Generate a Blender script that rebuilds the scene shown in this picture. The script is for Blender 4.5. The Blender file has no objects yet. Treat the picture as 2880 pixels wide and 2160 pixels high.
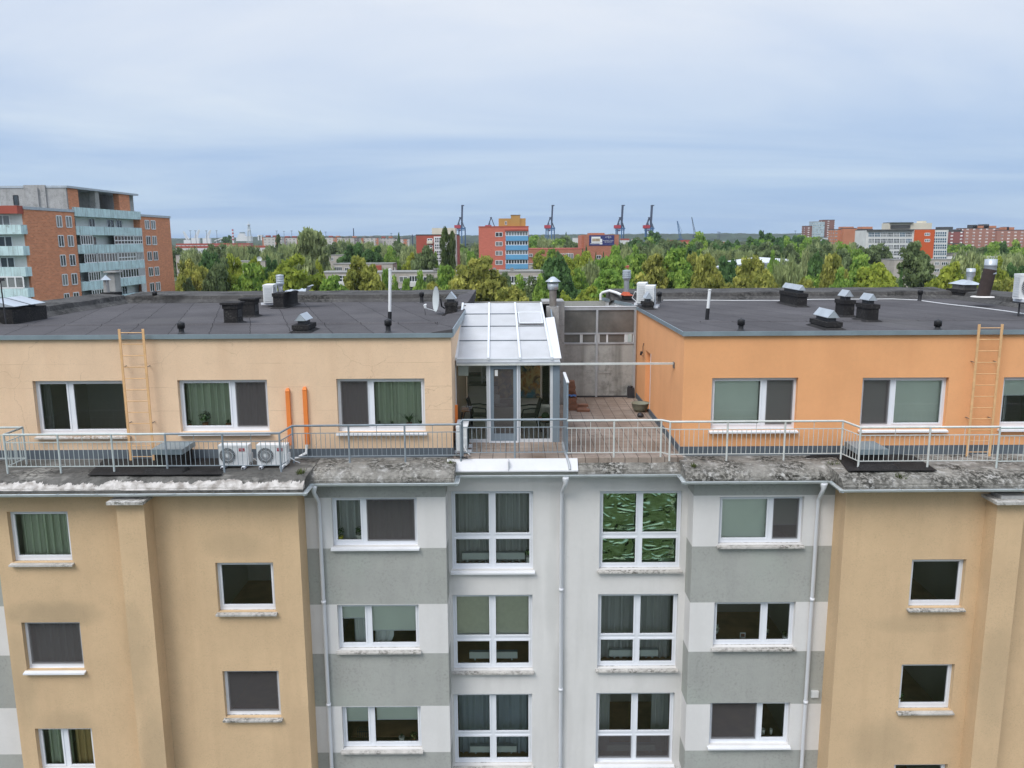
import bpy, math, random
import numpy as np
from mathutils import Vector, Matrix, noise
random.seed(11)
S = bpy.context.scene
COL = S.collection
PI = math.pi
GROUND = -23.5          # the camera hovers at z = 0, the street lies 23.5 m lower
# ------------------------------------------------------------------ camera
F, CX, CY = 2290.0, 1440.0, 1080.0
PITCH, ROLL = math.radians(10.1), math.radians(0.32)
CAMR = Matrix.Rotation(PI / 2 - PITCH, 3, 'X') @ Matrix.Rotation(-ROLL, 3, 'Z')
cam = bpy.data.cameras.new('camera'); camo = bpy.data.objects.new('camera', cam); COL.objects.link(camo)
camo.matrix_world = CAMR.to_4x4()
cam.sensor_width = 36.0; cam.lens = F / 2880.0 * 36.0; cam.clip_start = 0.1; cam.clip_end = 20000
S.camera = camo

def ray(px, py):
    return CAMR @ Vector(((px - CX) / F, -(py - CY) / F, -1.0))
def P(px, py, Y):
    d = ray(px, py); return d * (Y / d.y)
def G(px, py, z):
    d = ray(px, py); return d * (z / d.z)

# ------------------------------------------------------------------ mesh helpers
ORG = {}
class MB:
    def __init__(s): s.v = []; s.f = []; s.m = []; s.s = []
    def add(s, vs, fs, mi=0, sm=False):
        n = len(s.v); s.v += [Vector(v) for v in vs]
        for f in fs:
            s.f.append([i + n for i in f]); s.m.append(mi); s.s.append(sm)
        return s
    def quad(s, a, b, c, d, mi=0): return s.add([a, b, c, d], [(0, 1, 2, 3)], mi)
    def box(s, x0, x1, y0, y1, z0, z1, mi=0):
        return s.add([(x0,y0,z0),(x1,y0,z0),(x1,y1,z0),(x0,y1,z0),(x0,y0,z1),(x1,y0,z1),(x1,y1,z1),(x0,y1,z1)],
              [(3,2,1,0),(4,5,6,7),(0,1,5,4),(1,2,6,5),(2,3,7,6),(3,0,4,7)], mi)
    def hexa(s, low, high, mi=0):
        return s.add(list(low) + list(high), [(3,2,1,0),(4,5,6,7),(0,1,5,4),(1,2,6,5),(2,3,7,6),(3,0,4,7)], mi)
    def ext(s, poly, off, mi=0):
        n = len(poly); off = Vector(off); a = [Vector(p) for p in poly]; b = [p + off for p in a]
        return s.add(a + b, [tuple(range(n))[::-1], tuple(range(n, 2 * n))] + [(i, (i + 1) % n, n + (i + 1) % n, n + i) for i in range(n)], mi)
    def tube(s, p0, p1, r, n=8, r1=None, mi=0, cap=True):
        p0 = Vector(p0); p1 = Vector(p1); r1 = r if r1 is None else r1
        d = (p1 - p0).normalized(); u = d.orthogonal().normalized(); w = d.cross(u)
        vs = []
        for p, q in ((p0, r), (p1, r1)):
            for k in range(n):
                a = 2 * PI * k / n; vs.append(p + (u * math.cos(a) + w * math.sin(a)) * q)
        fs = [(k, (k + 1) % n, n + (k + 1) % n, n + k) for k in range(n)]
        s.add(vs, fs, mi, True)
        if cap: s.add(vs, [tuple(range(n))[::-1], tuple(range(n, 2 * n))], mi)
        return s
    def path(s, pts, r, n=6, mi=0):
        pts = [Vector(p) for p in pts]; vs = []; u = None
        for i, p in enumerate(pts):
            d = ((pts[min(i + 1, len(pts) - 1)] - pts[max(i - 1, 0)])).normalized()
            u = d.orthogonal().normalized() if u is None else (u - d * u.dot(d)).normalized()
            w = d.cross(u)
            for k in range(n):
                a = 2 * PI * k / n; vs.append(p + (u * math.cos(a) + w * math.sin(a)) * r)
        L = len(pts)
        fs = [(i * n + k, i * n + (k + 1) % n, (i + 1) * n + (k + 1) % n, (i + 1) * n + k) for i in range(L - 1) for k in range(n)]
        s.add(vs, fs, mi, True)
        s.add(vs[:n], [tuple(range(n))[::-1]], mi); s.add(vs[-n:], [tuple(range(n))], mi)
        return s
    def lathe(s, prof, c, n=18, mi=0, sm=True):
        c = Vector(c); vs = []
        for r, z in prof:
            for k in range(n):
                a = 2 * PI * k / n; vs.append(c + Vector((r * math.cos(a), r * math.sin(a), z)))
        fs = [(i * n + k, i * n + (k + 1) % n, (i + 1) * n + (k + 1) % n, (i + 1) * n + k) for i in range(len(prof) - 1) for k in range(n)]
        return s.add(vs, fs, mi, sm)
    def build(s, name, mats, parent=None, label=None):
        me = bpy.data.meshes.new(name)
        o0 = ORG.get(parent.name, Vector()) if parent else Vector()
        me.from_pydata([tuple(v - o0) for v in s.v], [], s.f)
        if not isinstance(mats, (list, tuple)): mats = [mats]
        for m in mats: me.materials.append(m)
        me.polygons.foreach_set('material_index', s.m)
        me.polygons.foreach_set('use_smooth', s.s)
        me.update()
        o = bpy.data.objects.new(name, me); COL.objects.link(o)
        if parent: o.parent = parent; ORG[o.name] = o0
        if label: o['label'] = label
        return o

def tag(o, label, cat, group=None, kind=None):
    o['label'] = label; o['category'] = cat
    if group: o['group'] = group
    if kind: o['kind'] = kind
    return o
def thing(name, label, cat, loc=(0, 0, 0), group=None):
    o = bpy.data.objects.new(name, None); COL.objects.link(o)
    o.location = loc; o.empty_display_size = .2; ORG[o.name] = Vector(loc)
    return tag(o, label, cat, group)
def struct(o):
    o['kind'] = 'structure'; return o
def dup(o, parent=None, loc=None, rz=None, sc=None, label=None, group=None):
    """copy a thing with its parts and sub-parts (shared meshes)"""
    c = o.copy(); COL.objects.link(c)
    if parent: c.parent = parent
    if loc is not None: c.location = loc
    if rz is not None: c.rotation_euler = (0, 0, rz)
    if sc is not None: c.scale = sc
    if label: c['label'] = label
    if group: c['group'] = group
    for ch in list(o.children): dup(ch, c)
    return c
def text_mesh(body, size, mat, name, M4, parent=None, ext=.004):
    cu = bpy.data.curves.new(name, 'FONT'); cu.body = body; cu.size = size; cu.extrude = ext
    cu.align_x = 'CENTER'; cu.align_y = 'CENTER'; cu.resolution_u = 3
    t = bpy.data.objects.new(name, cu); COL.objects.link(t)
    bpy.context.view_layer.update()
    me = bpy.data.meshes.new_from_object(t.evaluated_get(bpy.context.evaluated_depsgraph_get()))
    bpy.data.objects.remove(t); bpy.data.curves.remove(cu)
    o0 = ORG.get(parent.name, Vector()) if parent else Vector()
    me.transform(Matrix.Translation(-o0) @ M4); me.materials.clear(); me.materials.append(mat)
    o = bpy.data.objects.new(name, me); COL.objects.link(o)
    if parent: o.parent = parent; ORG[o.name] = o0
    return o
FRONT = Matrix.Rotation(PI / 2, 4, 'X')      # text lying in x-z, read from -y

# ------------------------------------------------------------------ materials
def lin(r, g, b):
    f = lambda c: (c / 255 / 12.92) if c / 255 <= .04045 else ((c / 255 + .055) / 1.055) ** 2.4
    return (f(r), f(g), f(b), 1)
def nodes(name):
    m = bpy.data.materials.new(name); m.use_nodes = True
    nt = m.node_tree; nt.nodes.clear()
    out = nt.nodes.new('ShaderNodeOutputMaterial')
    return m, nt, out
def N(nt, t, **kw):
    n = nt.nodes.new('ShaderNode' + t)
    for k, v in kw.items():
        if k in n.inputs.keys(): n.inputs[k].default_value = v
        else: setattr(n, k, v)
    return n
def mixc(nt, fac, a, b, blend='MIX'):
    n = N(nt, 'MixRGB', blend_type=blend)
    for i, v in enumerate((fac, a, b)):
        if hasattr(v, 'links'): nt.links.new(v, n.inputs[i])
        else: n.inputs[i].default_value = v
    return n.outputs[0]
def noise_fac(nt, pos, scale, lo, hi, stretch=(1, 1, 1), detail=4, rough=.55, dist=0):
    mp = N(nt, 'Mapping'); mp.inputs['Scale'].default_value = stretch; nt.links.new(pos, mp.inputs['Vector'])
    tx = N(nt, 'TexNoise', Scale=scale, Detail=detail, Roughness=rough, Distortion=dist); nt.links.new(mp.outputs[0], tx.inputs['Vector'])
    mr = N(nt, 'MapRange'); mr.inputs['From Min'].default_value = lo; mr.inputs['From Max'].default_value = hi
    nt.links.new(tx.outputs['Fac'], mr.inputs['Value']); return mr.outputs[0]
def math_(nt, op, a, b=0.0):
    n = N(nt, 'Math', operation=op)
    for i, v in enumerate((a, b)):
        if hasattr(v, 'links'): nt.links.new(v, n.inputs[i])
        else: n.inputs[i].default_value = v
    return n.outputs[0]
def MAT(name, col, rough=.8, var=.10, scale=1.5, streak=0, streakcol=None, speck=0, speckcol=(.05,.05,.045,1), sscale=14, slo=.5, shi=.62,
        bump=0, bscale=90, metal=0, spec=.3, patch=None, pscale=.6, plo=.5, phi=.6, extra=None):
    m, nt, out = nodes(name)
    b = N(nt, 'BsdfPrincipled'); b.inputs['Roughness'].default_value = rough; b.inputs['Metallic'].default_value = metal
    b.inputs['Specular IOR Level'].default_value = spec
    nt.links.new(b.outputs[0], out.inputs[0])
    pos = N(nt, 'NewGeometry').outputs['Position']
    c = Vector(col[:3])
    lo = tuple(c * (1 - var)) + (1,); hi = tuple(min(x, .95) for x in c * (1 + var)) + (1,)
    cc = mixc(nt, noise_fac(nt, pos, scale, .3, .7, detail=6), lo, hi)
    cc = mixc(nt, noise_fac(nt, pos, scale * 14, .25, .75), cc, mixc(nt, 1.0, cc, (1 - var * .7,) * 3 + (1,), 'MULTIPLY')) if var else cc
    if streak:
        f = noise_fac(nt, pos, 2.2, .5, .8, stretch=(1, 1, .09), detail=5)
        cc = mixc(nt, math_(nt, 'MULTIPLY', f, streak), cc, streakcol or (.1, .1, .09, 1))
    if patch:
        cc = mixc(nt, noise_fac(nt, pos, pscale, plo, phi, detail=6), cc, patch)
    if speck:
        f = noise_fac(nt, pos, sscale, slo, shi, detail=8, rough=.7)
        f2 = noise_fac(nt, pos, sscale * .12, .35, .6)
        cc = mixc(nt, math_(nt, 'MULTIPLY', math_(nt, 'MULTIPLY', f, f2), speck), cc, speckcol)
    if extra: cc = extra(nt, pos, cc)
    nt.links.new(cc, b.inputs['Base Color'])
    if bump:
        tx = N(nt, 'TexNoise', Scale=bscale, Detail=5.0); nt.links.new(pos, tx.inputs['Vector'])
        bp = N(nt, 'Bump', Strength=bump, Distance=.02); nt.links.new(tx.outputs['Fac'], bp.inputs['Height'])
        nt.links.new(bp.outputs[0], b.inputs['Normal'])
    return m
def axis(nt, pos, which):
    sp = N(nt, 'SeparateXYZ'); nt.links.new(pos, sp.inputs[0]); return sp.outputs[which]
def grid_line(nt, coord, period, width, off=0.0):
    """1 on thin lines every period"""
    a = math_(nt, 'ADD', coord, off); a = math_(nt, 'DIVIDE', a, period); a = math_(nt, 'FRACT', a)
    return math_(nt, 'LESS_THAN', a, width / period)
def brick_extra(c2, mort=(.42, .38, .34, 1), scale=1.0, rowh=.075, w=.25, ax='xz'):
    def f(nt, pos, cc):
        sp = N(nt, 'SeparateXYZ'); nt.links.new(pos, sp.inputs[0]); cb = N(nt, 'CombineXYZ')
        u = math_(nt, 'ADD', sp.outputs[0], sp.outputs[1])
        nt.links.new(u, cb.inputs[0]); nt.links.new(sp.outputs[2], cb.inputs[1])
        bt = N(nt, 'TexBrick', Scale=scale); bt.inputs['Brick Width'].default_value = w; bt.inputs['Row Height'].default_value = rowh
        bt.inputs['Mortar Size'].default_value = .012; bt.inputs['Mortar'].default_value = mort; bt.inputs['Color2'].default_value = c2
        nt.links.new(cb.outputs[0], bt.inputs['Vector']); nt.links.new(cc, bt.inputs['Color1'])
        return bt.outputs[0]
    return f
def pattern_extra(win, pw, ph, fw, fh, band=None):
    """far facades: rows of windows as surface pattern"""
    def f(nt, pos, cc):
        sp = N(nt, 'SeparateXYZ'); nt.links.new(pos, sp.inputs[0])
        u = math_(nt, 'ADD', sp.outputs[0], sp.outputs[1])
        a = math_(nt, 'MULTIPLY', grid_line(nt, u, pw, fw * pw), grid_line(nt, sp.outputs[2], ph, fh * ph))
        tx = N(nt, 'TexWhiteNoise'); 
        g = N(nt, 'NewGeometry'); 
        sep = N(nt, 'SeparateXYZ'); nt.links.new(g.outputs['Normal'], sep.inputs[0])
        vert = math_(nt, 'LESS_THAN', math_(nt, 'ABSOLUTE', sep.outputs[2]), .5)
        if band:
            cc = mixc(nt, math_(nt, 'MULTIPLY', grid_line(nt, u, band[1], band[2]), vert), cc, band[0])
        f2 = noise_fac(nt, pos, .45, .3, .7, detail=1)
        wc = mixc(nt, f2, win, tuple(min(1, x * 3 + .12) for x in win[:3]) + (1,))
        return mixc(nt, math_(nt, 'MULTIPLY', a, vert), cc, wc)
    return f
def stains(col, amt):
    return dict(streak=amt, streakcol=col)

def cracks(nt, pos, cc, col, amt, sc=.55):
    mp = N(nt, 'Mapping'); mp.inputs['Scale'].default_value = (1, 1, 1.25); nt.links.new(pos, mp.inputs[0])
    tx = N(nt, 'TexNoise', Scale=3.0, Detail=5.0); nt.links.new(pos, tx.inputs['Vector'])
    ad = N(nt, 'VectorMath', operation='MULTIPLY_ADD'); nt.links.new(tx.outputs['Color'], ad.inputs[0]); ad.inputs[1].default_value = (.35, .35, .35); nt.links.new(mp.outputs[0], ad.inputs[2])
    vo = N(nt, 'TexVoronoi', feature='DISTANCE_TO_EDGE', Scale=sc); nt.links.new(ad.outputs[0], vo.inputs['Vector'])
    l = math_(nt, 'LESS_THAN', vo.outputs['Distance'], .0028)
    msk = noise_fac(nt, pos, .42, .50, .56, detail=2)
    return mixc(nt, math_(nt, 'MULTIPLY', math_(nt, 'MULTIPLY', l, msk), amt), cc, col)
def courses(nt, pos, cc, col, amt, per=.6):
    z = math_(nt, 'ADD', axis(nt, pos, 2), math_(nt, 'MULTIPLY', noise_fac(nt, pos, 2.0, 0, 1), .03))
    l = math_(nt, 'MULTIPLY', grid_line(nt, z, per, .02), noise_fac(nt, pos, 1.1, .45, .6, stretch=(1, 1, .4)))
    return mixc(nt, math_(nt, 'MULTIPLY', l, amt), cc, col)
def blobs(nt, pos, cc, lst, col):
    sp = N(nt, 'SeparateXYZ'); nt.links.new(pos, sp.inputs[0])
    wob = math_(nt, 'MULTIPLY', math_(nt, 'SUBTRACT', noise_fac(nt, pos, 2.5, 0, 1, detail=6), .5), .9)
    tot = None
    for x, z, rx, rz, s_ in lst:
        a = math_(nt, 'DIVIDE', math_(nt, 'SUBTRACT', sp.outputs[0], x), rx); b = math_(nt, 'DIVIDE', math_(nt, 'SUBTRACT', sp.outputs[2], z), rz)
        d = math_(nt, 'ADD', math_(nt, 'ADD', math_(nt, 'MULTIPLY', a, a), math_(nt, 'MULTIPLY', b, b)), wob)
        mr = N(nt, 'MapRange', interpolation_type='SMOOTHSTEP'); mr.inputs['From Min'].default_value = 1.2; mr.inputs['From Max'].default_value = 0; mr.inputs['To Max'].default_value = s_
        nt.links.new(d, mr.inputs['Value']); tot = mr.outputs[0] if tot is None else math_(nt, 'MAXIMUM', tot, mr.outputs[0])
    return mixc(nt, tot, cc, col)
M = {}
# facades
M['peach'] = MAT('peach_stucco', (.77, .555, .375), .9, .07, .8, .35, (.62, .40, .25, 1), .35, (.50, .36, .24, 1), 30, bump=.5, bscale=70, extra=lambda nt, pos, cc: cracks(nt, pos, courses(nt, pos, cc, (.55, .37, .24, 1), .5), (.38, .25, .16, 1), .42, .6))
M['orange'] = MAT('orange_stucco', (.78, .385, .178), .9, .06, .7, .30, (.64, .29, .13, 1), .25, (.56, .31, .16, 1), 30, bump=.35, bscale=70)
M['yellow'] = MAT('ochre_stucco', (.63, .45, .272), .9, .07, .6, .40, (.46, .315, .19, 1), .4, (.40, .30, .19, 1), 22, bump=.5, bscale=70, extra=lambda nt, pos, cc: blobs(nt, pos, cc, [(-11.15, -8.92, 1.35, .42, .5), (-9.1, -9.6, .5, 1.5, .3), (-8.75, -12.4, .4, 1.6, .35), (-11.2, -11.9, .9, .5, .3), (-6.6, -7.2, .9, .4, .25), (9.2, -12.6, .9, .9, .35), (11.6, -10.5, .5, 1.6, .3), (9.8, -9.3, 1.2, .3, .25), (-12.1, -10.6, .4, 1.5, .3)], (.30, .235, .15, 1)))
M['white'] = MAT('white_stucco', (.655, .64, .62), .9, .05, .6, .40, (.42, .41, .39, 1), .2, (.3, .3, .29, 1), 9, .6, .7, bump=.25, bscale=80, extra=lambda nt, pos, cc: blobs(nt, pos, cc, [(1.0, -9.0, .22, 1.7, .3), (1.25, -11.6, .25, 1.5, .35), (1.05, -7.0, .15, 1.0, .2), (-1.55, -7.8, .10, .6, .35), (.35, -9.5, .25, 1.2, .18)], (.40, .40, .385, 1)))
M['band'] = MAT('pale_band_stucco', (.67, .655, .64), .9, .05, .9, .25, (.5, .49, .47, 1), 0, bump=.25, bscale=80)
M['grey'] = MAT('grey_green_stucco', (.37, .375, .35), .9, .07, .8, .45, (.28, .285, .27, 1), .2, bump=.35, bscale=70, patch=(.375, .405, .365, 1), pscale=.45, plo=.55, phi=.8)
M['plinth'] = MAT('slate_plinth', (.105, .125, .145), .7, .10, 2, .2, (.2, .2, .2, 1))
def seams(nt, pos, cc):
    u = math_(nt, 'ADD', axis(nt, pos, 0), math_(nt, 'MULTIPLY', axis(nt, pos, 1), .32))
    wob = noise_fac(nt, pos, 1.3, 0, 1); u = math_(nt, 'ADD', u, math_(nt, 'MULTIPLY', wob, .12))
    l = grid_line(nt, u, 1.02, .022)
    t = math_(nt, 'FRACT', math_(nt, 'MULTIPLY', math_(nt, 'FLOOR', math_(nt, 'DIVIDE', u, 1.02)), .377))
    cc = mixc(nt, math_(nt, 'MULTIPLY', t, .35), cc, (.058, .055, .058, 1))
    return mixc(nt, math_(nt, 'MULTIPLY', l, .8), cc, (.014, .0135, .014, 1))
M['roof'] = MAT('bitumen_roof', (.092, .087, .091), .95, .2, .5, speck=.6, speckcol=(.15, .142, .135, 1), sscale=26, bump=.3, bscale=160, spec=.08, patch=(.10, .095, .096, 1), pscale=.35, plo=.56, phi=.66, extra=seams)
M['bitumen'] = MAT('bitumen_felt', (.028, .027, .028), .95, .25, 2, speck=.5, speckcol=(.10, .095, .085, 1), sscale=18, bump=.4, bscale=120, streak=.3, streakcol=(.05,.047,.044,1), spec=.12)
M['parapet'] = MAT('parapet_felt', (.075, .072, .07), .95, .22, 2.2, spec=.12, speck=.85, speckcol=(.14, .135, .125, 1), sscale=9, slo=.45, shi=.65, bump=.5, bscale=60, patch=(.032,.031,.03,1), pscale=1.1, plo=.5, phi=.62)
M['patchfelt'] = MAT('black_patch_felt', (.016, .015, .015), .85, .3, 3, speck=.4, speckcol=(.09, .085, .08, 1), sscale=30, bump=.3)
M['flash'] = MAT('grey_metal_flashing', (.235, .29, .32), .45, .12, 1.5, .3, (.15, .18, .2, 1), metal=.25)
M['gutter'] = MAT('pale_metal_gutter', (.55, .59, .60), .4, .1, 2, .2, (.3, .3, .3, 1), metal=.3)
M['pipe'] = MAT('white_downpipe', (.66, .67, .70), .5, .04, 2, .12, (.4, .4, .4, 1))
M['ledge'] = MAT('lichen_concrete', (.265, .252, .225), .95, .25, 1.6, speck=1.0, speckcol=(.04, .038, .032, 1), sscale=12, slo=.42, shi=.54, bump=.8, bscale=35, patch=(.40, .39, .365, 1), pscale=4.0, plo=.52, phi=.66)
M['ledged'] = MAT('dirty_dark_concrete', (.125, .12, .11), .95, .3, 1.6, speck=.9, speckcol=(.035, .034, .03, 1), sscale=9, slo=.46, shi=.6, bump=.8, bscale=40, patch=(.27, .26, .235, 1), pscale=1.2, plo=.56, phi=.68)
M['limewash'] = MAT('white_limewash', (.64, .61, .58), .9, .08, 3, .35, (.38, .36, .33, 1), .3, (.3, .28, .25, 1), 8, bump=.5, bscale=40)
M['fascia'] = MAT('stained_fascia', (.40, .40, .39), .8, .2, 3, .8, (.12, .12, .12, 1), bump=.3)
M['sillw'] = MAT('white_metal_sill', (.72, .73, .75), .5, .04, 2, .1, (.5, .5, .5, 1))
M['sillc'] = MAT('weathered_sill', (.52, .50, .47), .9, .15, 3, speck=.95, speckcol=(.10, .095, .08, 1), sscale=12, slo=.45, shi=.58, bump=.4)
M['sillp'] = MAT('peeling_sill', (.60, .57, .53), .9, .1, 3, speck=1, speckcol=(.24, .14, .07, 1), sscale=16, slo=.46, shi=.53, bump=.5)
M['upvc'] = MAT('white_window_plastic', (.72, .74, .78), .35, .03, 2)
M['upvc2'] = MAT('dull_white_frame', (.60, .62, .63), .5, .06, 2)
M['rail_grey'] = MAT('blue_grey_rail_paint', (.25, .29, .32), .5, .12, 6)
M['rail_white'] = MAT('chalky_white_rail_paint', (.55, .57, .545), .6, .1, 6, speck=.8, speckcol=(.22, .12, .06, 1), sscale=30, slo=.6, shi=.66)
M['rail_pale'] = MAT('pale_green_rail_paint', (.47, .52, .51), .6, .1, 6, speck=.5, speckcol=(.2, .15, .1, 1), sscale=30, slo=.6, shi=.66)
M['ladder'] = MAT('ladder_paint', (.70, .43, .215), .6, .12, 5, speck=.4, speckcol=(.3, .16, .06, 1), sscale=40)
M['conduit'] = MAT('orange_conduit', (.75, .22, .05), .6, .06, 3)
M['black'] = MAT('black_plastic', (.02, .02, .022), .45, .1, 3)
M['blackmetal'] = MAT('dark_metal', (.05, .05, .055), .5, .1, 3, metal=.3)
M['galv'] = MAT('galvanised_sheet', (.44, .48, .515), .4, .12, 2.5, .25, (.36, .4, .43, 1), metal=.35)
M['steel'] = MAT('stainless_flue', (.50, .50, .51), .3, .12, 5, metal=.75)
M['rust'] = MAT('sooty_flue', (.23, .21, .19), .6, .3, 5, .6, (.07, .055, .045, 1), metal=.3)
M['brownpipe'] = MAT('brown_insulated_pipe', (.052, .038, .035), .9, .15, 6, bump=.6, bscale=60)
M['acwhite'] = MAT('white_appliance_paint', (.70, .71, .71), .4, .03, 2)
M['coil'] = MAT('dark_coil_fins', (.03, .05, .055), .5, .3, 40)
M['red'] = MAT('red_badge', (.33, .012, .03), .5, .05, 2)
M['concrete'] = MAT('bare_concrete', (.34, .335, .325), .95, .14, 1.4, .5, (.16, .155, .15, 1), .6, (.1, .1, .095, 1), 6, bump=.5, bscale=40)
M['panel'] = MAT('grey_painted_panel', (.36, .365, .35), .9, .14, 1.1, .9, (.12, .12, .11, 1), .9, (.06, .06, .055, 1), 3, .46, .66, bump=.3)
M['poly'] = None
M['bluegrey'] = MAT('blue_grey_sheet', (.20, .245, .285), .5, .07, 1.5, .25, (.15, .18, .2, 1))
M['alu'] = MAT('white_aluminium', (.62, .64, .66), .4, .06, 3, metal=.1)
M['alud'] = MAT('dull_aluminium', (.38, .40, .42), .45, .1, 3, .3, (.22, .2, .18, 1), metal=.2)
M['whitesheet'] = MAT('white_coated_sheet', (.60, .60, .61), .45, .05, 1.2, .3, (.5, .5, .5, 1), .15, (.4, .3, .25, 1), 3, .55, .7)
M['siding'] = MAT('white_siding', (.62, .62, .61), .6, .05, 1.2, .3, (.42, .41, .4, 1), extra=lambda nt, pos, cc: mixc(nt, math_(nt, 'MULTIPLY', grid_line(nt, axis(nt, pos, 1), .3, .02), .5), cc, (.3, .3, .3, 1)))
def tiles(c2, period, width, dark):
    def f(nt, pos, cc):
        x = axis(nt, pos, 0); y = axis(nt, pos, 1)
        l = math_(nt, 'MAXIMUM', grid_line(nt, x, period, width, 50), grid_line(nt, y, period, width, 50))
        vx = math_(nt, 'FLOOR', math_(nt, 'DIVIDE', math_(nt, 'ADD', x, 50), period)); vy = math_(nt, 'FLOOR', math_(nt, 'DIVIDE', math_(nt, 'ADD', y, 50), period))
        r = math_(nt, 'FRACT', math_(nt, 'MULTIPLY', math_(nt, 'SINE', math_(nt, 'ADD', math_(nt, 'MULTIPLY', vx, 12.99), math_(nt, 'MULTIPLY', vy, 78.2))), 437.5))
        cc = mixc(nt, math_(nt, 'MULTIPLY', r, .4), cc, c2)
        return mixc(nt, l, cc, dark)
    return f
M['tile'] = MAT('tan_terrace_tiles', (.345, .285, .238), .85, .18, 1.2, speck=.7, speckcol=(.13, .10, .075, 1), sscale=6, patch=(.16, .115, .085, 1), pscale=.55, plo=.44, phi=.66, extra=tiles((.24, .185, .15, 1), .33, .018, (.09, .07, .058, 1)))
M['wood'] = MAT('brown_floorboards', (.46, .27, .14), .5, .25, 2)
M['room'] = MAT('room_wall', (.62, .60, .55), .9, .05, 1)
M['roomg'] = MAT('grey_room_floor', (.44, .44, .37), .9, .06, 1)
M['cur_grey'] = MAT('grey_curtain', (.66, .67, .66), .9, .06, 2)
M['cur_green'] = MAT('pale_green_curtain', (.62, .68, .58), .9, .06, 2)
M['cur_dark'] = MAT('dark_grey_curtain', (.34, .34, .34), .9, .08, 2)
M['cur_blue'] = MAT('blue_grey_curtain', (.56, .62, .68), .9, .06, 2)
M['cur_gold'] = MAT('golden_curtain', (.66, .47, .2), .9, .06, 2)
M['cur_white'] = MAT('white_voile', (.80, .82, .80), .9, .04, 2)
M['blind'] = MAT('pale_roller_blind', (.84, .87, .79), .9, .03, 2)
M['blindk'] = MAT('khaki_roller_blind', (.68, .67, .54), .9, .05, 12)
M['radiator'] = MAT('white_radiator', (.66, .70, .66), .5, .03, 2)
M['leaf_in'] = MAT('houseplant_leaf', (.045, .10, .03), .6, .3, 9)
M['pot'] = MAT('clay_pot', (.36, .17, .08), .8, .1, 5)
M['pot_w'] = MAT('white_pot', (.72, .70, .64), .5, .04, 5)
M['pot_y'] = MAT('yellow_pot', (.62, .55, .06), .5, .04, 5)
M['flower'] = MAT('white_petals', (.75, .74, .6), .6, .1, 9)
M['brownstack'] = MAT('old_clay_tiles', (.23, .115, .075), .9, .25, 4, speck=.5, speckcol=(.1, .07, .05, 1), sscale=9)
M['cloth'] = MAT('blue_cloth', (.05, .10, .22), .9, .2, 8)
M['basin'] = MAT('olive_grey_basin', (.22, .225, .17), .6, .12, 4)
M['chair'] = MAT('black_green_plastic', (.012, .018, .014), .4, .1, 4)
M['table'] = MAT('dark_table', (.05, .045, .045), .4, .1, 4)
M['orange_seat'] = MAT('orange_cushion', (.62, .26, .04), .8, .1, 4)
M['paper'] = MAT('white_paper', (.75, .75, .74), .9, .03, 4)
M['dishm'] = MAT('dish_paint', (.52, .56, .56), .5, .04, 2)
M['moss'] = MAT('weed_leaf', (.075, .095, .025), .9, .3, 9)
def picture(nt, pos, cc):
    a = mixc(nt, noise_fac(nt, pos, 1.2, .42, .6, detail=8, dist=1.5), (.02, .05, .05, 1), (.42, .19, .05, 1))
    b = mixc(nt, noise_fac(nt, pos, 3.1, .45, .62, detail=8, dist=2), a, (.5, .38, .16, 1))
    return mixc(nt, noise_fac(nt, pos, .9, .5, .6, detail=6, dist=1), b, (.05, .17, .22, 1))
M['picture'] = MAT('abstract_mural', (.2, .15, .1), .5, 0, 1, extra=picture)

def glass(name, tint, base=.012, gl=1.0):
    m, nt, out = nodes(name)
    tr = N(nt, 'BsdfTransparent', Color=tint); g = N(nt, 'BsdfGlossy', Roughness=.015, Color=(1, 1, 1, 1))
    fr = N(nt, 'Fresnel', IOR=1.52); f = math_(nt, 'ADD', math_(nt, 'MULTIPLY', fr.outputs[0], 1.15 * gl), base)
    mx = N(nt, 'MixShader'); nt.links.new(f, mx.inputs[0]); nt.links.new(tr.outputs[0], mx.inputs[1]); nt.links.new(g.outputs[0], mx.inputs[2])
    nt.links.new(mx.outputs[0], out.inputs[0]); return m
M['glass'] = glass('window_glass', (.92, .96, .93, 1))
M['glassd'] = glass('far_dark_glass', (.2, .24, .25, 1), .1)
def veil(name, col, alpha, trans=0):
    m, nt, out = nodes(name)
    tr = N(nt, 'BsdfTransparent'); d = N(nt, 'BsdfDiffuse', Color=col)
    mx = N(nt, 'MixShader', Fac=alpha); nt.links.new(tr.outputs[0], mx.inputs[1])
    if trans:
        tl = N(nt, 'BsdfTranslucent', Color=col); m2 = N(nt, 'MixShader', Fac=trans)
        nt.links.new(d.outputs[0], m2.inputs[1]); nt.links.new(tl.outputs[0], m2.inputs[2]); nt.links.new(m2.outputs[0], mx.inputs[2])
    else: nt.links.new(d.outputs[0], mx.inputs[2])
    nt.links.new(mx.outputs[0], out.inputs[0]); return m
for k_, c_ in (('cur_grey', (.78, .79, .78, 1)), ('cur_green', (.86, .93, .74, 1)), ('cur_blue', (.66, .73, .80, 1)), ('cur_dark', (.40, .40, .40, 1))): M[k_] = veil('sheer_' + k_, c_, .85 if k_ == 'cur_green' else .72, .25)
M['screen'] = veil('insect_mesh', (.10, .093, .093, 1), .64)
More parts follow.
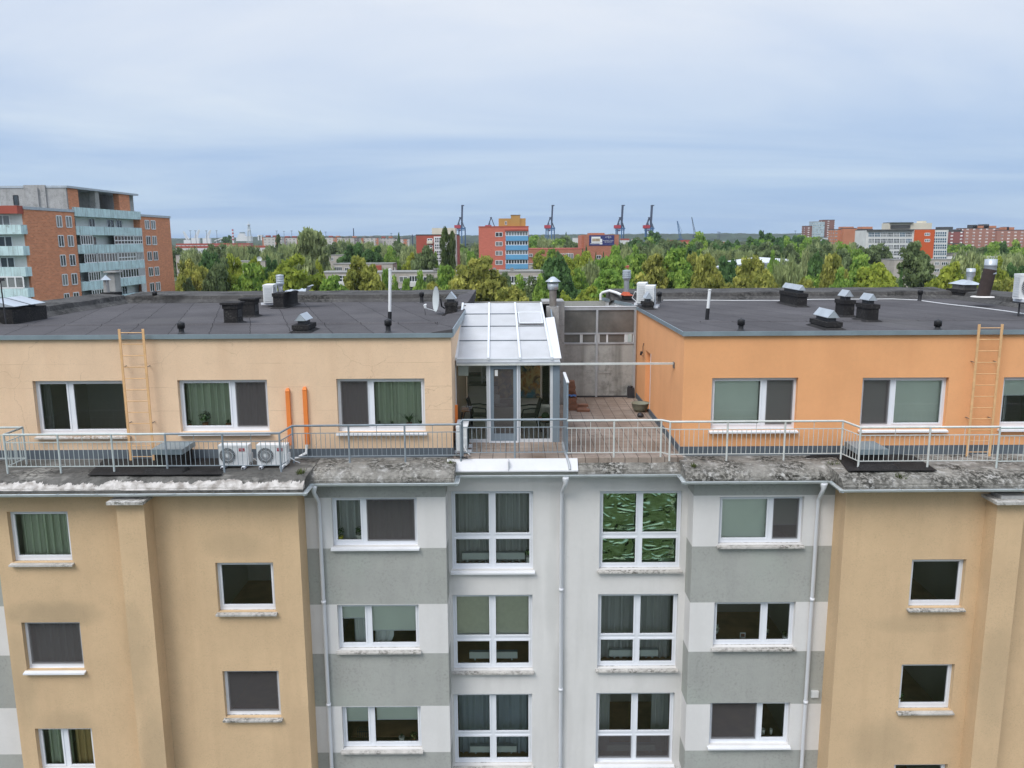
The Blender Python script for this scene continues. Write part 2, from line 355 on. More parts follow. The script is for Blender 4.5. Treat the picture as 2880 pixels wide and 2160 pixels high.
def polym(name, c1, c2, trans, gloss):
    m, nt, out = nodes(name)
    pos = N(nt, 'NewGeometry').outputs['Position']
    cc = mixc(nt, noise_fac(nt, pos, 1.4, .35, .7, detail=6), c1, c2)
    d = N(nt, 'BsdfDiffuse'); tl = N(nt, 'BsdfTranslucent'); g = N(nt, 'BsdfGlossy', Roughness=.25)
    nt.links.new(cc, d.inputs[0]); nt.links.new(cc, tl.inputs[0])
    a = N(nt, 'MixShader', Fac=trans); nt.links.new(d.outputs[0], a.inputs[1]); nt.links.new(tl.outputs[0], a.inputs[2])
    b = N(nt, 'MixShader', Fac=gloss); nt.links.new(a.outputs[0], b.inputs[1]); nt.links.new(g.outputs[0], b.inputs[2])
    nt.links.new(b.outputs[0], out.inputs[0]); return m
M['poly'] = polym('milky_polycarbonate', (.66, .66, .66, 1), (.76, .76, .77, 1), .44, .13)
M['polyd'] = polym('dirty_polycarbonate', (.13, .125, .115, 1), (.24, .23, .215, 1), .35, .08)
def foilm():
    m, nt, out = nodes('crinkled_foil')
    b = N(nt, 'BsdfPrincipled', Roughness=.10, Metallic=1.0); b.inputs['Base Color'].default_value = (.42, .55, .36, 1)
    pos = N(nt, 'NewGeometry').outputs['Position']
    mp = N(nt, 'Mapping'); mp.inputs['Scale'].default_value = (1, 1, 2.2); mp.inputs['Rotation'].default_value = (0, .5, 0); nt.links.new(pos, mp.inputs[0])
    tx = N(nt, 'TexNoise', Scale=1.5, Detail=3.0, Distortion=2.4); nt.links.new(mp.outputs[0], tx.inputs['Vector'])
    tx.noise_type = 'RIDGED_MULTIFRACTAL'
    bp = N(nt, 'Bump', Strength=.75, Distance=.05); nt.links.new(tx.outputs['Fac'], bp.inputs['Height']); nt.links.new(bp.outputs[0], b.inputs['Normal'])
    nt.links.new(b.outputs[0], out.inputs[0]); return m
M['foil'] = foilm()
# ------------------------------------------------------------------ sky and light
w = bpy.data.worlds.new('World'); S.world = w; w.use_nodes = True
nt = w.node_tree; nt.nodes.clear()
wo = nt.nodes.new('ShaderNodeOutputWorld'); bg = N(nt, 'Background', Strength=.1); nt.links.new(bg.outputs[0], wo.inputs[0])
sky = N(nt, 'TexSky', sky_type='NISHITA', sun_disc=False, sun_elevation=math.radians(52), sun_rotation=math.radians(200), air_density=1.2, dust_density=2.5)
dirv = N(nt, 'TexCoord').outputs['Generated']
sp = N(nt, 'SeparateXYZ'); nt.links.new(dirv, sp.inputs[0])
zz = math_(nt, 'ADD', math_(nt, 'MAXIMUM', sp.outputs[2], 0.0), .10)
cb = N(nt, 'CombineXYZ')
nt.links.new(math_(nt, 'DIVIDE', sp.outputs[0], zz), cb.inputs[0]); nt.links.new(math_(nt, 'DIVIDE', sp.outputs[1], zz), cb.inputs[1])
f1 = noise_fac(nt, cb.outputs[0], .5, .41, .62, stretch=(.5, 1, 1), detail=9, rough=.55, dist=.6)
f2 = noise_fac(nt, cb.outputs[0], 1.7, .3, .7, stretch=(.7, 1.1, 1), detail=7, rough=.6, dist=.4)
cl = mixc(nt, f1, (4.9, 5.8, 7.35, 1), (7.2, 7.5, 8.0, 1))
cl = mixc(nt, math_(nt, 'MULTIPLY', f2, .35), cl, (5.9, 6.5, 7.6, 1))
skyc = mixc(nt, 1.0, sky.outputs[0], (.75, .75, .75, 1), 'MULTIPLY')
allc = mixc(nt, .88, skyc, cl)
# overcast sky: about three times brighter overhead than at the horizon
el = N(nt, 'MapRange', interpolation_type='SMOOTHSTEP'); el.inputs['From Min'].default_value = .30; el.inputs['From Max'].default_value = .95
el.inputs['To Min'].default_value = 1.0; el.inputs['To Max'].default_value = 2.3; nt.links.new(sp.outputs[2], el.inputs['Value'])
low = N(nt, 'MapRange', interpolation_type='SMOOTHSTEP'); low.inputs['From Min'].default_value = 0; low.inputs['From Max'].default_value = .26
nt.links.new(sp.outputs[2], low.inputs['Value'])
allc = mixc(nt, low.outputs[0], mixc(nt, 1.0, allc, (.60, .75, .90, 1), 'MULTIPLY'), allc)
gain = N(nt, 'VectorMath', operation='SCALE'); nt.links.new(allc, gain.inputs[0]); nt.links.new(el.outputs[0], gain.inputs['Scale'])
nt.links.new(gain.outputs[0], bg.inputs[0])
sl = bpy.data.lights.new('sun', 'SUN'); sl.energy = 1.7; sl.angle = math.radians(28); sl.color = (1, .96, .90)
so = bpy.data.objects.new('sun', sl); COL.objects.link(so)
so.rotation_euler = Vector((.42, .50, -.76)).to_track_quat('-Z', 'Y').to_euler()
S.view_settings.view_transform = 'Standard'; S.view_settings.look = 'None'; S.view_settings.gamma = 1; S.view_settings.exposure = 0.35

# ------------------------------------------------------------------ ground
gm = MAT('grass_and_scrub', (.065, .082, .034), .95, .3, .04, patch=(.045, .06, .02, 1), pscale=.02, plo=.45, phi=.6, bump=0)
struct(MB().quad((-5200, -500, GROUND), (5200, -500, GROUND), (5200, 5200, GROUND), (-5200, 5200, GROUND)).build('ground', gm))
struct(MB().quad((-40, 8, GROUND + .004), (40, 8, GROUND + .004), (40, 15.5, GROUND + .004), (-40, 15.5, GROUND + .004)).build('pavement', MAT('street_paving', (.2, .2, .2), .9, .15, .6)))

# ------------------------------------------------------------------ the apartment building
BLD = thing('apartment_building', 'long stepped apartment block with peach, orange, ochre, grey and white stucco walls', 'apartment block', (0, 20, GROUND))
YU, YY, YG, YC = 20.0, 18.5, 19.15, 19.8       # wall planes: upper storey, ochre bays, grey bays, white bay
FL, ZR = -5.38, -2.28                           # terrace floor and roof level
XY0, XG0, XC0, XC1, XG1, XY1 = -12.35, -5.10, -1.65, 4.44, 7.90, 15.1
XW, XE = -1.50, 4.27                            # ends of the two upper storeys
DEP = .13
def R(xl, xr, yt, yb, D):
    xm, ym = (xl + xr) / 2, (yt + yb) / 2
    return (P(xl, ym, D).x, P(xr, ym, D).x, P(xm, yb, D).z, P(xm, yt, D).z)
WIN = {}
def W(key, desc, xl, xr, yt, yb, D, mull=(), tr=None, sill='sillw', scr=(), room='room', floor='wood', low=False):
    r = R(xl, xr, yt, yb, D); ym = (yt + yb) / 2
    WIN[key] = dict(desc=desc, r=r, D=D, mull=[P(m, ym, D + DEP).x for m in mull], tr=None if tr is None else P((xl + xr) / 2, tr, D + DEP).z,
                    sill=sill, scr=scr, room=room, floor=floor, low=low)
W('U1', 'leftmost window of the peach upper storey', 99, 357, 1071, 1224, YU, [203], sill='sillp')
W('U2', 'peach upper window right of the left ladder', 503.6, 754.6, 1068.6, 1214, YU, [658], scr=(1,))
W('U3', 'peach upper window nearest the glazed sunroom', 948.6, 1195.3, 1065, 1214, YU, [1043.6], scr=(0,))
W('U4', 'orange upper window nearest the terrace', 2000.7, 2241.3, 1062.8, 1208, YU, [2145.8], scr=(1,))
W('U5', 'orange upper window left of the right ladder', 2422, 2663.6, 1062, 1206, YU, [2505.7], scr=(0,))
W('U6', 'orange upper window right of the right ladder', 2817, 3060, 1060.5, 1203, YU, [2960])
W('Y1', 'top window of the outer ochre column at left', 27, 197, 1439, 1581, YY, sill='sillc')
W('Y2', 'middle window of the outer ochre column at left', 67.4, 231, 1750.5, 1884, YY, scr=(0,))
W('Y3', 'bottom window of the outer ochre column at left', 105, 264, 2049, 2172, YY, [188])
W('Y4', 'upper dark window of the inner ochre column at left', 610, 772, 1582.5, 1720, YY, sill='sillc')
W('Y5', 'lower dark window of the inner ochre column at left', 630, 787.5, 1887, 2017, YY, sill='sillc', scr=(0,))
W('R1', 'upper dark window of the ochre bay at right', 2560, 2712, 1573.5, 1708, YY, sill='sillc')
W('R2', 'middle dark window of the ochre bay at right', 2531, 2680, 1868.5, 1997, YY, sill='sillc')
W('R3', 'lowest dark window of the ochre bay at right', 2510, 2660, 2150, 2280, YY, sill='sillc')
W('G1', 'top window of the left grey banded column', 933.7, 1173.7, 1400, 1536.7, YG, [1025], scr=(1,))
W('G2', 'middle window of the left grey banded column', 950.4, 1179, 1700.8, 1827, YG, [1038], sill='sillc')
W('G3', 'bottom window of the left grey banded column', 963, 1184.8, 1987, 2107, YG, [1046.6], sill='sillc')
W('G4', 'top window of the right grey banded column', 2022.6, 2258.5, 1397.4, 1531, YG, [2165], sill='sillc', scr=(1,))
W('G5', 'middle window of the right grey banded column', 2007.4, 2234.7, 1693.6, 1819, YG, [2146.6], sill='sillc')
W('G6', 'bottom window of the right grey banded column', 1995.8, 2220, 1976.5, 2095, YG, [2132.5], scr=(0,))
W('C1', 'top four-pane window left of the centre downpipe', 1270, 1499.7, 1381.5, 1603.5, YC, [1384.8], 1507, low=True)
W('C2', 'middle four-pane window left of the centre downpipe', 1274.4, 1497.7, 1673, 1885, YC, [1385.8], 1794, sill='sillc', low=True)
W('C3', 'bottom four-pane window left of the centre downpipe', 1277.5, 1496.7, 1952, 2152, YC, [1387], 2063, sill='sillc', low=True)
W('C4', 'top four-pane window right of the centre downpipe', 1686, 1916, 1381, 1601, YC, [1797], 1504.8, sill='sillc', low=True)
W('C5', 'middle four-pane window right of the centre downpipe', 1681, 1904.7, 1670.8, 1879, YC, [1790], 1789.7, sill='sillc', low=True)
W('C6', 'bottom four-pane window right of the centre downpipe', 1676, 1894.6, 1948.5, 2148, YC, [1783], 2061.6, scr=(2, 3), low=True)

def wall(mb, x0, x1, z0, z1, Y, holes, zcuts=(), matz=None):
    xs = sorted({x0, x1} | {h[0] for h in holes} | {h[1] for h in holes})
    zs = sorted({z0, z1} | {h[2] for h in holes} | {h[3] for h in holes} | set(zcuts))
    xs = [x for x in xs if x0 <= x <= x1]; zs = [z for z in zs if z0 <= z <= z1]
    for a, b in zip(xs, xs[1:]):
        for c, d in zip(zs, zs[1:]):
            xm, zm = (a + b) / 2, (c + d) / 2
            if any(h[0] < xm < h[1] and h[2] < zm < h[3] for h in holes): continue
            mb.quad((a, Y, c), (b, Y, c), (b, Y, d), (a, Y, d), matz(zm) if matz else 0)
    for h in holes:
        mi = matz((h[2] + h[3]) / 2) if matz else 0; y2 = Y + DEP + .07
        mb.quad((h[0], Y, h[2]), (h[0], Y, h[3]), (h[0], y2, h[3]), (h[0], y2, h[2]), mi)
        mb.quad((h[1], Y, h[2]), (h[1], y2, h[2]), (h[1], y2, h[3]), (h[1], Y, h[3]), mi)
        mb.quad((h[0], Y, h[3]), (h[1], Y, h[3]), (h[1], y2, h[3]), (h[0], y2, h[3]), mi)
        mb.quad((h[0], Y, h[2]), (h[0], y2, h[2]), (h[1], y2, h[2]), (h[1], Y, h[2]), mi)
    return mb
def H(*keys): return [WIN[k]['r'] for k in keys]
ZT = -5.72
# lower walls
wl = MB(); wall(wl, XY0, XG0, GROUND, ZT, YY, H('Y1', 'Y2', 'Y3', 'Y4', 'Y5'))
wl.quad((XG0, YY, GROUND), (XG0, YG, GROUND), (XG0, YG, ZT), (XG0, YY, ZT)); wl.quad((XY0, YG, GROUND), (XY0, YY, GROUND), (XY0, YY, ZT), (XY0, YG, ZT))
wl.build('wall', M['yellow'], BLD, 'ochre stucco wall of the left projecting bay')
wr = MB(); wall(wr, XG1, XY1, GROUND, ZT, YY, H('R1', 'R2', 'R3'))
wr.quad((XG1, YG, GROUND), (XG1, YY, GROUND), (XG1, YY, ZT), (XG1, YG, ZT)); wr.quad((XY1, YY, GROUND), (XY1, YG, GROUND), (XY1, YG, ZT), (XY1, YY, ZT))
wr.build('wall', M['yellow'], BLD, 'ochre stucco wall of the right projecting bay')
bz = [P(1243, y, YG).z for y in (1398, 1541, 1698.5, 1837, 1985, 2115)] + [-13.85 - .0, -15.2, -16.65, -18.0]
def bandz(z): return 1 if any(bz[i] > z > bz[i + 1] for i in range(0, 10, 2)) else 0
for x0, x1, ks, lb in ((XG0, XC0, ('G1', 'G2', 'G3'), 'left'), (XC1, XG1, ('G4', 'G5', 'G6'), 'right'), (-19, XY0, (), 'far left'), (XY1, 19, (), 'far right')):
    g = MB(); wall(g, x0, x1, GROUND, ZT, YG, H(*ks), bz, bandz)
    zs = [GROUND] + sorted(bz) + [ZT]
    for c, d in zip(zs, zs[1:]):
        if lb == 'left': g.quad((x1, YG, c), (x1, YC, c), (x1, YC, d), (x1, YG, d), bandz((c + d) / 2))
        if lb == 'right': g.quad((x0, YC, c), (x0, YG, c), (x0, YG, d), (x0, YC, d), bandz((c + d) / 2))
    g.build('wall', [M['grey'], M['band']], BLD, 'grey stucco wall with pale bands, ' + lb)
g = MB(); wall(g, XC0, XC1, GROUND, ZT, YC, H('C1', 'C2', 'C3', 'C4', 'C5', 'C6')); g.build('wall', M['white'], BLD, 'white stucco wall of the centre bay')
# pilasters with their slabs
for x0, x1 in ((-9.17, -8.53), (11.22, 11.86)):
    zt = P(2799 if x0 > 0 else 360, 1407, 18.0).z
    MB().box(x0, x1, 18.04, YY, GROUND, zt - .07).build('pilaster', M['yellow'], BLD)
    p = MB(); p.box(x0 - .13, x1 + .07, 17.86, YY - .003, zt - .07, zt); p.build('pilaster_cap', M['sillc'], BLD)
MB().box(11.3, 11.95, 18.06, YY - .01, P(2799, 1407, 18.0).z + .003, P(2799, 1407, 18.0).z + .08).build('pilaster_slab', M['fascia'], BLD)
# upper storeys
zp = P(600, 1263, YU).z; zpb = P(600, 1288, YU).z
def upper(x0, x1, keys, mat, lb):
    u = MB(); wall(u, x0, x1, -5.75, ZR - .03, YU, H(*keys))
    if x1 == XW:
        u.quad((x1, YU, -5.75), (x1, 31.5, -5.75), (x1, 31.5, ZR - .03), (x1, YU, ZR - .03))
        u.quad((x0, 31.5, -23), (x0, YU, -23), (x0, YU, ZR - .03), (x0, 31.5, ZR - .03))
    else:
        # side wall of the orange storey with a door recess
        ya, yb, zd0, zd1 = 24.75, 25.75, FL - .05, P(1812, 985, 25.7).z
        for a, b, c, d in ((YU, ya, -5.75, ZR - .03), (yb, 28.6, -5.75, ZR - .03), (ya, yb, zd1, ZR - .03)):
            u.quad((x0, b, c), (x0, a, c), (x0, a, d), (x0, b, d))
        u.quad((x0, yb, zd0), (x0 + .14, yb, zd0), (x0 + .14, yb, zd1), (x0, yb, zd1)); u.quad((x0, ya, zd1), (x0, yb, zd1), (x0 + .14, yb, zd1), (x0 + .14, ya, zd1))
        u.quad((x0 + .14, yb, zd0), (x0 + .14, ya, zd0), (x0 + .14, ya, zd1), (x0 + .14, yb, zd1))
        u.quad((x1, YU, -23), (x1, 31.5, -23), (x1, 31.5, ZR - .03), (x1, YU, ZR - .03))
        MB().box(x0 - .012, x0 - .002, ya - .03, ya + .002, zd0, zd1 + .02).build('corner_bead', M['upvc'], BLD)
    u.build('wall', mat, BLD, lb)
upper(-19, XW, ('U1', 'U2', 'U3'), M['peach'], 'peach stucco wall of the left upper storey')
upper(XE, 19.5, ('U4', 'U5', 'U6'), M['orange'], 'orange stucco wall of the right upper storey')
MB().box(-19, XW + .02, YU - .03, YU - .004, zpb, zp).box(XW + .004, XW + .03, YU + .002, 21.2, zpb, zp).build('plinth', M['plinth'], BLD)
MB().box(XE - .02, 19.5, YU - .03, YU - .004, zpb, zp).box(XE - .03, XE - .004, YU + .002, 24.75, FL, zp - .02).box(XE - .03, XE - .004, 25.75, 27.4, FL, zp - .02).build('plinth', M['plinth'], BLD)
MB().box(-19, XW, YU - .045, YU - .004, zpb - .12, zpb - .004).build('plinth_strip', M['fascia'], BLD)
MB().box(XE, 19.5, YU - .045, YU - .004, zpb - .12, zpb - .004).build('plinth_strip', M['fascia'], BLD)
MB().quad((-19, 31.6, GROUND), (19.5, 31.6, GROUND), (19.5, 31.6, ZR - .1), (-19, 31.6, ZR - .1)).build('back_wall', M['grey'], BLD)

# ------------------------------------------------------------------ windows
def leafy(mb, c, r, n, size, mi=0, up=.3, seed=0):
    rd = random.Random(seed)
    for _ in range(n):
        d = Vector((rd.gauss(0, 1), rd.gauss(0, 1), rd.gauss(0, 1) + up)).normalized(); p = Vector(c) + d * r * rd.uniform(.35, 1)
        u = d.orthogonal().normalized(); u.rotate(Matrix.Rotation(rd.uniform(0, 6.3), 3, d)); v = d.cross(u) * size * .6; u = u * size
        mb.add([p - u, p + v, p + u + d * size * .3, p - v], [(0, 1, 2, 3)], mi)
def build_window(k):
    q = WIN[k]; x0, x1, z0, z1 = q['r']; y = q['D'] + DEP; b = .055
    fr = MB()
    fr.box(x0, x0 + b, y, y + .07, z0, z1).box(x1 - b, x1, y, y + .07, z0, z1).box(x0 + b, x1 - b, y, y + .07, z1 - b, z1).box(x0 + b, x1 - b, y - .004, y + .07, z0, z0 + .085)
    zlo = z0 + .085; cols = [x0 + b] + [e for m in q['mull'] for e in (m - .045, m + .045)] + [x1 - b]
    for m in q['mull']: fr.box(m - .045, m + .045, y + .002, y + .07, zlo, z1 - b)
    rows = [(zlo, z1 - b)]
    if q['tr'] is not None:
        t = q['tr']; rows = [(t + .04, z1 - b), (zlo, t - .04)]
        for i in range(0, len(cols), 2): fr.box(cols[i], cols[i + 1], y + .003, y + .07, t - .04, t + .04)
    wo_ = fr.build('window', M['upvc'], BLD)
    n = 0
    for za, zb in rows:
        for i in range(0, len(cols), 2):
            xa, xb = cols[i], cols[i + 1]; s = .042
            MB().box(xa, xa + s, y - .012, y + .05, za, zb).box(xb - s, xb, y - .012, y + .05, za, zb).box(xa + s, xb - s, y - .012, y + .05, zb - s, zb).box(xa + s, xb - s, y - .012, y + .05, za, za + s).build('sash', M['upvc'], wo_)
            MB().quad((xa + s, y + .02, za + s), (xb - s, y + .02, za + s), (xb - s, y + .02, zb - s), (xa + s, y + .02, zb - s)).build('pane', M['glass'], wo_)
            if n in q['scr']:
                MB().quad((xa + .02, y - .022, za + .02), (xb - .02, y - .022, za + .02), (xb - .02, y - .022, zb - .02), (xa + .02, y - .022, zb - .02)).build('insect_screen', M['screen'], wo_)
            n += 1
    MB().hexa([(x0 - .04, q['D'] - .11, z0 - .075), (x1 + .04, q['D'] - .11, z0 - .075), (x1 + .04, y, z0 - .05), (x0 - .04, y, z0 - .05)],
              [(x0 - .04, q['D'] - .11, z0 - .035), (x1 + .04, q['D'] - .11, z0 - .035), (x1 + .04, y - .005, z0 + .004), (x0 - .04, y - .005, z0 + .004)]).build('window_sill', M[q['sill']], wo_)
    # the room behind
    yb = y + .07; yr = yb + 2.9; fx0, fx1 = x0 - .3, x1 + .3; fz0 = z0 - (.06 if q['low'] else .55); fz1 = z1 + .12
    r = MB()
    r.quad((fx0, yr, fz0), (fx1, yr, fz0), (fx1, yr, fz1), (fx0, yr, fz1)); r.quad((fx0, yb, fz0), (fx0, yr, fz0), (fx0, yr, fz1), (fx0, yb, fz1)); r.quad((fx1, yr, fz0), (fx1, yb, fz0), (fx1, yb, fz1), (fx1, yr, fz1))
    r.quad((fx0, yb, fz1), (fx0, yr, fz1), (fx1, yr, fz1), (fx1, yb, fz1)); r.quad((fx0, yb, fz0), (fx1, yb, fz0), (fx1, yr, fz0), (fx0, yr, fz0), 1)
    for a, b_, c, d in ((fx0, x0, fz0, fz1), (x1, fx1, fz0, fz1), (x0, x1, fz0, z0), (x0, x1, z1, fz1)): r.quad((a, yb, c), (b_, yb, c), (b_, yb, d), (a, yb, d))
    r.build('room', [M[q['room']], M[q['floor']]], BLD)
for k in WIN: build_window(k)

def curtain(k, a, b, lo=0, hi=1, mat='cur_grey', label=None, y=None, flare=0, amp=.06):
    y = y or (.36 if k[0] == 'C' else .15)
    x0, x1, z0, z1 = WIN[k]['r']; xa, xb = x0 + (x1 - x0) * a, x0 + (x1 - x0) * b; za, zb = z0 + (z1 - z0) * lo, z0 + (z1 - z0) * hi
    n = max(8, int((xb - xa) / .018)); rd = random.Random(hash((a, b, lo)) & 1023); ph = 0; mb = MB(); vs = []
    Y = WIN[k]['D'] + DEP + .09 + y; offs = []
    for i in range(n + 1):
        ph += rd.uniform(.45, .85); k_ = rd.uniform(.6, 1.2); offs.append((math.sin(ph) * amp * k_, .06 * math.sin(2 * ph) * k_))
    for z, fl in ((za, 1 + flare), ((za + zb) / 2, 1 + flare * .3), (zb, 1)):
        for i in range(n + 1): vs.append((min(max(xa + (xb - xa) * i / n * fl + offs[i][1], xa - .02), xb + .02), Y + offs[i][0], z))
    mb.add(vs, [(r * (n + 1) + i, r * (n + 1) + i + 1, (r + 1) * (n + 1) + i + 1, (r + 1) * (n + 1) + i) for r in range(2) for i in range(n)], 0, True)
    return tag(mb.build('curtain', M[mat]), label, 'curtain')
def blind(k, a, b, lo, mat='blind', label=None, y=.03, hi=1):
    x0, x1, z0, z1 = WIN[k]['r']; xa, xb = x0 + (x1 - x0) * a, x0 + (x1 - x0) * b; za, zb = z0 + (z1 - z0) * lo, z0 + (z1 - z0) * hi; Y = WIN[k]['D'] + DEP + .09 + y
    o = MB().box(xa, xb, Y, Y + .004, za, zb).build('roller_blind', M[mat]); tag(o, label, 'blind'); ORG[o.name] = Vector()
    MB().box(xa, xb, Y - .008, Y - .001, za - .02, za).build('bottom_bar', M['upvc'], o); return o
def pot(k, a, label, r=.07, h=.13, mat='pot', plant=.16, spiky=False, y=.02, leaf='leaf_in', zoff=0, seed=1):
    x0, x1, z0, z1 = WIN[k]['r']; x = x0 + (x1 - x0) * a; Y = WIN[k]['D'] + DEP + .09 + y; z = z0 + .085 + zoff
    t = thing('potted_plant', label, 'potted plant', (x, Y, z))
    MB().lathe([(0.001, 0), (r * .75, 0), (r, h), (r * .85, h), (0.001, h - .02)], (x, Y, z), 14).build('pot', M[mat], t)
    if plant:
        f = MB(); rd = random.Random(seed)
        if spiky:
            for i in range(26):
                aa = rd.uniform(0, 6.28); L = plant * rd.uniform(.7, 1.15); pts = []
                for j in range(5):
                    s = j / 4; pts.append((x + math.cos(aa) * L * s * (.35 + .5 * s), Y + math.sin(aa) * .4 * L * s, z + h + L * (s * 1.1 - .75 * s * s * rd.uniform(.4, 1))))
                for j in range(4):
                    w_ = .012 * (1 - j / 4.5); w2 = .012 * (1 - (j + 1) / 4.5); p, q = Vector(pts[j]), Vector(pts[j + 1])
                    f.quad(p - Vector((w_, 0, 0)), p + Vector((w_, 0, 0)), q + Vector((w2, 0, 0)), q - Vector((w2, 0, 0)))
        else: leafy(f, (x, Y, z + h + plant * .75), plant, 90, plant * .22, seed=seed)
        f.build('foliage', M[leaf], t)
    return t
def radiator(k, a, b, label):
    x0, x1, z0, z1 = WIN[k]['r']; xa, xb = x0 + (x1 - x0) * a, x0 + (x1 - x0) * b; Y = WIN[k]['D'] + DEP + .09; z = z0 + .10
    t = thing('radiator', label, 'radiator', ((xa + xb) / 2, Y + .2, z))
    MB().box(xa, xb, Y + .12, Y + .24, z + .05, z + .23).build('panel', M['radiator'], t)
    MB().box(xa, xb, Y + .121, Y + .239, z + .231, z + .236).build('grille', M['alud'], t)
    for x in (xa + .15, xb - .15): MB().box(x - .015, x + .015, Y + .15, Y + .2, z - .02, z + .05).build('foot', M['radiator'], t)
# curtains, blinds and sill pieces, window by window
curtain('U1', -.02, .10, mat='cur_dark', label='narrow dark drape at the edge of the leftmost peach upper window')
curtain('U2', .02, .62, mat='cur_green', label='pale green pleated curtain in the peach window right of the left ladder')
curtain('U2', .62, .98, mat='cur_dark', label='dim curtain behind the mesh screen right of the left ladder')
curtain('U3', .40, .98, mat='cur_green', label='pale green pleated curtain in the peach window nearest the sunroom')
curtain('U3', .02, .38, mat='cur_dark', label='dim curtain behind the mesh screen nearest the sunroom')
blind('U4', .03, .58, .0, label='full length pale blind in the orange window nearest the terrace')
blind('U4', .62, .97, .0, label='blind behind the dark mesh in the orange window nearest the terrace')
blind('U5', .03, .33, .0, label='blind behind the dark mesh left of the right ladder')
blind('U5', .36, .97, .0, label='full length pale blind left of the right ladder')
blind('U6', .03, .97, .62, label='half drawn blind in the orange window right of the right ladder')
curtain('U6', .0, .16, 0, .64, 'cur_grey', 'grey drape under the half drawn blind at the right edge')
curtain('Y1', .05, .97, mat='cur_green', label='sheer pleated curtain in the top outer ochre window at left')
curtain('Y2', .05, .97, mat='cur_grey', label='grey pleated curtain in the middle outer ochre window at left')
curtain('Y3', .05, .48, mat='cur_green', label='greenish curtain in the bottom outer ochre window at left')
curtain('Y3', .52, .97, mat='cur_gold', label='golden curtain in the bottom outer ochre window at left')
curtain('G1', .02, .36, mat='cur_grey', label='grey curtain behind the two pots in the top left grey column window')
curtain('G1', .40, .98, mat='cur_grey', label='curtain behind the brownish mesh in the top left grey column window')
blind('G2', .04, .34, .62, label='short pale blind in the left sash of the middle left grey column window')
blind('G2', .40, .97, .34, label='wide pale blind in the right sash of the middle left grey column window')
curtain('G2', .17, .34, 0, .62, 'cur_white', 'white voile swept aside under the short pale blind', flare=.1)
curtain('G2', .42, .66, 0, .36, 'cur_white', 'white voile swept aside under the wide pale blind', flare=-.3)
blind('G3', .04, .36, .55, 'blind', 'pale striped blind in the left sash of the bottom left grey column window')
blind('G3', .42, .97, .58, 'blind', 'pale striped blind in the right sash of the bottom left grey column window')
blind('G4', .04, .59, .0, label='full length pale blind in the top right grey column window')
blind('G4', .63, .97, .35, label='part drawn blind behind mesh in the top right grey column window')
blind('G5', .03, .57, .90, label='short scalloped valance in the left sash of the flowery grey column window')
blind('G5', .63, .97, .90, label='short scalloped valance in the right sash of the flowery grey column window')
curtain('C1', .02, .48, mat='cur_grey', label='left half of the grey curtain in the top window left of the centre downpipe')
curtain('C1', .52, .98, mat='cur_grey', label='right half of the grey curtain in the top window left of the centre downpipe')
blind('C2', .04, .48, .44, 'blindk', 'khaki blind in the left pane above the wooden floor')
blind('C2', .54, .97, .44, 'blindk', 'khaki blind in the right pane above the wooden floor')
curtain('C3', .04, .50, mat='cur_blue', label='left blue grey curtain in the bottom window left of the centre downpipe')
curtain('C3', .52, .96, mat='cur_blue', label='right blue grey curtain in the bottom window left of the centre downpipe')
curtain('C5', .03, .50, mat='cur_grey', label='left grey curtain in the middle window right of the centre downpipe')
curtain('C5', .52, .97, mat='cur_grey', label='right grey curtain in the middle window right of the centre downpipe')
curtain('C6', .04, .20, mat='cur_grey', label='gathered grey curtain at the left of the bottom window right of the downpipe')
curtain('C6', .76, .97, mat='cur_grey', label='gathered grey curtain at the right of the bottom window right of the downpipe')
for k, a, b, lb in (('C1', .11, .90, 'long white radiator behind the top window left of the centre downpipe'), ('C2', .19, .81, 'white radiator on the wooden floor below the khaki blinds'),
                    ('C3', .19, .80, 'white radiator in front of the blue grey curtains'), ('C5', .17, .80, 'white radiator in front of the middle curtains right of the downpipe'),
                    ('C6', .17, .80, 'white radiator in the bottom window right of the downpipe')): radiator(k, a, b, lb)
pot('U2', .24, 'bushy green plant in a clay pot behind the pale green curtain window', .08, .10, plant=.17, seed=3)
pot('U2', .50, 'small dark pot plant beside the bushy plant on the upper sill', .07, .08, plant=.06, seed=4)
pot('U2', .06, 'tiny curled plant at the left end of the upper sill', .05, .06, plant=.07, seed=14)
pot('U3', .80, 'spiky long leaved plant on the sill nearest the sunroom', .08, .09, 'pot', .36, True, seed=5)
pot('U3', .45, 'low dark succulent on the left of the spiky plant', .07, .05, plant=.06, seed=6)
pot('U3', .60, 'second low succulent nearest the spiky plant', .07, .05, plant=.055, seed=7)
pot('U3', .93, 'grassy plant in a yellow pot right of the spiky plant', .06, .06, 'pot_y', .13, True, seed=8)
pot('G1', .07, 'small plant in a bright yellow pot', .07, .10, 'pot_y', .13, seed=9)
pot('G1', .29, 'thin plant in a cream pot near the mesh screen', .075, .14, 'pot_w', .12, seed=10)
pot('G3', .73, 'round white pot with a low plant in the bottom left grey column window', .08, .11, 'pot_w', .05, seed=11)
pot('G3', .89, 'yellow green leafy plant at the right of the bottom left grey column window', .05, .06, 'pot', .12, seed=12, leaf='moss')
pot('C1', .95, 'tall thin plant in a patterned pot beside the long radiator', .09, .19, 'pot_w', .14, seed=13)
pot('G5', .06, 'white orchid flowers at the left of the flowery grey column window', .07, .08, 'pot_w', .10, leaf='flower', zoff=.18, seed=15)
pot('G5', .70, 'single white blossom in the right sash of the flowery grey column window', .04, .05, 'blackmetal', .07, leaf='flower', zoff=.12, seed=16)
pot('G5', .93, 'pale plant at the right corner of the flowery grey column window', .07, .08, 'pot_w', .09, leaf='moss', seed=17)
pot('R2', .10, 'green plant at the lower corner of the middle right ochre window', .06, .05, 'pot', .14, seed=18)
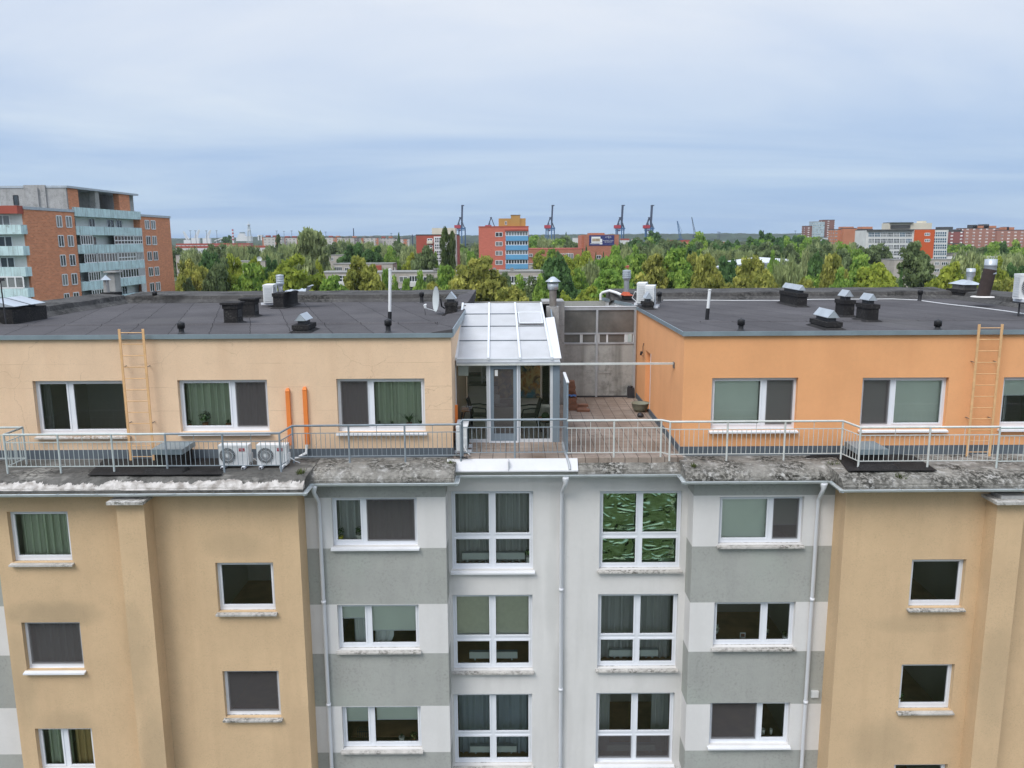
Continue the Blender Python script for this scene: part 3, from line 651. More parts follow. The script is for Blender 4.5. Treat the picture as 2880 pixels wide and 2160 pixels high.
for a, r_, lb in ((.73, .055, 'larger white cup on the sill of the bottom right grey column window'), (.83, .045, 'smaller white cup on the sill of the bottom right grey column window')):
    x0, x1, z0, z1 = WIN['G6']['r']; x = x0 + (x1 - x0) * a
    tag(MB().lathe([(.001, 0), (r_ * .7, 0), (r_, .15), (r_ * .85, .15), (r_ * .6, .02), (.001, .02)], (x, YG + DEP + .2, z0 + .09), 14).build('cup', M['pot_w']), lb, 'cup')
x0, x1, z0, z1 = WIN['G5']['r']; x = x0 + (x1 - x0) * .41
o = tag(MB().box(x - .07, x + .07, YG + .3, YG + .32, z0 + .09, z0 + .23).build('photo_frame', M['paper']), 'small white photo frame on the flowery window sill', 'photo frame')
MB().box(x - .05, x + .05, YG + .296, YG + .299, z0 + .11, z0 + .21).build('photo', M['brownstack'], o)
x0, x1, z0, z1 = WIN['G3']['r']
o = thing('dish_rack', 'dark wire dish rack in the bottom left grey column window', 'dish rack', (x0 + .45, YG + .45, z0 + .1))
q = MB()
for i in range(9): q.path([(x0 + .32 + i * .05, YG + .35, z0 + .1), (x0 + .30 + i * .05, YG + .4, z0 + .3), (x0 + .34 + i * .05, YG + .55, z0 + .3), (x0 + .34 + i * .05, YG + .6, z0 + .1)], .008, 5)
q.path([(x0 + .3, YG + .36, z0 + .26), (x0 + .78, YG + .36, z0 + .26)], .01); q.build('rack', M['blackmetal'], o)
tag(MB().box(x0 + .1, x1 - .1, YG + .55, YG + 1.2, z0 - .02, z0 + .02).build('worktop', M['wood']), 'brown wooden worktop behind the bottom left grey column window', 'worktop')
x0, x1, z0, z1 = WIN['C4']['r']
fo = MB(); n = 40; vs = []
for j in range(n + 1):
    for i in range(n + 1):
        xx, z_ = x0 + .02 + (x1 - x0 - .04) * i / n, z0 + .06 + (z1 - z0 - .08) * j / n
        vs.append((xx, YC + DEP + .13 + .03 * noise.noise((xx * 3, z_ * 2.3, 1)) + .02 * noise.noise((xx * 9, z_ * 7, 4)), z_))
fo.add(vs, [(j * (n + 1) + i, j * (n + 1) + i + 1, (j + 1) * (n + 1) + i + 1, (j + 1) * (n + 1) + i) for j in range(n) for i in range(n)], 0, True)
tag(fo.build('foil_sheet', M['foil']), 'crinkled green reflecting foil taped behind the top window right of the downpipe', 'foil')
# ------------------------------------------------------------------ ledges, gutters, downpipes
def ledge(x0, x1, Yf, mat, name='ledge', lab=None, back=YU):
    prof = [(back, -5.43), (Yf + 1.0 if back - Yf > 1.2 else (back + Yf + .5) / 2, -5.445), (Yf + .5, -5.46), (Yf + .33, -5.48), (Yf + .2, -5.52), (Yf + .1, -5.575), (Yf + .04, -5.63), (Yf + .03, -5.67), (Yf, -5.68), (Yf, -5.735), (back, -5.735)]
    n = max(2, int((x1 - x0) / .07)); vs = []; L = len(prof)
    for i in range(n + 1):
        x = x0 + (x1 - x0) * i / n
        for j, (y, z) in enumerate(prof):
            a = 1 if 1 < j < 8 and 0 < i < n else 0
            vs.append((x, y + a * .035 * noise.noise((x * 2.3, y * 3, 2)) + a * .02 * noise.noise((x * 9, y * 9, 5)), z + a * (.03 * noise.noise((x * 1.9, y * 3, 7)) + .014 * noise.noise((x * 8, y * 8, 3)))))
    mb = MB(); fs = []
    for i in range(n):
        for j in range(L - 1): fs.append((i * L + j, i * L + j + 1, (i + 1) * L + j + 1, (i + 1) * L + j))
    mb.add(vs, fs, 0); mb.add(vs[:L], [tuple(range(L))]); mb.add(vs[-L:], [tuple(range(L))[::-1]])
    return mb.build(name, mat if isinstance(mat, list) else M[mat], BLD, lab)
def wash(nt, pos, cc):
    """strip of whitewash with a ragged edge on the front of the left ledge"""
    z = axis(nt, pos, 2); x = axis(nt, pos, 0)
    rag = math_(nt, 'MULTIPLY', math_(nt, 'SUBTRACT', noise_fac(nt, pos, 1.1, .25, .75, stretch=(1, .25, .25), detail=12, rough=.74), .5), .55)
    y = math_(nt, 'ADD', axis(nt, pos, 1), rag)
    f = math_(nt, 'MULTIPLY', math_(nt, 'LESS_THAN', y, 18.27), math_(nt, 'GREATER_THAN', axis(nt, pos, 2), -5.675))
    return mixc(nt, f, cc, mixc(nt, noise_fac(nt, pos, 5, .36, .58, detail=8), (.27, .245, .22, 1), (.53, .50, .47, 1)))
M['ledge_wash'] = MAT('whitewashed_dark_concrete', (.125, .12, .11), .95, .3, 1.6, speck=.9, speckcol=(.035, .034, .03, 1), sscale=9, slo=.46, shi=.6, bump=.8, bscale=40, patch=(.27, .26, .235, 1), pscale=1.2, plo=.56, phi=.68, extra=wash)
ledge(-19, XY0 - .35, 18.8, 'ledged'); ledge(XY0 - .35, XG0 + .25, 18.1, 'ledge_wash', lab='dark concrete ledge with a white washed edge')
ledge(XG0 + .25, XC0 + .25, 18.8, 'ledge'); ledge(1.62, XC1 - .28, 19.42, 'ledge', back=19.75)
ledge(XC1 - .28, XG1 - .25, 18.8, 'ledge'); ledge(XG1 - .25, XY1 + .35, 18.1, 'ledge'); ledge(XY1 + .35, 19, 18.8, 'ledge')
gp = [(-19, 18.74), (XY0 - .40, 18.74), (XY0 - .40, 18.04), (XG0 + .31, 18.04), (XG0 + .31, 18.74), (XC0 + .31, 18.74), (XC0 + .31, 19.36), (XC1 - .34, 19.36), (XC1 - .34, 18.74), (XG1 - .31, 18.74), (XG1 - .31, 18.04), (XY1 + .4, 18.04), (XY1 + .4, 18.74), (19, 18.74)]
for (xa, ya), (xb, yb) in zip(gp, gp[1:]):
    g = MB(); p0, p1 = Vector((xa, ya, -5.745)), Vector((xb, yb, -5.745)); d = (p1 - p0).normalized(); sd = Vector((d.y, -d.x, 0))
    prof = [(.055 * math.cos(a), .055 * math.sin(a)) for a in [PI + PI * i / 7 for i in range(8)]]; prof += [(.065, .012), (.048, .008)] + [(.045 * math.cos(a), .045 * math.sin(a)) for a in [PI + PI * i / 7 for i in range(7, -1, -1)]]
    vs = [p + sd * u + Vector((0, 0, v)) for p in (p0 - d * .05, p1 + d * .05) for u, v in prof]; n = len(prof)
    g.add(vs, [(i, (i + 1) % n, n + (i + 1) % n, n + i) for i in range(n)], 0, False)
    L = (p1 - p0).length
    for i in range(int(L / .9)):
        q = p0 + d * (.45 + i * .9); g.tube(q + Vector((0, 0, .005)) - sd * .05, q + Vector((0, 0, .02)) + sd * .07, .008, 5)
    g.build('gutter', M['gutter'], BLD)
for px, py, px2, py2, Yg, Yw in ((881, 1352, 897, 1425, 18.74, YG - .08), (1591, 1330, 1580, 1392, 19.36, YC - .08), (2318, 1345, 2302, 1404, 18.74, YG - .08)):
    a = P(px, py, Yg); b = P(px2, py2, Yw); x = b.x
    d = MB(); d.path([(a.x, Yg, -5.79), (a.x, Yg, -5.93), (a.x + (x - a.x) * .12, Yg + (Yw - Yg) * .12, -6.0), (a.x + (x - a.x) * .88, Yg + (Yw - Yg) * .88, -6.25), (x, Yw, -6.33), (x, Yw, GROUND + .2)], .05, 10)
    d.lathe([(.052, -.16), (.085, -.05), (.09, .0), (.06, .0)], (a.x, Yg, -5.78), 12)
    for z in (-8.9, -11.7, -14.5): d.lathe([(.05, -.04), (.062, -.04), (.062, .04), (.05, .04)], (x, Yw, z), 10)
    d.build('downpipe', M['pipe'], BLD)
a = P(2283, 1945, YG - .06); b = P(2302, 1963, YG - .06)
MB().box(a.x, b.x, YG - .06, YG - .001, b.z, a.z).box(a.x + .02, b.x - .02, YG - .066, YG - .06, b.z + .02, a.z - .02).build('junction_box', M['upvc2'], BLD)
# white metal flashing in front of the sunroom, terrace floor
MB().hexa([(XC0 + .02, 19.40, -5.66), (1.62, 19.40, -5.66), (1.62, 19.66, -5.42), (XC0 + .02, 19.66, -5.42)], [(XC0 + .02, 19.40, -5.63), (1.62, 19.40, -5.63), (1.62, 19.66, -5.39), (XC0 + .02, 19.66, -5.39)]).box(-.11, -.095, 19.39, 19.66, -5.65, -5.395).build('flashing', M['whitesheet'], BLD)
MB().box(XW, XE, 19.66, 28.6, -5.6, FL).build('terrace_floor', M['tile'], BLD)
MB().box(XC0 + .2, XW, 19.66, YU - .05, -5.6, FL - .005).box(XE, XC1 - .1, 19.66, YU - .05, -5.6, FL - .005).build('terrace_edge', M['ledge'], BLD)
for pts in ([(236, 1343), (620, 1338), (660, 1262), (307.6, 1284)], [(2263, 1287), (2352, 1285), (2392, 1330), (2645, 1329), (2570, 1283), (2500, 1262), (2263, 1268)]):
    z = -5.425; v = [G(px, py, z) for px, py in pts]
    MB().ext([Vector((p.x, max(18.5, min(p.y, 19.94)), z)) for p in v], (0, 0, .012)).build('felt_patch', M['patchfelt'], BLD)

# ------------------------------------------------------------------ balcony railings
BAL = {}
def railing(label, pts, zt, mat, zb=-5.42, endpost=(1, 1), dz=0):
    t = thing('balcony_railing', label, 'railing', (pts[0][0], pts[0][1], zb), 'railings along the roof ledge'); mt = M[mat]
    MB().path([(x, y, zt) for x, y in pts], .027, 10).build('top_rail', mt, t)
    zm, zl = zt - .19, zb + .14
    for nm, z in (('middle_rail', zm), ('bottom_rail', zl)):
        m = MB()
        for (xa, ya), (xb, yb) in zip(pts, pts[1:]):
            d = Vector((xb - xa, yb - ya, 0)).normalized() * .012; e = Vector((-d.y, d.x, 0)) * .7
            lo = [Vector((xa, ya, z - .01)) - e, Vector((xb, yb, z - .01)) - e, Vector((xb, yb, z - .01)) + e, Vector((xa, ya, z - .01)) + e]
            m.hexa(lo, [v + Vector((0, 0, .02)) for v in lo])
        m.build(nm, mt, t)
    kb = (mat, round(zt, 3)); src = None
    for si, ((xa, ya), (xb, yb)) in enumerate(zip(pts, pts[1:])):
        L = math.hypot(xb - xa, yb - ya); n = max(1, round(L / 1.42)); nb = max(2, round(L / n / .116))
        for i in range(n):
            for j in range(nb):
                s = (i + j / nb) / n; x, y = xa + (xb - xa) * s, ya + (yb - ya) * s
                if j == 0:
                    if i == 0 and si == 0 and not endpost[0]: continue
                    MB().tube((x, y, zb - .03), (x, y, zt), .024, 10).build('post', mt, t)
                else:
                    if src is None: src = MB().tube((x, y, zl), (x, y, zm), .0075, 6).build('baluster', mt, t); s0 = Vector((x, y, 0))
                    else: dup(src, loc=src.location + Vector((x, y, 0)) - s0)
                    if j == nb // 2 and L > 1: MB().tube((x, y, zm), (x, y, zt), .0075, 6).build('stub', mt, t)
    if endpost[1]: MB().tube((pts[-1][0], pts[-1][1], zb - .03), (pts[-1][0], pts[-1][1], zt), .024, 10).build('post', mt, t)
    return t
RT = -4.50
railing('pale weathered railing before the leftmost peach window, with a corner return', [(-13.9, 19.55), (-12.05, 19.55), (-12.05, 18.78), (-8.23, 18.78)], RT, 'rail_pale', endpost=(0, 0))
railing('blue grey railing before the two fan units, stepping back towards the sunroom', [(-8.23, 18.78), (-5.52, 18.78), (-5.42, 19.55), (-1.28, 19.62)], RT, 'rail_grey')
railing('raised blue grey railing straight in front of the glazed sunroom', [(-1.24, 19.70), (1.36, 19.70)], RT + .09, 'rail_grey', zb=-5.38, endpost=(1, 0))
MB_ = MB().path([(-1.40, 19.62, RT), (-1.33, 19.63, RT + .005), (-1.28, 19.66, RT + .045), (-1.24, 19.70, RT + .09)], .027, 8)
o = [x for x in BLD.users_scene[0].objects if x.name.startswith('balcony_railing')][1]
MB_.build('bend', M['rail_grey'], o)
railing('chalky white rust flecked railing before the open tiled terrace', [(1.36, 19.70), (3.70, 19.70), (3.88, 19.50), (8.12, 19.50), (8.25, 18.78), (11.55, 18.78)], RT + .06, 'rail_white', zb=-5.40, endpost=(0, 0))
railing('pale grey railing in front of the right ladder at the right edge', [(11.55, 18.78), (15.2, 18.78)], RT + .03, 'rail_pale', endpost=(1, 1))

# ------------------------------------------------------------------ roofs
rf = MB(); rf.ext([(-15.2, YU - .05, ZR), (XW + .02, YU - .05, ZR), (XW + .02, 32, ZR), (-15.2, 32, ZR)], (0, 0, -.03)); 
rf.hexa([(XW - .5, YU - .04, ZR + .004), (XW + .04, YU - .04, ZR + .004), (XW + .04, 25.8, ZR + .004), (XW - .52, 25.8, ZR + .004)], [(XW - .46, YU - .04, ZR + .03), (XW + .04, YU - .04, ZR + .10), (XW + .04, 25.8, ZR + .14), (XW - .46, 25.8, ZR + .05)])
rf.hexa([(XW - .45, 25.8, ZR + .004), (XW + .05, 25.8, ZR + .004), (XW + .1, 32, ZR + .004), (XW - .7, 32, ZR + .004)], [(XW - .3, 25.8, ZR + .18), (XW + .05, 25.8, ZR + .22), (XW + .12, 32, ZR + .34), (XW - .5, 32, ZR + .26)])
rf.hexa([(-15.2, 22.28, ZR + .003), (XW - .55, 22.28, ZR + .003), (XW - .55, 22.55, ZR + .003), (-15.2, 22.55, ZR + .003)], [(-15.2, 22.36, ZR + .035), (XW - .55, 22.36, ZR + .035), (XW - .55, 22.47, ZR + .035), (-15.2, 22.47, ZR + .035)])
rf.build('roof', M['roof'], BLD, 'flat dark bitumen roof of the left wing')
rg = MB(); rg.ext([(XE - .04, YU - .05, ZR), (18, YU - .05, ZR), (18, 32, ZR), (3.5, 32, ZR), (XE - .05, 28.7, ZR)], (0, 0, -.03))
rg.hexa([(5.2, 22.3, ZR + .003), (18, 22.3, ZR + .003), (18, 22.5, ZR + .003), (5.2, 22.5, ZR + .003)], [(5.2, 22.36, ZR + .022), (18, 22.36, ZR + .022), (18, 22.44, ZR + .022), (5.2, 22.44, ZR + .022)])
rg.build('roof', M['roof'], BLD, 'flat dark bitumen roof of the right wing')
MB().box(-15.2, XW + .045, YU - .075, YU - .052, ZR - .10, ZR + .012).box(XW + .046, XW + .066, YU - .07, 25.8, ZR - .08, ZR + .12).build('eave_flashing', M['flash'], BLD)
MB().box(XE - .066, 18, YU - .075, YU - .052, ZR - .10, ZR + .012).box(XE - .066, XE - .043, YU - .05, 28.7, ZR - .09, ZR + .014).ext([(XE - .066, 28.7, ZR - .09), (3.5, 32, ZR - .09), (3.5, 32, ZR + .014), (XE - .066, 28.7, ZR + .014)], (.02, .01, 0)).build('eave_flashing', M['flash'], BLD)
MB().quad((XE - .02, 28.62, -5.7), (3.55, 32, -5.7), (3.55, 32, ZR - .04), (XE - .02, 28.62, ZR - .04)).build('side_wall', M['siding'], BLD, 'white sided wall behind the terrace screen')
def parapet(pts, h, wd, side):
    """bitumen clad upstand: sloped skirt, flat top, waviness"""
    mb = MB(); L = 5
    n = 0; vs = []
    for (xa, ya), (xb, yb) in zip(pts, pts[1:]):
        d = Vector((xb - xa, yb - ya, 0)); k = max(2, int(d.length / .25)); d.normalize(); s = Vector((-d.y, d.x, 0)) * side
        for i in range(k + 1):
            p = Vector((xa, ya, 0)).lerp(Vector((xb, yb, 0)), i / k)
            e = .025 * noise.noise((p.x * 1.3, p.y * 1.3, 0))
            for u, z in ((-.28, .004), (-.05, h * .45), (0, h * .95 + e), (.12, h + e), (wd, h + .06 + e), (wd + .05, -.6)): vs.append(p + s * u + Vector((0, 0, ZR + z)))
            n += 1
    L = 6
    mb.add(vs, [(i * L + j, i * L + j + 1, (i + 1) * L + j + 1, (i + 1) * L + j) for i in range(n - 1) for j in range(L - 1)], 0, False)
    mb.add(vs[:L], [tuple(range(L))]); mb.add(vs[-L:], [tuple(range(L))[::-1]])
    return mb.build('parapet', M['parapet'], BLD)
parapet([(-14.5, 30.6), (XW + .05, 30.6)], .27, 1.5, 1); parapet([(-14.5, 21.9), (-14.5, 30.6)], .30, .95, 1)
parapet([(3.72, 30.7), (16.6, 30.7)], .27, 1.5, 1); parapet([(16.6, 30.7), (16.6, 21.9)], .30, .95, 1)

def slope(px, py): d = ray(px, py); return d.x / d.y
def stack(label, L, Mx, Rx, yb, yt, Y0=None, mat='bitumen', cap=None, capname='metal_cap', skirt=True, lid=0, z0=ZR, dmax=2.2):
    """roof stack from the pixels of its near corner and side edges -> box (x0,x1,y0,y1)"""
    c = G(Mx, yb, z0) if Y0 is None else P(Mx, yb, Y0); y0 = c.y; x = c.x; zt = P(Mx, yt, y0).z; ym = (yb + yt) / 2
    if x > 0: x0, x1 = x, P(Rx, ym, y0).x; y1 = x / slope(L, ym)
    else: x1, x0 = x, P(L, ym, y0).x; y1 = x / slope(Rx, ym)
    y1 = min(max(y1, y0 + .25), y0 + dmax)
    m = MB(); m.box(x0, x1, y0, y1, z0 - .02, zt); m.box(x0 - .025, x1 + .025, y0 - .025, y1 + .025, zt - .10, zt + .012)
    if skirt: m.hexa([(x0 - .10, y0 - .10, z0 + .003), (x1 + .10, y0 - .10, z0 + .003), (x1 + .10, y1 + .10, z0 + .003), (x0 - .10, y1 + .10, z0 + .003)], [(x0 - .01, y0 - .01, z0 + .05), (x1 + .01, y0 - .01, z0 + .05), (x1 + .01, y1 + .01, z0 + .05), (x0 - .01, y1 + .01, z0 + .05)])
    o = m.build('chimney', M[mat], BLD, label)
    if lid: MB().box(x0 - .07, x1 + .07, y0 - .07, y1 + .07, zt + .014, zt + .014 + lid).build('chimney_lid', M['bitumen'], o)
    if cap:
        ins, rise, over = cap; xm = (x0 + x1) / 2; zc = zt + .014
        MB().box(x0 + ins, x1 - ins, y0 + ins, y1 - ins, zt + .013, zc + .14).build('cap_collar', M['blackmetal'], o)
        g = MB(); a, b, ya, yb_ = x0 + ins - over, x1 - ins + over, y0 + ins - over, y1 - ins + over; z1 = zc + .10
        for q in ((a, xm), (xm, b)):
            za, zb = (z1, z1 + rise) if q[0] == a else (z1 + rise, z1)
            g.hexa([(q[0], ya, za), (q[1], ya, zb), (q[1], yb_, zb), (q[0], yb_, za)], [(q[0], ya, za + .012), (q[1], ya, zb + .012), (q[1], yb_, zb + .012), (q[0], yb_, za + .012)])
        for y in (ya + .004, yb_ - .004): g.add([(a + .01, y, z1), (b - .01, y, z1), (xm, y, z1 + rise)], [(0, 1, 2)])
        g.build(capname, M['galv'], o)
    return o, (x0, x1, y0, y1, zt)
def vents(o, b, side):
    x0, x1, y0, y1, zt = b; m = MB()
    for i in range(3):
        y = y0 + (y1 - y0) * (.3 + .2 * i)
        xx = x1 if side > 0 else x0
        m.box(xx - .003, xx + .004, y - .04, y + .04, zt - .34, zt - .14)
    m.build('vent_slots', M['black'], o)
o, b = stack('square dark stack with an overhanging slab, nearer of a pair', 629, 668, 683, 912, 858, lid=.05); vents(o, b, 1)
o, b = stack('square dark stack with an overhanging slab, farther of a pair', 680, 716, 728, 892, 845, lid=.05); vents(o, b, 1)
oA, bA = stack('low dark stack carrying a ribbed steel flue and crumpled foil', 768, 797, 838, 868, 826)
stack('dark stack with one tilted metal cap near the left eave', 824, 866, 887, 938, 916, 20.3, cap=(.1, .16, .06))
stack('small dark stack with a bright pointed cap beside the dish', 1252, 1284, 1289, 887, 852, cap=(.06, .2, .05), dmax=.5)
oB, bB = stack('mossy stack base in the back left roof corner', 285, 322, 343, 852, 824)
m = MB(); m.box(-15.3, -13.95, 22.75, 24.45, ZR, ZR + .40); oC = m.build('chimney', M['bitumen'], BLD, 'long low stack with two wide metal caps at the left edge')
for ya in (22.82, 23.66):
    q = MB(); q.box(-15.1, -14.15, ya + .1, ya + .6, ZR + .401, ZR + .52); q.build('cap_collar', M['blackmetal'], oC)
    q = MB()
    for xa, xb, za, zb in ((-15.3, -14.62, .48, .68), (-14.62, -13.92, .68, .48)):
        q.hexa([(xa, ya, ZR + za), (xb, ya, ZR + zb), (xb, ya + .72, ZR + zb), (xa, ya + .72, ZR + za)], [(xa, ya, ZR + za + .012), (xb, ya, ZR + zb + .012), (xb, ya + .72, ZR + zb + .012), (xa, ya + .72, ZR + za + .012)])
    for y in (ya + .004, ya + .716): q.add([(-15.28, y, ZR + .48), (-13.94, y, ZR + .48), (-14.62, y, ZR + .68)], [(0, 1, 2)])
    q.build('metal_cap', M['galv'], oC)
stack('low dark stack with a gable cap in front of the two roof fan units', 1794, 1812, 1838, 871, 851, cap=(.08, .2, .05), dmax=.6)
oD, bD = stack('low black base with red sealant under the ribbed flue', 1746, 1757, 1778, 848, 833, dmax=.6)
stack('long dark stack with a long gable cap near the back parapet', 2193, 2243, 2270, 864, 827, cap=(.10, .16, .06))
stack('dark stack with a long gable cap near the right eave', 2279, 2323, 2366, 936, 908, 20.3, cap=(.10, .18, .06))
stack('tall square dark stack with gable cap, left of the middle pair', 2349, 2371, 2403, 892, 846, cap=(.09, .17, .06))
stack('tall square dark stack with gable cap, right of the middle pair', 2408, 2437, 2471, 905, 858, cap=(.10, .17, .06))
oE, bE = stack('dark stack on the right parapet with a flat cap and shiny flue', 2662, 2710, 2740, 843, 817, dmax=1.3)
x0, x1, y0, y1, zt = bE
q = MB(); q.box(x0 + .08, x0 + .55, y0 + .2, y1 - .2, zt + .013, zt + .2); q.build('cap_collar', M['rust'], oE)
q = MB(); q.add([(x0 - .02, y0 + .05, zt + .2), (x0 + .72, y0 + .05, zt + .2), (x0 + .72, y1 - .05, zt + .2), (x0 - .02, y1 - .05, zt + .2), (x0 + .35, y0 + .35, zt + .36), (x0 + .35, y1 - .35, zt + .36)], [(0, 1, 4), (1, 2, 5, 4), (2, 3, 5), (3, 0, 4, 5), (0, 3, 2, 1)]); q.build('metal_cap', M['galv'], oE)
def flue(label, px, ytop, ybot, Y, r, head='ribbed', mat='steel', lean=0, hh=.32, hr=1.5, base=None):
    c = P(px, ybot, Y); top = P(px, ytop, Y).z; x, z = c.x, c.z
    if base is not None: z = base
    t = thing('flue_pipe', label, 'flue', (x, Y, z)); H_ = top - z
    MB().tube((x, Y, z), (x + lean, Y, z + H_ - hh * .8), r, 16).build('pipe', M[mat], t)
    hd = MB(); zz_ = z + H_ - hh; cx = x + lean
    if head == 'ribbed':
        pr = [(r, -.08), (r * hr, 0)]
        for i in range(4): pr += [(r * hr * 1.06, hh * (i + .2) / 4), (r * hr * 1.06, hh * (i + .7) / 4), (r * hr * .94, hh * (i + .95) / 4)]
        pr += [(r * hr, hh), (.001, hh + .02)]
        hd.lathe(pr, (cx, Y, zz_), 18, 0, False)
    elif head == 'drum': hd.lathe([(r, -.06), (r * hr, 0), (r * hr, hh * .5), (r * hr * 1.05, hh * .52), (r * hr, hh * .56), (r * hr, hh), (.001, hh + .01)], (cx, Y, zz_), 18)
    elif head == 'hat':
        hd.lathe([(r, 0), (r * 1.5, .02), (r * 1.5, .22), (r * 1.2, .22), (r * 1.2, .02)], (cx, Y, zz_), 18); hd.lathe([(.001, .42), (r * .5, .41), (r * 2.1, .27), (r * 2.1, .255), (.001, .3)], (cx, Y, zz_), 20)
        for k in range(3): a = k * 2.1; hd.tube((cx + r * 1.3 * math.cos(a), Y + r * 1.3 * math.sin(a), zz_ + .2), (cx + r * 1.3 * math.cos(a), Y + r * 1.3 * math.sin(a), zz_ + .31), .012, 5)
    elif head == 'cone':
        hd.lathe([(.001, .24), (r * 2, .06), (r * 2, .05), (.001, .12)], (cx, Y, zz_), 4, 0, False)
        for k in range(4): a = k * PI / 2 + .7; hd.tube((cx + r * .9 * math.cos(a), Y + r * .9 * math.sin(a), zz_ - .12), (cx + r * .9 * math.cos(a), Y + r * .9 * math.sin(a), zz_ + .1), .012, 5)
    hd.build('cowl', M['galv' if mat != 'rust' else 'galv'], t); return t
flue('ribbed steel flue on the left roof behind the white fan unit', 789.5, 773, 826, (bA[2] + bA[3]) / 2 - .1, .085, base=bA[4] + .01)
flue('squat grey flue with a white cone hat in the back left roof corner', 301, 775, 826, bB[2] + .3, .10, 'cone', 'concrete', hh=.22, base=bB[4] + .01)
flue('ribbed steel flue rising from the red sealed base on the right roof', 1761.5, 760, 834, bD[2] + .25, .10, base=bD[4] + .01, hh=.3)
flue('shiny steel flue with a drum head on the right parapet stack', 2722, 755, 818, bE[2] + .5, .115, 'drum', 'steel', .05, .26, 1.35, base=bE[4] + .01)
c = G(2763, 836, ZR + .3)
t = flue('thick brown insulated pipe with a steel head on the right parapet', 2763, 729, 836, c.y, .20, 'drum', 'brownpipe', .17, .42, .95)
MB().lathe([(.36, 0), (.34, .025), (.2, .04)], (c.x, c.y, c.z + .005), 18).build('base_collar', M['limewash'], t)
q = MB(); q.box(bD[0] - .05, bD[1] + .05, bD[2] - .05, bD[3] + .05, bD[4] + .013, bD[4] + .03).lathe([(.2, 0), (.12, .1), (.1, .12)], ((bD[0] + bD[1]) / 2 - .06, bD[2] + .25, bD[4] + .03), 12); q.build('sealant', MAT('red_sealant', (.42, .09, .045), .8, .2, 5), oD)
q = MB(); vs = []; xx0, xx1, yy0, yy1, zt = bA
for j in range(9):
    for i in range(13): vs.append((xx0 + .35 + .85 * i / 12, yy0 + .2 + .7 * j / 8, zt + .06 + .10 * abs(noise.noise((i * .9, j * .8, 3))) + (.16 if i > 10 else 0)))
q.add(vs, [(j * 13 + i, j * 13 + i + 1, (j + 1) * 13 + i + 1, (j + 1) * 13 + i) for j in range(8) for i in range(12)])
tag(q.build('foil_sheet', M['galv']), 'crumpled silver foil lying on the low stack behind the white fan unit', 'foil')
# concrete chimney by the back left corner, drawn behind the cone flue
c = P(316, 817, 33.2); m = MB().box(c.x - .15, c.x + .13, 33.2, 33.7, ZR - .1, P(316, 768, 33.2).z).box(c.x - .26, c.x + .24, 33.1, 33.8, P(316, 767, 33.2).z, P(316, 763, 33.2).z)
m.build('chimney', M['concrete'], BLD, 'slim bare concrete chimney behind the back left roof corner')
def vent(px, ytop, ybot, Y=None, kind='cap', label=None):
    c = G(px, ybot, ZR) if Y is None else P(px, ybot, Y); z = ZR; top = P(px, ytop, c.y).z; x, y = c.x, c.y
    o = MB().lathe([(.11, .002), (.075, .03), (.065, .05), (.065, top - z - .1)], (x, y, z), 14).build('vent_pipe', M['black'], BLD, label)
    MB().lathe([(.066, -.145), (.09, -.145), (.093, -.02), (.08, .0), (.001, .035 if kind == 'cap' else .0)], (x, y, top), 16).build('vent_cap', M['black'], o)
for a in ((437, 820, 851), (510.5, 907, 934, 20.25), (1092, 899, 931, 20.25), (1186.5, 822, 852), (1854, 821, 851), (2083.5, 898, 930, 20.25), (2586.5, 816, 846), (2636.5, 901, 929, 20.25)): vent(*a)
def mast(label, xt, yt, xm, ym, xb, yb):
    b = G(xb, yb, ZR); t_ = P(xt, yt, b.y); mm = b.lerp(t_, (yb - ym) / (yb - yt))
    t = thing('antenna_mast', label, 'mast', b, 'poles on the roof')
    MB().tube(b, mm, .055, 12).build('black_sleeve', M['black'], t); MB().tube(mm, t_, .042, 12).lathe([(.05, -.02), (.06, 0), (.001, .02)], t_, 10).build('white_pole', M['acwhite'], t)
mast('tall upright white pole with a black foot on the left roof', 1097, 757, 1096.5, 876, 1096, 908)
mast('leaning white pole with a black lower half on the right roof', 1996, 815, 1990, 867, 1988, 899)
c = P(9, 842, 22.5)
t = thing('roof_post', 'thin dark post with a small lamp head at the left edge of the roof', 'post', (c.x, 22.5, ZR)); MB().tube((c.x, 22.5, ZR), (c.x - .02, 22.5, P(7, 782, 22.5).z), .018, 6).build('post', M['blackmetal'], t)
MB().box(c.x - .1, c.x + .07, 22.45, 22.55, P(7, 790, 22.5).z, P(7, 783, 22.5).z).build('head', M['blackmetal'], t)

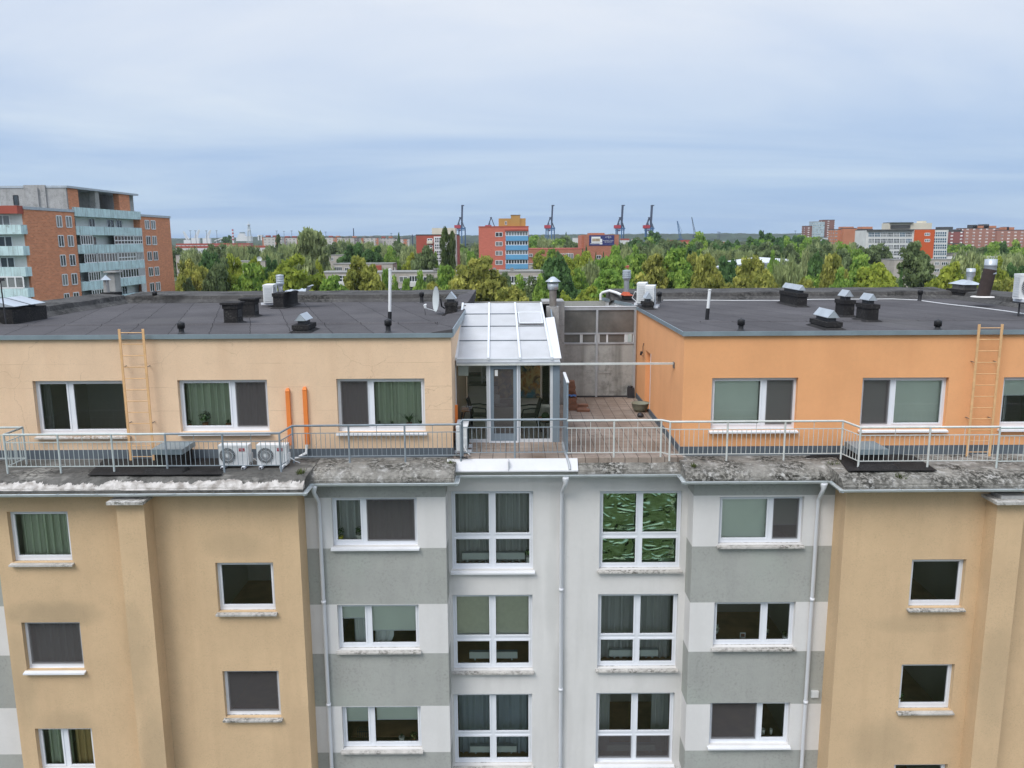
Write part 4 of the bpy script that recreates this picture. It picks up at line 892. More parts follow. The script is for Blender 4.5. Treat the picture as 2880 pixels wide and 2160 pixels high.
# ------------------------------------------------------------------ fan units of the air conditioning
def ac_unit(label, loc, rz, badge=True):
    t = thing('air_conditioner', label, 'air conditioner', (0, 0, 0), 'outdoor air conditioning units')
    ww, dd, hh = .72, .27, .50
    MB().box(-ww / 2, ww / 2, -dd / 2, dd / 2, .06, .06 + hh).box(-ww / 2 - .006, ww / 2 + .006, -dd / 2 - .006, dd / 2 + .006, .06 + hh - .045, .064 + hh).build('casing', M['acwhite'], t)
    cx, cz, r = -.14, .31, .195
    g = MB(); vs = [(cx + r * math.cos(2 * PI * k / 28), -dd / 2 - .004, cz + r * math.sin(2 * PI * k / 28)) for k in range(28)]; g.add(vs, [tuple(range(28))]); g.build('fan_opening', M['blackmetal'], t)
    g = MB()
    for k in range(26):
        a0 = 2 * PI * k / 26; pts = []
        for j in range(5):
            s = j / 4; a = a0 + .75 * s; rr = .035 + (r - .035) * s; pts.append((cx + rr * math.cos(a), -dd / 2 - .014, cz + rr * math.sin(a)))
        g.path(pts, .0045, 4)
    for rr in (r, r * .62): g.path([(cx + rr * math.cos(2 * PI * k / 28), -dd / 2 - .014, cz + rr * math.sin(2 * PI * k / 28)) for k in range(29)], .006, 4)
    g.build('fan_grille', M['upvc2'], t)
    MB().tube((cx, -dd / 2 - .005, cz), (cx, -dd / 2 - .022, cz), .035, 14).build('fan_hub', M['acwhite'], t)
    g = MB()
    for i in range(7): g.box(.10, .33, -dd / 2 - .004, -dd / 2 - .001, .11 + i * .035, .118 + i * .035)
    g.build('louvre', M['upvc2'], t)
    if badge:
        b = MB().box(.14, .28, -dd / 2 - .007, -dd / 2 - .001, .415, .49).build('badge', M['red'], t)
        text_mesh('TCL', .062, M['paper'], 'lettering', Matrix.Translation((.21, -dd / 2 - .009, .452)) @ FRONT, b, .001)
    for x in (-.25, .25):
        MB().box(x - .035, x + .035, -.26, .22, 0, .058).build('foot', M['upvc'], t); MB().box(x - .026, x + .026, -.262, -.258, .006, .05).build('foot_end', M['blackmetal'], t)
    g = MB()
    for i in range(22): g.box(-ww / 2 + .03 + i * .0305, -ww / 2 + .04 + i * .0305, dd / 2 + .001, dd / 2 + .006, .09, .06 + hh - .06)
    g.box(-ww / 2 + .02, ww / 2 - .02, dd / 2 + .0005, dd / 2 + .0012, .08, .06 + hh - .05); g.build('coil', M['coil'], t)
    g = MB()
    for i in range(9): g.box(-ww / 2 - .012, -ww / 2 - .001, -.10, .11, .11 + i * .045, .135 + i * .045)
    g.build('side_louvre', M['upvc2'], t)
    MB().box(ww / 2 + .001, ww / 2 + .03, -.02, .12, .12, .33).path([(ww / 2 + .03, .05, .2), (ww / 2 + .09, .06, .16), (ww / 2 + .14, .1, .1), (ww / 2 + .22, .2, .03)], .014, 6).build('valve_cover', M['acwhite'], t)
    t.location = loc; t.rotation_euler = (0, 0, rz); return t
a = P(663, 1308, 19.2); zl = -5.43
ac1 = ac_unit('white fan unit with a red badge on the ledge, left of the pair', (a.x, 19.22, zl), 0)
b = P(769, 1306, 19.2); dup(ac1, loc=(b.x, 19.22, zl), label='white fan unit with a red badge at the railing corner, right of the pair')
ac2 = ac_unit('lone white fan unit by the stacks on the left roof', (0, 0, 0), 0, False)
c = P(752, 861, 27.0); c = G(752, 862, ZR); ac2.location = (c.x + .1, c.y + .1, ZR + .08); ac2.rotation_euler = (0, 0, PI / 2 + .12); ac2.scale = (1.25, 1.25, 1.22)
dup(ac2, loc=(P(1302, 1272, 20.35).x, 20.4, FL + .02), rz=-PI / 2, sc=(1.1, 1.05, 1.28), label='white fan unit seen end on between railing and sunroom')
c = G(1832, 866, ZR); dup(ac2, loc=(c.x, c.y + .25, ZR), rz=PI / 2 - .25, sc=(1.1, 1.1, 1.3), label='white louvred fan unit on the right roof, nearer of two')
c = G(1811, 862, ZR); dup(ac2, loc=(c.x + .02, c.y + .55, ZR + .02), rz=PI / 2 - .25, sc=(1.1, 1.1, 1.35), label='white louvred fan unit on the right roof, farther of two')
c = P(2896, 862, 23.5); dup(ac2, loc=(c.x, 23.5, ZR + .42), rz=0, sc=(1.2, 1.2, 1.42), label='white fan unit cut by the right edge of the picture')
t = thing('roof_stand', 'dark steel stand under the fan unit at the right edge', 'stand', (c.x, 23.5, ZR))
for dx in (-.3, .3): MB().tube((c.x + dx, 23.5, ZR), (c.x + dx, 23.5, ZR + .42), .025, 6).build('leg', M['blackmetal'], t)
MB().box(c.x - .4, c.x + .4, 23.3, 23.7, ZR + .38, ZR + .418).build('top', M['blackmetal'], t)
# satellite dish
c = G(1246, 884, ZR); dc = P(1225.5, 841, c.y); 
t = thing('satellite_dish', 'pale oval satellite dish turned sideways with its receiver arm', 'satellite dish', (dc.x + .3, dc.y, ZR))
d_ = MB(); ax = Vector((-.93, -.36, .06)).normalized(); u = Vector((0, 0, 1)) - ax * ax.z; u.normalize(); v = ax.cross(u); vs = [dc - ax * .07]; R_ = .375
for j in range(1, 7):
    s = j / 6
    for k in range(28): a = 2 * PI * k / 28; vs.append(dc + (u * math.sin(a) * 1.06 + v * math.cos(a) * .95) * R_ * s - ax * .07 * (1 - s * s))
d_.add(vs, [(0, 1 + k, 1 + (k + 1) % 28) for k in range(28)] + [(1 + (j - 1) * 28 + k, 1 + j * 28 + k, 1 + j * 28 + (k + 1) % 28, 1 + (j - 1) * 28 + (k + 1) % 28) for j in range(1, 6) for k in range(28)], 0, True); d_.build('reflector', M['dishm'], t)
lnb = P(1194, 866, dc.y - .25)
MB().tube(dc - u * R_ - ax * .02, lnb, .014, 6).build('arm', M['acwhite'], t); MB().tube(lnb - ax * .03, lnb + Vector((0, 0, .1)), .04, 10).tube(lnb + Vector((0, 0, .08)), lnb + Vector((.06, .02, .1)), .03, 8).build('receiver', M['acwhite'], t)
MB().path([dc - ax * .08, dc - ax * .16, dc - ax * .2 - u * .22, dc - ax * .3 - u * .28], .025, 8).path([lnb, lnb + Vector((.02, 0, -.2)), lnb + Vector((-.02, .1, -.42))], .008, 5).build('bracket', M['blackmetal'], t)
# ladders
def ladder(label, xa, xb, Y, zt, zb, n):
    t = thing('wall_ladder', label, 'ladder', (xa, Y, zb), 'ladders fixed to the upper walls')
    for x in (xa, xb): MB().box(x - .028, x + .028, Y - .012, Y + .012, zb, zt).build('rail', M['ladder'], t)
    for i in range(n):
        z = zt - .09 - i * (zt - zb - .2) / (n - 1); MB().tube((xa + .028, Y, z), (xb - .028, Y, z), .011, 6).build('rung', M['ladder'], t)
    for z in (zt - .95, zb + .95):
        for x in (xa, xb): MB().tube((x, Y, z), (x, YU, z + .01), .012, 5).build('bracket', M['rust'], t)
ladder('pale timber coloured ladder on the peach wall', -9.57, -8.99, 19.78, ZR + .17, -5.43, 12)
ladder('pale timber coloured ladder on the orange wall', 11.40, 11.96, 19.78, ZR + .17, -5.43, 12)
# conduits and wires on the peach wall
for px, y0_, y1_, Y in ((808, 1096, 1252, 19.94), (856, 1092, 1250, 19.94)):
    a, b = P(px, y0_, Y), P(px, y1_, Y)
    MB().box(a.x - .05, a.x + .05, YU - .08, YU - .002, b.z, a.z - .04).hexa([(a.x - .055, YU - .09, a.z - .04), (a.x + .055, YU - .09, a.z - .04), (a.x + .055, YU - .002, a.z - .04), (a.x - .055, YU - .002, a.z - .04)], [(a.x - .03, YU - .05, a.z + .03), (a.x + .03, YU - .05, a.z + .03), (a.x + .03, YU - .002, a.z + .03), (a.x - .03, YU - .002, a.z + .03)]).build('pipe_cover', M['conduit'], BLD)
a = P(862, 1250, 19.94)
MB().path([(a.x, 19.93, a.z), (a.x - .02, 19.9, a.z - .2), (a.x - .2, 19.8, -5.36), (a.x - .6, 19.6, -5.39)], .022, 6).path([(a.x + .03, 19.93, a.z), (a.x + .01, 19.88, a.z - .22), (a.x - .2, 19.76, -5.37), (a.x - .62, 19.55, -5.39)], .02, 6).build('insulated_hose', M['acwhite'], BLD)
MB().box(XW - .005, XW + .07, 20.9, 20.98, FL, P(1281, 1140, 20.9).z).build('pipe_cover', M['conduit'], BLD)
# lidded vent boxes on the ledge
for px0, px1, sx in ((424, 513, 1), (2413, 2499, -1)):
    xa = P(px0, 1270, 18.98).x; xb = P(px1, 1270, 18.98).x; zt = P((px0 + px1) / 2, 1264, 18.98).z
    o = MB().box(xa + .06, xb - .06, 19.02, 19.72, -5.44, zt - .13).build('vent_box', M['patchfelt'], BLD, 'low lidded vent box on the ledge')
    MB().box(xa, xb, 18.97, 19.8, zt - .13, zt).build('lid', M['flash'], o, 'flat grey metal lid')
    q = MB(); xs = [xa - .10, xb + .12]
    q.hexa([(xs[0], 18.62, -5.43), (xs[1], 18.62, -5.43), (xs[1] + .05, 18.96, -5.43), (xs[0], 18.96, -5.43)], [(xs[0] + .06, 18.7, -5.36), (xs[1] - .05, 18.7, -5.36), (xs[1], 18.96, -5.3), (xs[0] + .06, 18.96, -5.3)])
    q.build('felt_upstand', M['patchfelt'], o)
# cable along the right roof
pts = [G(px, py, ZR + .01) for px, py in ((1862, 843), (1950, 844), (2060, 845), (2190, 845), (2290, 842), (2400, 840), (2500, 839), (2580, 844), (2660, 855), (2760, 866), (2830, 875), (2890, 884))]
MB().path([(p.x, min(p.y, 30.3), p.z) for p in pts], .016, 5).build('cable', M['acwhite'], BLD)
a = P(1690, 826, 31.2); pts = [a + Vector((0, 0, -.25)), a + Vector((0, 0, -.02)), a + Vector((.08, -.02, .05)), P(1715, 818, 30.8), P(1735, 824, 30.5), P(1748, 830, 30.2)]
MB().path(pts, .055, 8).build('curved_duct', M['acwhite'], BLD)
c = G(1806, 850, ZR); MB().path([c + Vector((0, 0, .3)), c + Vector((-.25, .1, .38)), c + Vector((-.35, .1, .15)), c + Vector((-.2, .0, .02)), c + Vector((.1, -.1, .02))], .014, 5).build('cable', M['acwhite'], BLD)
# weeds on the ledge
for i, (px, py, zz_, r) in enumerate(((845, 1330, -5.45, .10), (1265, 1308, -5.5, .13), (2343, 1312, -5.5, .13), (2530, 1341, -5.52, .09), (1950, 1310, -5.45, .07))):
    g_ = G(px, py, zz_); f = MB(); rd = random.Random(i)
    for k in range(60):
        a = rd.uniform(0, 6.28); L = r * rd.uniform(.5, 1.5); p = Vector((g_.x + rd.gauss(0, r * .5), g_.y + rd.gauss(0, .05), zz_ - .02)); d = Vector((math.cos(a) * .7, math.sin(a) * .5, 1)).normalized() * L; s = Vector((-math.sin(a), math.cos(a), 0)) * .012
        f.quad(p - s, p + s, p + d + s * .2, p + d - s * .2)
    tag(f.build('weed_tuft', M['moss']), ['thin grass tuft on the corner of the left ledge', 'green weed clump at the left end of the white flashing', 'weed clump in the ledge notch above the right downpipe', 'small mossy tuft on the right lichened ledge', 'sparse grass below the orange wall corner'][i], 'weed')
# ------------------------------------------------------------------ terrace: screen wall, shaft, sunroom
YS = 27.5
SCR = thing('terrace_screen', 'grey panelled screen wall with dirty plastic glazing at the back of the terrace', 'screen wall', (2.9, YS, FL))
xl, xr = 1.66, XE - .06; xm = P(1678, 1000, YS).x
zt = P(1680, 872, YS).z; zr1, zr2, zr3, zr4 = [P(1680, y, YS).z for y in (936, 941, 963, 968)]; zmid = P(1680, 1021, YS).z
MB().box(xl, xr, YS, YS + .05, FL + .03, zmid - .01).box(xl, xr, YS, YS + .05, zmid + .01, zr4).build('lower_panel', M['panel'], SCR)
q = MB().box(xl, xr, YS - .03, YS + .06, zt, zt + .10).box(xl, xr, YS - .03, YS + .06, zr1 - .05, zr1).box(xl, xr, YS - .025, YS + .06, zr4, zr4 + .06)
for x in (xl + .02, xm, xr - .03): q.box(x - .035, x + .035, YS - .04, YS + .07, FL + .02, zt)
q.build('frame', M['alud'], SCR)
MB().box(xl, xr, YS - .045, YS + .08, zt + .101, zt + .125).build('coping', M['whitesheet'], SCR)
for a, b in ((xl + .06, xm - .04), (xm + .04, xr - .07)):
    MB().box(a, b, YS + .01, YS + .02, zr1 + .002, zt - .002).build('glazing', M['polyd'], SCR)
s = (xr - xl)
for a, b, mat in ((xl + .06, xl + .27 * s, 'polyd'), (xl + .28 * s, xm - .04, 'polyd'), (xm + .06, xl + .62 * s, 'polyd'), (xl + .62 * s, xl + .86 * s, 'polyd'), (xl + .88 * s, xr - .07, 'glass')):
    o = MB().box(a, b, YS + .012, YS + .02, zr4 + .06, zr1 - .05).build('small_window', M[mat], SCR)
    MB().box(a, a + .03, YS - .01, YS + .03, zr4 + .06, zr1 - .05).box(b - .03, b, YS - .01, YS + .03, zr4 + .06, zr1 - .05).build('frame', M['alu'], o)
MB().box(xl, xr, YS - .012, YS - .001, FL, FL + .06).build('sole_plate', M['blackmetal'], SCR)
MB().box(xl + .9 + .4, xl + 1.25 + .45, YS - .015, YS - .001, zmid - .36, zmid - .06).build('repair_plate', M['panel'], SCR)
# concrete shaft with the sooty flue
zt2 = P(1552, 862, 26.0).z; xa = P(1537, 880, 26.0).x; xb = P(1571, 880, 26.0).x; xc, xd = P(1524, 850, 26.6).x, P(1586, 850, 26.6).x
q = MB().box(xa, xb, 25.85, 26.3, -3.6, zt2).box(xc, xd, 26.3, 27.55, FL, P(1555, 846, 26.6).z); q.build('chimney', M['concrete'], BLD, 'bare concrete chimney shaft between sunroom and terrace')
q = MB(); a0 = P(1553, 868, 26.9); 
for xs, xe, z0_, z1_ in ((a0.x - .24, a0.x, 0, .33), (a0.x, a0.x + .22, .33, 0)): q.hexa([(xs, 26.7, a0.z + z0_), (xe, 26.7, a0.z + z1_), (xe, 27.4, a0.z + z1_), (xs, 27.4, a0.z + z0_)], [(xs, 26.7, a0.z + z0_ + .02), (xe, 26.7, a0.z + z1_ + .02), (xe, 27.4, a0.z + z1_ + .02), (xs, 27.4, a0.z + z0_ + .02)])
q.add([(a0.x - .24, 26.71, a0.z), (a0.x + .22, 26.71, a0.z), (a0.x, 26.71, a0.z + .33)], [(0, 1, 2)])
tag(q.build('metal_cap', M['galv']), 'pointed metal cap on the concrete shaft behind the sooty flue', 'chimney cap')
flue('sooty steel flue with a drum and hat on the concrete shaft', 1555, 776, 864, 26.05, .115, 'hat', 'rust', 0, .44, base=zt2 + .005)
# crossbar
a = P(1260 + 97 / 5.183, 1022, 21.18); b = P(1897, 1024, 21.18)
t = thing('crossbar', 'long white painted bar spanning from the sunroom to the orange wall', 'bar', (1.3, 21.16, a.z))
MB().box(XW + .05, XE - .03, 21.13, 21.18, (a.z + b.z) / 2 - .03, (a.z + b.z) / 2 + .02).build('bar', M['rail_white'], t); MB().box(XE - .03, XE - .003, 21.08, 21.23, b.z - .1, b.z + .06).build('bracket', M['rust'], t)
c = P(1793, 990, 26.2); q = MB(); rd = random.Random(4)
q.path([(XE - .03, 25.95, c.z + .32), (XE - .05, 26.0, c.z + .2), (XE - .04, 26.05, c.z + .12)] + [(XE - .05 - rd.uniform(0, .06), 26.1 + rd.uniform(-.2, .2), c.z - rd.uniform(-.08, .12)) for _ in range(14)], .012, 5); q.build('wire_loop', M['blackmetal'], BLD)

# sunroom
YF = 21.3; XA, XB = XW + .03, P(1574, 1100, YF).x; zb0 = P(1420, 1027, YF).z; zb1 = P(1420, 1012, YF).z; YB = 26.0; zbk = P(1400, 856, YB).z
SUN = thing('sunroom', 'white framed glazed sunroom with a sloping milky roof between the two wings', 'sunroom', ((XA + XB) / 2, YF, FL))
q = MB().box(XA, XB, YF - .07, YF + .05, zb0, zb1 - .06); q.build('beam', M['bluegrey'], SUN)
MB().box(XA, XB + .01, YF - .16, YF - .06, zb0 + .02, zb0 + .10).build('gutter', M['alud'], SUN)
MB().box(XA, XB, YF - .06, YF + .06, zb1 - .06, zb1 + .01).build('eave_trim', M['alu'], SUN)
def colx(px): return P(px, 1150, YF).x
q = MB()
for a, b in ((1279.5, 1285), (1369, 1378), (1455, 1464), (1547, 1554.5)): q.box(colx(a), colx(b), YF - .03, YF + .05, FL, zb0)
q.box(XA, colx(1378), YF - .02, YF + .04, FL, FL + .09).box(colx(1455), colx(1554), YF - .02, YF + .04, FL, FL + .09)
q.build('front_frame', M['alu'], SUN)
for a, b in ((1285, 1369), (1464, 1547)): MB().quad((colx(a), YF, FL + .09), (colx(b), YF, FL + .09), (colx(b), YF, zb0), (colx(a), YF, zb0)).build('pane', M['glass'], SUN)
d0, d1 = colx(1380), colx(1453.5)
dr = MB().box(d0, d0 + .09, YF - .05, YF + .02, FL + .05, zb0 - .01).box(d1 - .09, d1, YF - .05, YF + .02, FL + .05, zb0 - .01).box(d0 + .09, d1 - .09, YF - .05, YF + .02, zb0 - .1, zb0 - .01).box(d0 + .09, d1 - .09, YF - .05, YF + .02, FL + .05, FL + .25).build('door', M['bluegrey'], SUN, 'grey framed terrace door')
MB().quad((d0 + .09, YF - .01, FL + .25), (d1 - .09, YF - .01, FL + .25), (d1 - .09, YF - .01, zb0 - .1), (d0 + .09, YF - .01, zb0 - .1)).build('pane', M['glass'], dr)
MB().quad((d0 + .09, YF - .053, FL + .25), (d1 - .09, YF - .053, FL + .25), (d1 - .09, YF - .053, zb0 - .1), (d0 + .09, YF - .053, zb0 - .1)).build('insect_screen', M['screen'], dr)
for x in (d0 - .035, d1 + .004): MB().box(x, x + .035, YF - .07, YF + .02, FL + .02, zb0 - .004).build('door_jamb', M['upvc'], SUN)
MB().box(d0 - .04, d1 + .04, YF - .08, YF + .02, FL, FL + .04).build('door_sill', M['upvc'], SUN)
MB().box(d0 + .12, d0 + .20, YF - .06, YF - .054, zb0 - .28, zb0 - .12).build('door_notice', M['paper'], dr)
MB().box(colx(1555), XB, YF - .04, YF + .05, FL, zb0).box(XB - .04, XB, YF + .05, 25.8, FL, zb0).ext([(XB - .04, YF + .05, zb0), (XB - .04, 25.8, zb0), (XB - .04, 25.8, zbk - .15), (XB - .04, YF + .05, zb1 - .08)], (.04, 0, 0)).build('side_panel', M['bluegrey'], SUN)
# roof: four rafters, three columns of four panes
XBb = P(1521, 856, YB).x; XAb = P(1302, 856, YB).x
def rp(u, v, dz=0):
    xa = XA + (XAb - XA) * v; xb = (colx(1551)) + (XBb - colx(1551)) * v
    return Vector((xa + (xb - xa) * u, YF - .05 + (YB - YF + .05) * v, zb1 + .02 + (zbk - zb1 - .02) * v + dz))
us = [0, .337, .668, 1]; vs_ = [0, .29, .545, .785, 1]
for j in range(4):
    for i in range(3):
        a, b, c, d = rp(us[i], vs_[j]), rp(us[i + 1], vs_[j]), rp(us[i + 1], vs_[j + 1]), rp(us[i], vs_[j + 1])
        MB().ext([a, b, c, d], (0, 0, .012)).build('roof_pane', M['poly'], SUN)
for u in us:
    a, b = rp(u, -.01), rp(u, 1); s_ = Vector((.03, 0, 0)); e = Vector((0, 0, .065))
    MB().hexa([a - s_, a + s_, b + s_, b - s_], [a - s_ + e, a + s_ + e, b + s_ + e, b - s_ + e]).build('rafter', M['alu'], SUN)
for v in vs_:
    a, b = rp(0, v), rp(1, v); s_ = Vector((0, .018, .004)); e = Vector((0, 0, .03))
    MB().hexa([a - s_, b - s_, b + s_, a + s_], [a - s_ + e, b - s_ + e, b + s_ + e, a + s_ + e]).build('purlin', M['plinth'] if 0 < v < 1 else M['alu'], SUN)
a, b, c, d = [rp(u, v, .06) for u, v in ((.70, .565), (.975, .565), (.975, .775), (.70, .775))]
o = MB().ext([a, b, c, d], (0, 0, .02)).build('roof_vent', M['poly'], SUN)
q = MB()
for p0, p1 in ((a, b), (b, c), (c, d), (d, a)): q.tube(p0 + Vector((0, 0, .015)), p1 + Vector((0, 0, .015)), .025, 5)
q.build('vent_frame', M['alu'], o)
MB().ext([rp(1.012, 0), Vector((XB + .04, YF - .05, zb1 + .03)), Vector((XB + .02, 24.6, rp(1, .70).z + .03)), rp(1.02, .70)], (0, 0, .02)).build('side_flashing', M['whitesheet'], SUN)
MB().ext([rp(-.02, 0), rp(-.02, 1), rp(-.02, 1, -.5), rp(-.02, 0, -.1)], (.02, 0, 0)).build('side_glazing', M['polyd'], SUN)
# inside the sunroom
q = MB().box(XA, XB - .05, YF + .06, YB + .4, FL + .002, FL + .012); q.build('floor_covering', M['roomg'], SUN)
q = MB().box(XA, XB - .05, YB + .30, YB + .38, FL + .012, zbk - .02); q.build('back_panel', M['room'], SUN)
a, b = P(1385, 1030, YB + .2), P(1519, 1120, YB + .2)
o = MB().box(a.x, b.x, YB + .26, YB + .298, b.z, a.z + .9).build('wall_picture', M['picture']); tag(o, 'large orange and teal abstract mural inside the sunroom', 'picture')
t = thing('shelf_unit', 'tall narrow white shelf unit inside the sunroom', 'shelf', (P(1362, 1100, YB).x, YB + .1, FL)); xx = P(1355, 1100, YB).x
for dx in (0, .3): MB().box(xx + dx, xx + dx + .025, YB - .1, YB + .25, FL + .012, FL + 2.6).build('side', M['paper'], t)
for i in range(6): MB().box(xx + .025, xx + .3, YB - .1, YB + .25, FL + .1 + i * .42, FL + .12 + i * .42).build('shelf', M['paper'], t)
tag(MB().box(P(1305, 1060, YB).x, P(1352, 1060, YB).x, YB - .05, YB + .28, P(1330, 1058, YB).z, P(1330, 1051, YB).z).build('wall_shelf', M['table']), 'short dark wall shelf inside the sunroom', 'shelf')
t = thing('kitchen_counter', 'low dark counter along the sunroom back wall', 'counter', (-1.1, YB, FL)); MB().box(XA + .1, XA + 1.0, YB - .3, YB + .28, FL + .012, FL + .75).build('cabinet', M['room'], t); MB().box(XA + .08, XA + 1.02, YB - .33, YB + .28, FL + .751, FL + .79).build('worktop', M['table'], t)
def garden_chair(label, loc, rz):
    t = thing('garden_chair', label, 'chair', (0, 0, 0), 'dark plastic chairs in the sunroom')
    MB().box(-.24, .24, -.24, .22, .42, .45).build('seat', M['chair'], t)
    MB().hexa([(-.23, .20, .45), (.23, .20, .45), (.23, .23, .45), (-.23, .23, .45)], [(-.20, .34, .92), (.20, .34, .92), (.20, .37, .92), (-.20, .37, .92)]).build('backrest', M['chair'], t)
    for sx in (-1, 1):
        MB().path([(sx * .25, .28, .68), (sx * .27, .05, .69), (sx * .27, -.2, .66), (sx * .26, -.24, .45)], .022, 6).build('armrest', M['chair'], t)
        MB().tube((sx * .23, -.22, .44), (sx * .27, -.27, 0), .022, 6).build('leg', M['chair'], t); MB().tube((sx * .23, .22, .44), (sx * .26, .32, 0), .022, 6).build('leg', M['chair'], t)
    t.location = loc; t.rotation_euler = (0, 0, rz); return t
ch = garden_chair('dark plastic armchair right of the sunroom table, seen side on', (P(1487, 1190, 22.6).x, 22.6, FL + .012), -PI / 2 + .15)
dup(ch, loc=(P(1355, 1185, 22.7).x - .05, 22.75, FL + .012), rz=PI / 2 - .1, label='dark plastic chair left of the sunroom table beside the door post')
t = thing('dining_table', 'dark square table behind the sunroom door', 'table', (P(1418, 1150, 22.8).x, 22.9, FL + .012)); x, y, _ = t.location
MB().box(x - .38, x + .38, y - .45, y + .45, FL + .72, FL + .76).build('tabletop', M['table'], t)
for sx in (-1, 1):
    for sy in (-1, 1): MB().box(x + sx * .32 - .03, x + sx * .32 + .03, y + sy * .38 - .03, y + sy * .38 + .03, FL + .012, FL + .72).build('leg', M['table'], t)
tag(MB().lathe([(.001, 0), (.085, 0), (.085, .26), (.03, .26), (.03, .24), (.001, .24)], (x - .2, y - .2, FL + .765), 16).build('paper_roll', M['paper']), 'white kitchen roll standing on the dark sunroom table', 'paper roll')
tag(MB().box(x - .24, x + .1, y - .42, y - .2, FL + .761, FL + .775).build('tray', M['alud']), 'pale flat tray on the front of the sunroom table', 'tray')
c = P(1312, 1150, 23.2); t = thing('stool', 'stool with an orange cushion inside the sunroom', 'stool', (c.x, 23.2, FL + .012))
MB().box(c.x - .15, c.x + .15, 23.05, 23.35, FL + .46, FL + .53).build('cushion', M['orange_seat'], t)
for sx in (-1, 1):
    for sy in (-1, 1): MB().tube((c.x + sx * .12, 23.2 + sy * .12, FL + .46), (c.x + sx * .17, 23.2 + sy * .17, FL + .012), .015, 6).build('leg', M['blackmetal'], t)
c = P(1533, 1190, 22.0); t = thing('potted_plant', 'low bowl of greenery by the right sunroom pane', 'potted plant', (c.x, 22.0, FL + .4)); MB().lathe([(.001, 0), (.12, 0), (.2, .1), (.18, .1), (.001, .06)], (c.x, 22.0, FL + .42), 16).build('bowl', M['pot'], t)
f = MB(); leafy(f, (c.x, 22.0, FL + .55), .15, 60, .05, seed=8); f.build('foliage', M['leaf_in'], t)
t = thing('plant_stand', 'thin metal stand under the bowl of greenery', 'stand', (c.x, 22.0, FL)); MB().tube((c.x, 22, FL + .012), (c.x, 22, FL + .39), .015, 6).build('stem', M['blackmetal'], t); MB().lathe([(.001, .39), (.15, .39), (.15, .415), (.001, .415)], (c.x, 22, FL), 14).build('plate', M['blackmetal'], t)
MB().box(XA + .03, XA + .3, YF + .25, YF + .45, zb0 - .32, zb0 - .02).build('wall_unit', M['acwhite'], SUN)
# partition fin between sunroom strip and terrace
xf = P(1597, 1180, 19.86).x; za = P(1596.7, 1077, 19.86).z; zb_ = P(1580, 1049, 21.25).z
t = thing('privacy_screen', 'slim blue grey privacy screen between sunroom and open terrace', 'screen', (xf, 20.5, FL))
MB().ext([(xf - .03, 19.85, FL + .01), (xf - .03, YF - .08, FL + .01), (xf - .03, YF - .08, zb_), (xf - .03, 19.85, za)], (.04, 0, 0)).build('panel', M['bluegrey'], t)
MB().ext([(xf - .045, 19.82, za + .002), (xf - .045, YF - .08, zb_ + .002), (xf - .045, YF - .08, zb_ + .03), (xf - .045, 19.82, za + .03)], (.07, 0, 0)).build('coping', M['whitesheet'], t)
t = MB().path([(xf - .05, 21.0, FL + .05), (xf - .05, 19.95, FL + .04), (xf - .03, 19.7, FL + .02), (xf + .02, 19.5, -5.52), (xf + .03, 19.42, -5.62)], .035, 8); t.build('drain_pipe', M['alud'], BLD)
g_ = P(1292, 1292, 19.75); q = MB(); rd = random.Random(6)
for i in range(16):
    x = g_.x + rd.uniform(-.22, .22); a = rd.uniform(-.5, .3); q.tube((x - .14, 19.62 + rd.uniform(-.05, .1), FL + .02 + rd.uniform(0, .05)), (x + .14, 19.62 + rd.uniform(-.05, .1), FL + .05 + a * .08), .005, 4)
tag(q.build('wire_scrap', M['blackmetal']), 'tangled scrap of dark wire under the fan unit by the sunroom', 'wire')
# old tiles stacked beside the screen, basin, stone
k = 0
for px, pyb, Y, hh in ((1607, 1152, 22.9, 5), (1604, 1132, 24.2, 9)):
    b = P(px, pyb, Y); g_ = G(px, pyb, FL)
    for i in range(hh):
        x = g_.x + random.uniform(-.03, .03); y = g_.y + random.uniform(-.03, .03); z = FL + .002 + i * .082
        o = MB().box(x - .16, x + .16, y - .16, y + .16, z, z + .078).build('clay_tile', M['brownstack']); tag(o, 'old brown clay tile in the stacks beside the blue grey screen', 'tile', 'old clay tiles stacked on the terrace'); ORG[o.name] = Vector()
    top = FL + hh * .082
    if hh == 5:
        q = MB(); vs = []
        for j in range(8):
            for i in range(10): vs.append((g_.x - .15 + .3 * i / 9, g_.y - .15 + .3 * j / 7, top + .05 + .05 * noise.noise((i * .6, j * .7, 9))))
        q.add(vs, [(j * 10 + i, j * 10 + i + 1, (j + 1) * 10 + i + 1, (j + 1) * 10 + i) for j in range(7) for i in range(9)], 0, True); tag(q.build('cloth', M['cloth']), 'crumpled blue cloth on the nearer tile stack', 'cloth')
for px, py, z in ((1632, 1153, 0), (1640, 1157, 0), (1636, 1150, .082)):
    g_ = G(px, py, FL); o = MB().box(g_.x - .2, g_.x + .2, g_.y - .1, g_.y + .1, FL + .002 + z, FL + .075 + z).build('clay_tile', M['brownstack']); tag(o, 'flat brown tile lying loose in front of the stacks', 'tile', 'loose tiles on the terrace')
g_ = G(1802, 1160, FL)
tag(MB().lathe([(.001, 0), (.15, 0), (.24, .12), (.27, .26), (.30, .28), (.26, .27), (.2, .12), (.001, .05)], (g_.x, g_.y + .15, FL + .002), 22).build('basin', M['basin']), 'olive grey basin on the terrace by the orange wall', 'basin')
g_ = G(1801, 1173, FL); q = MB(); q.lathe([(.001, 0), (.09, .01), (.11, .06), (.07, .12), (.001, .14)], (g_.x, g_.y, FL + .002), 9, 0, True); tag(q.build('stone', M['blackmetal']), 'small dark stone in front of the olive basin', 'stone')
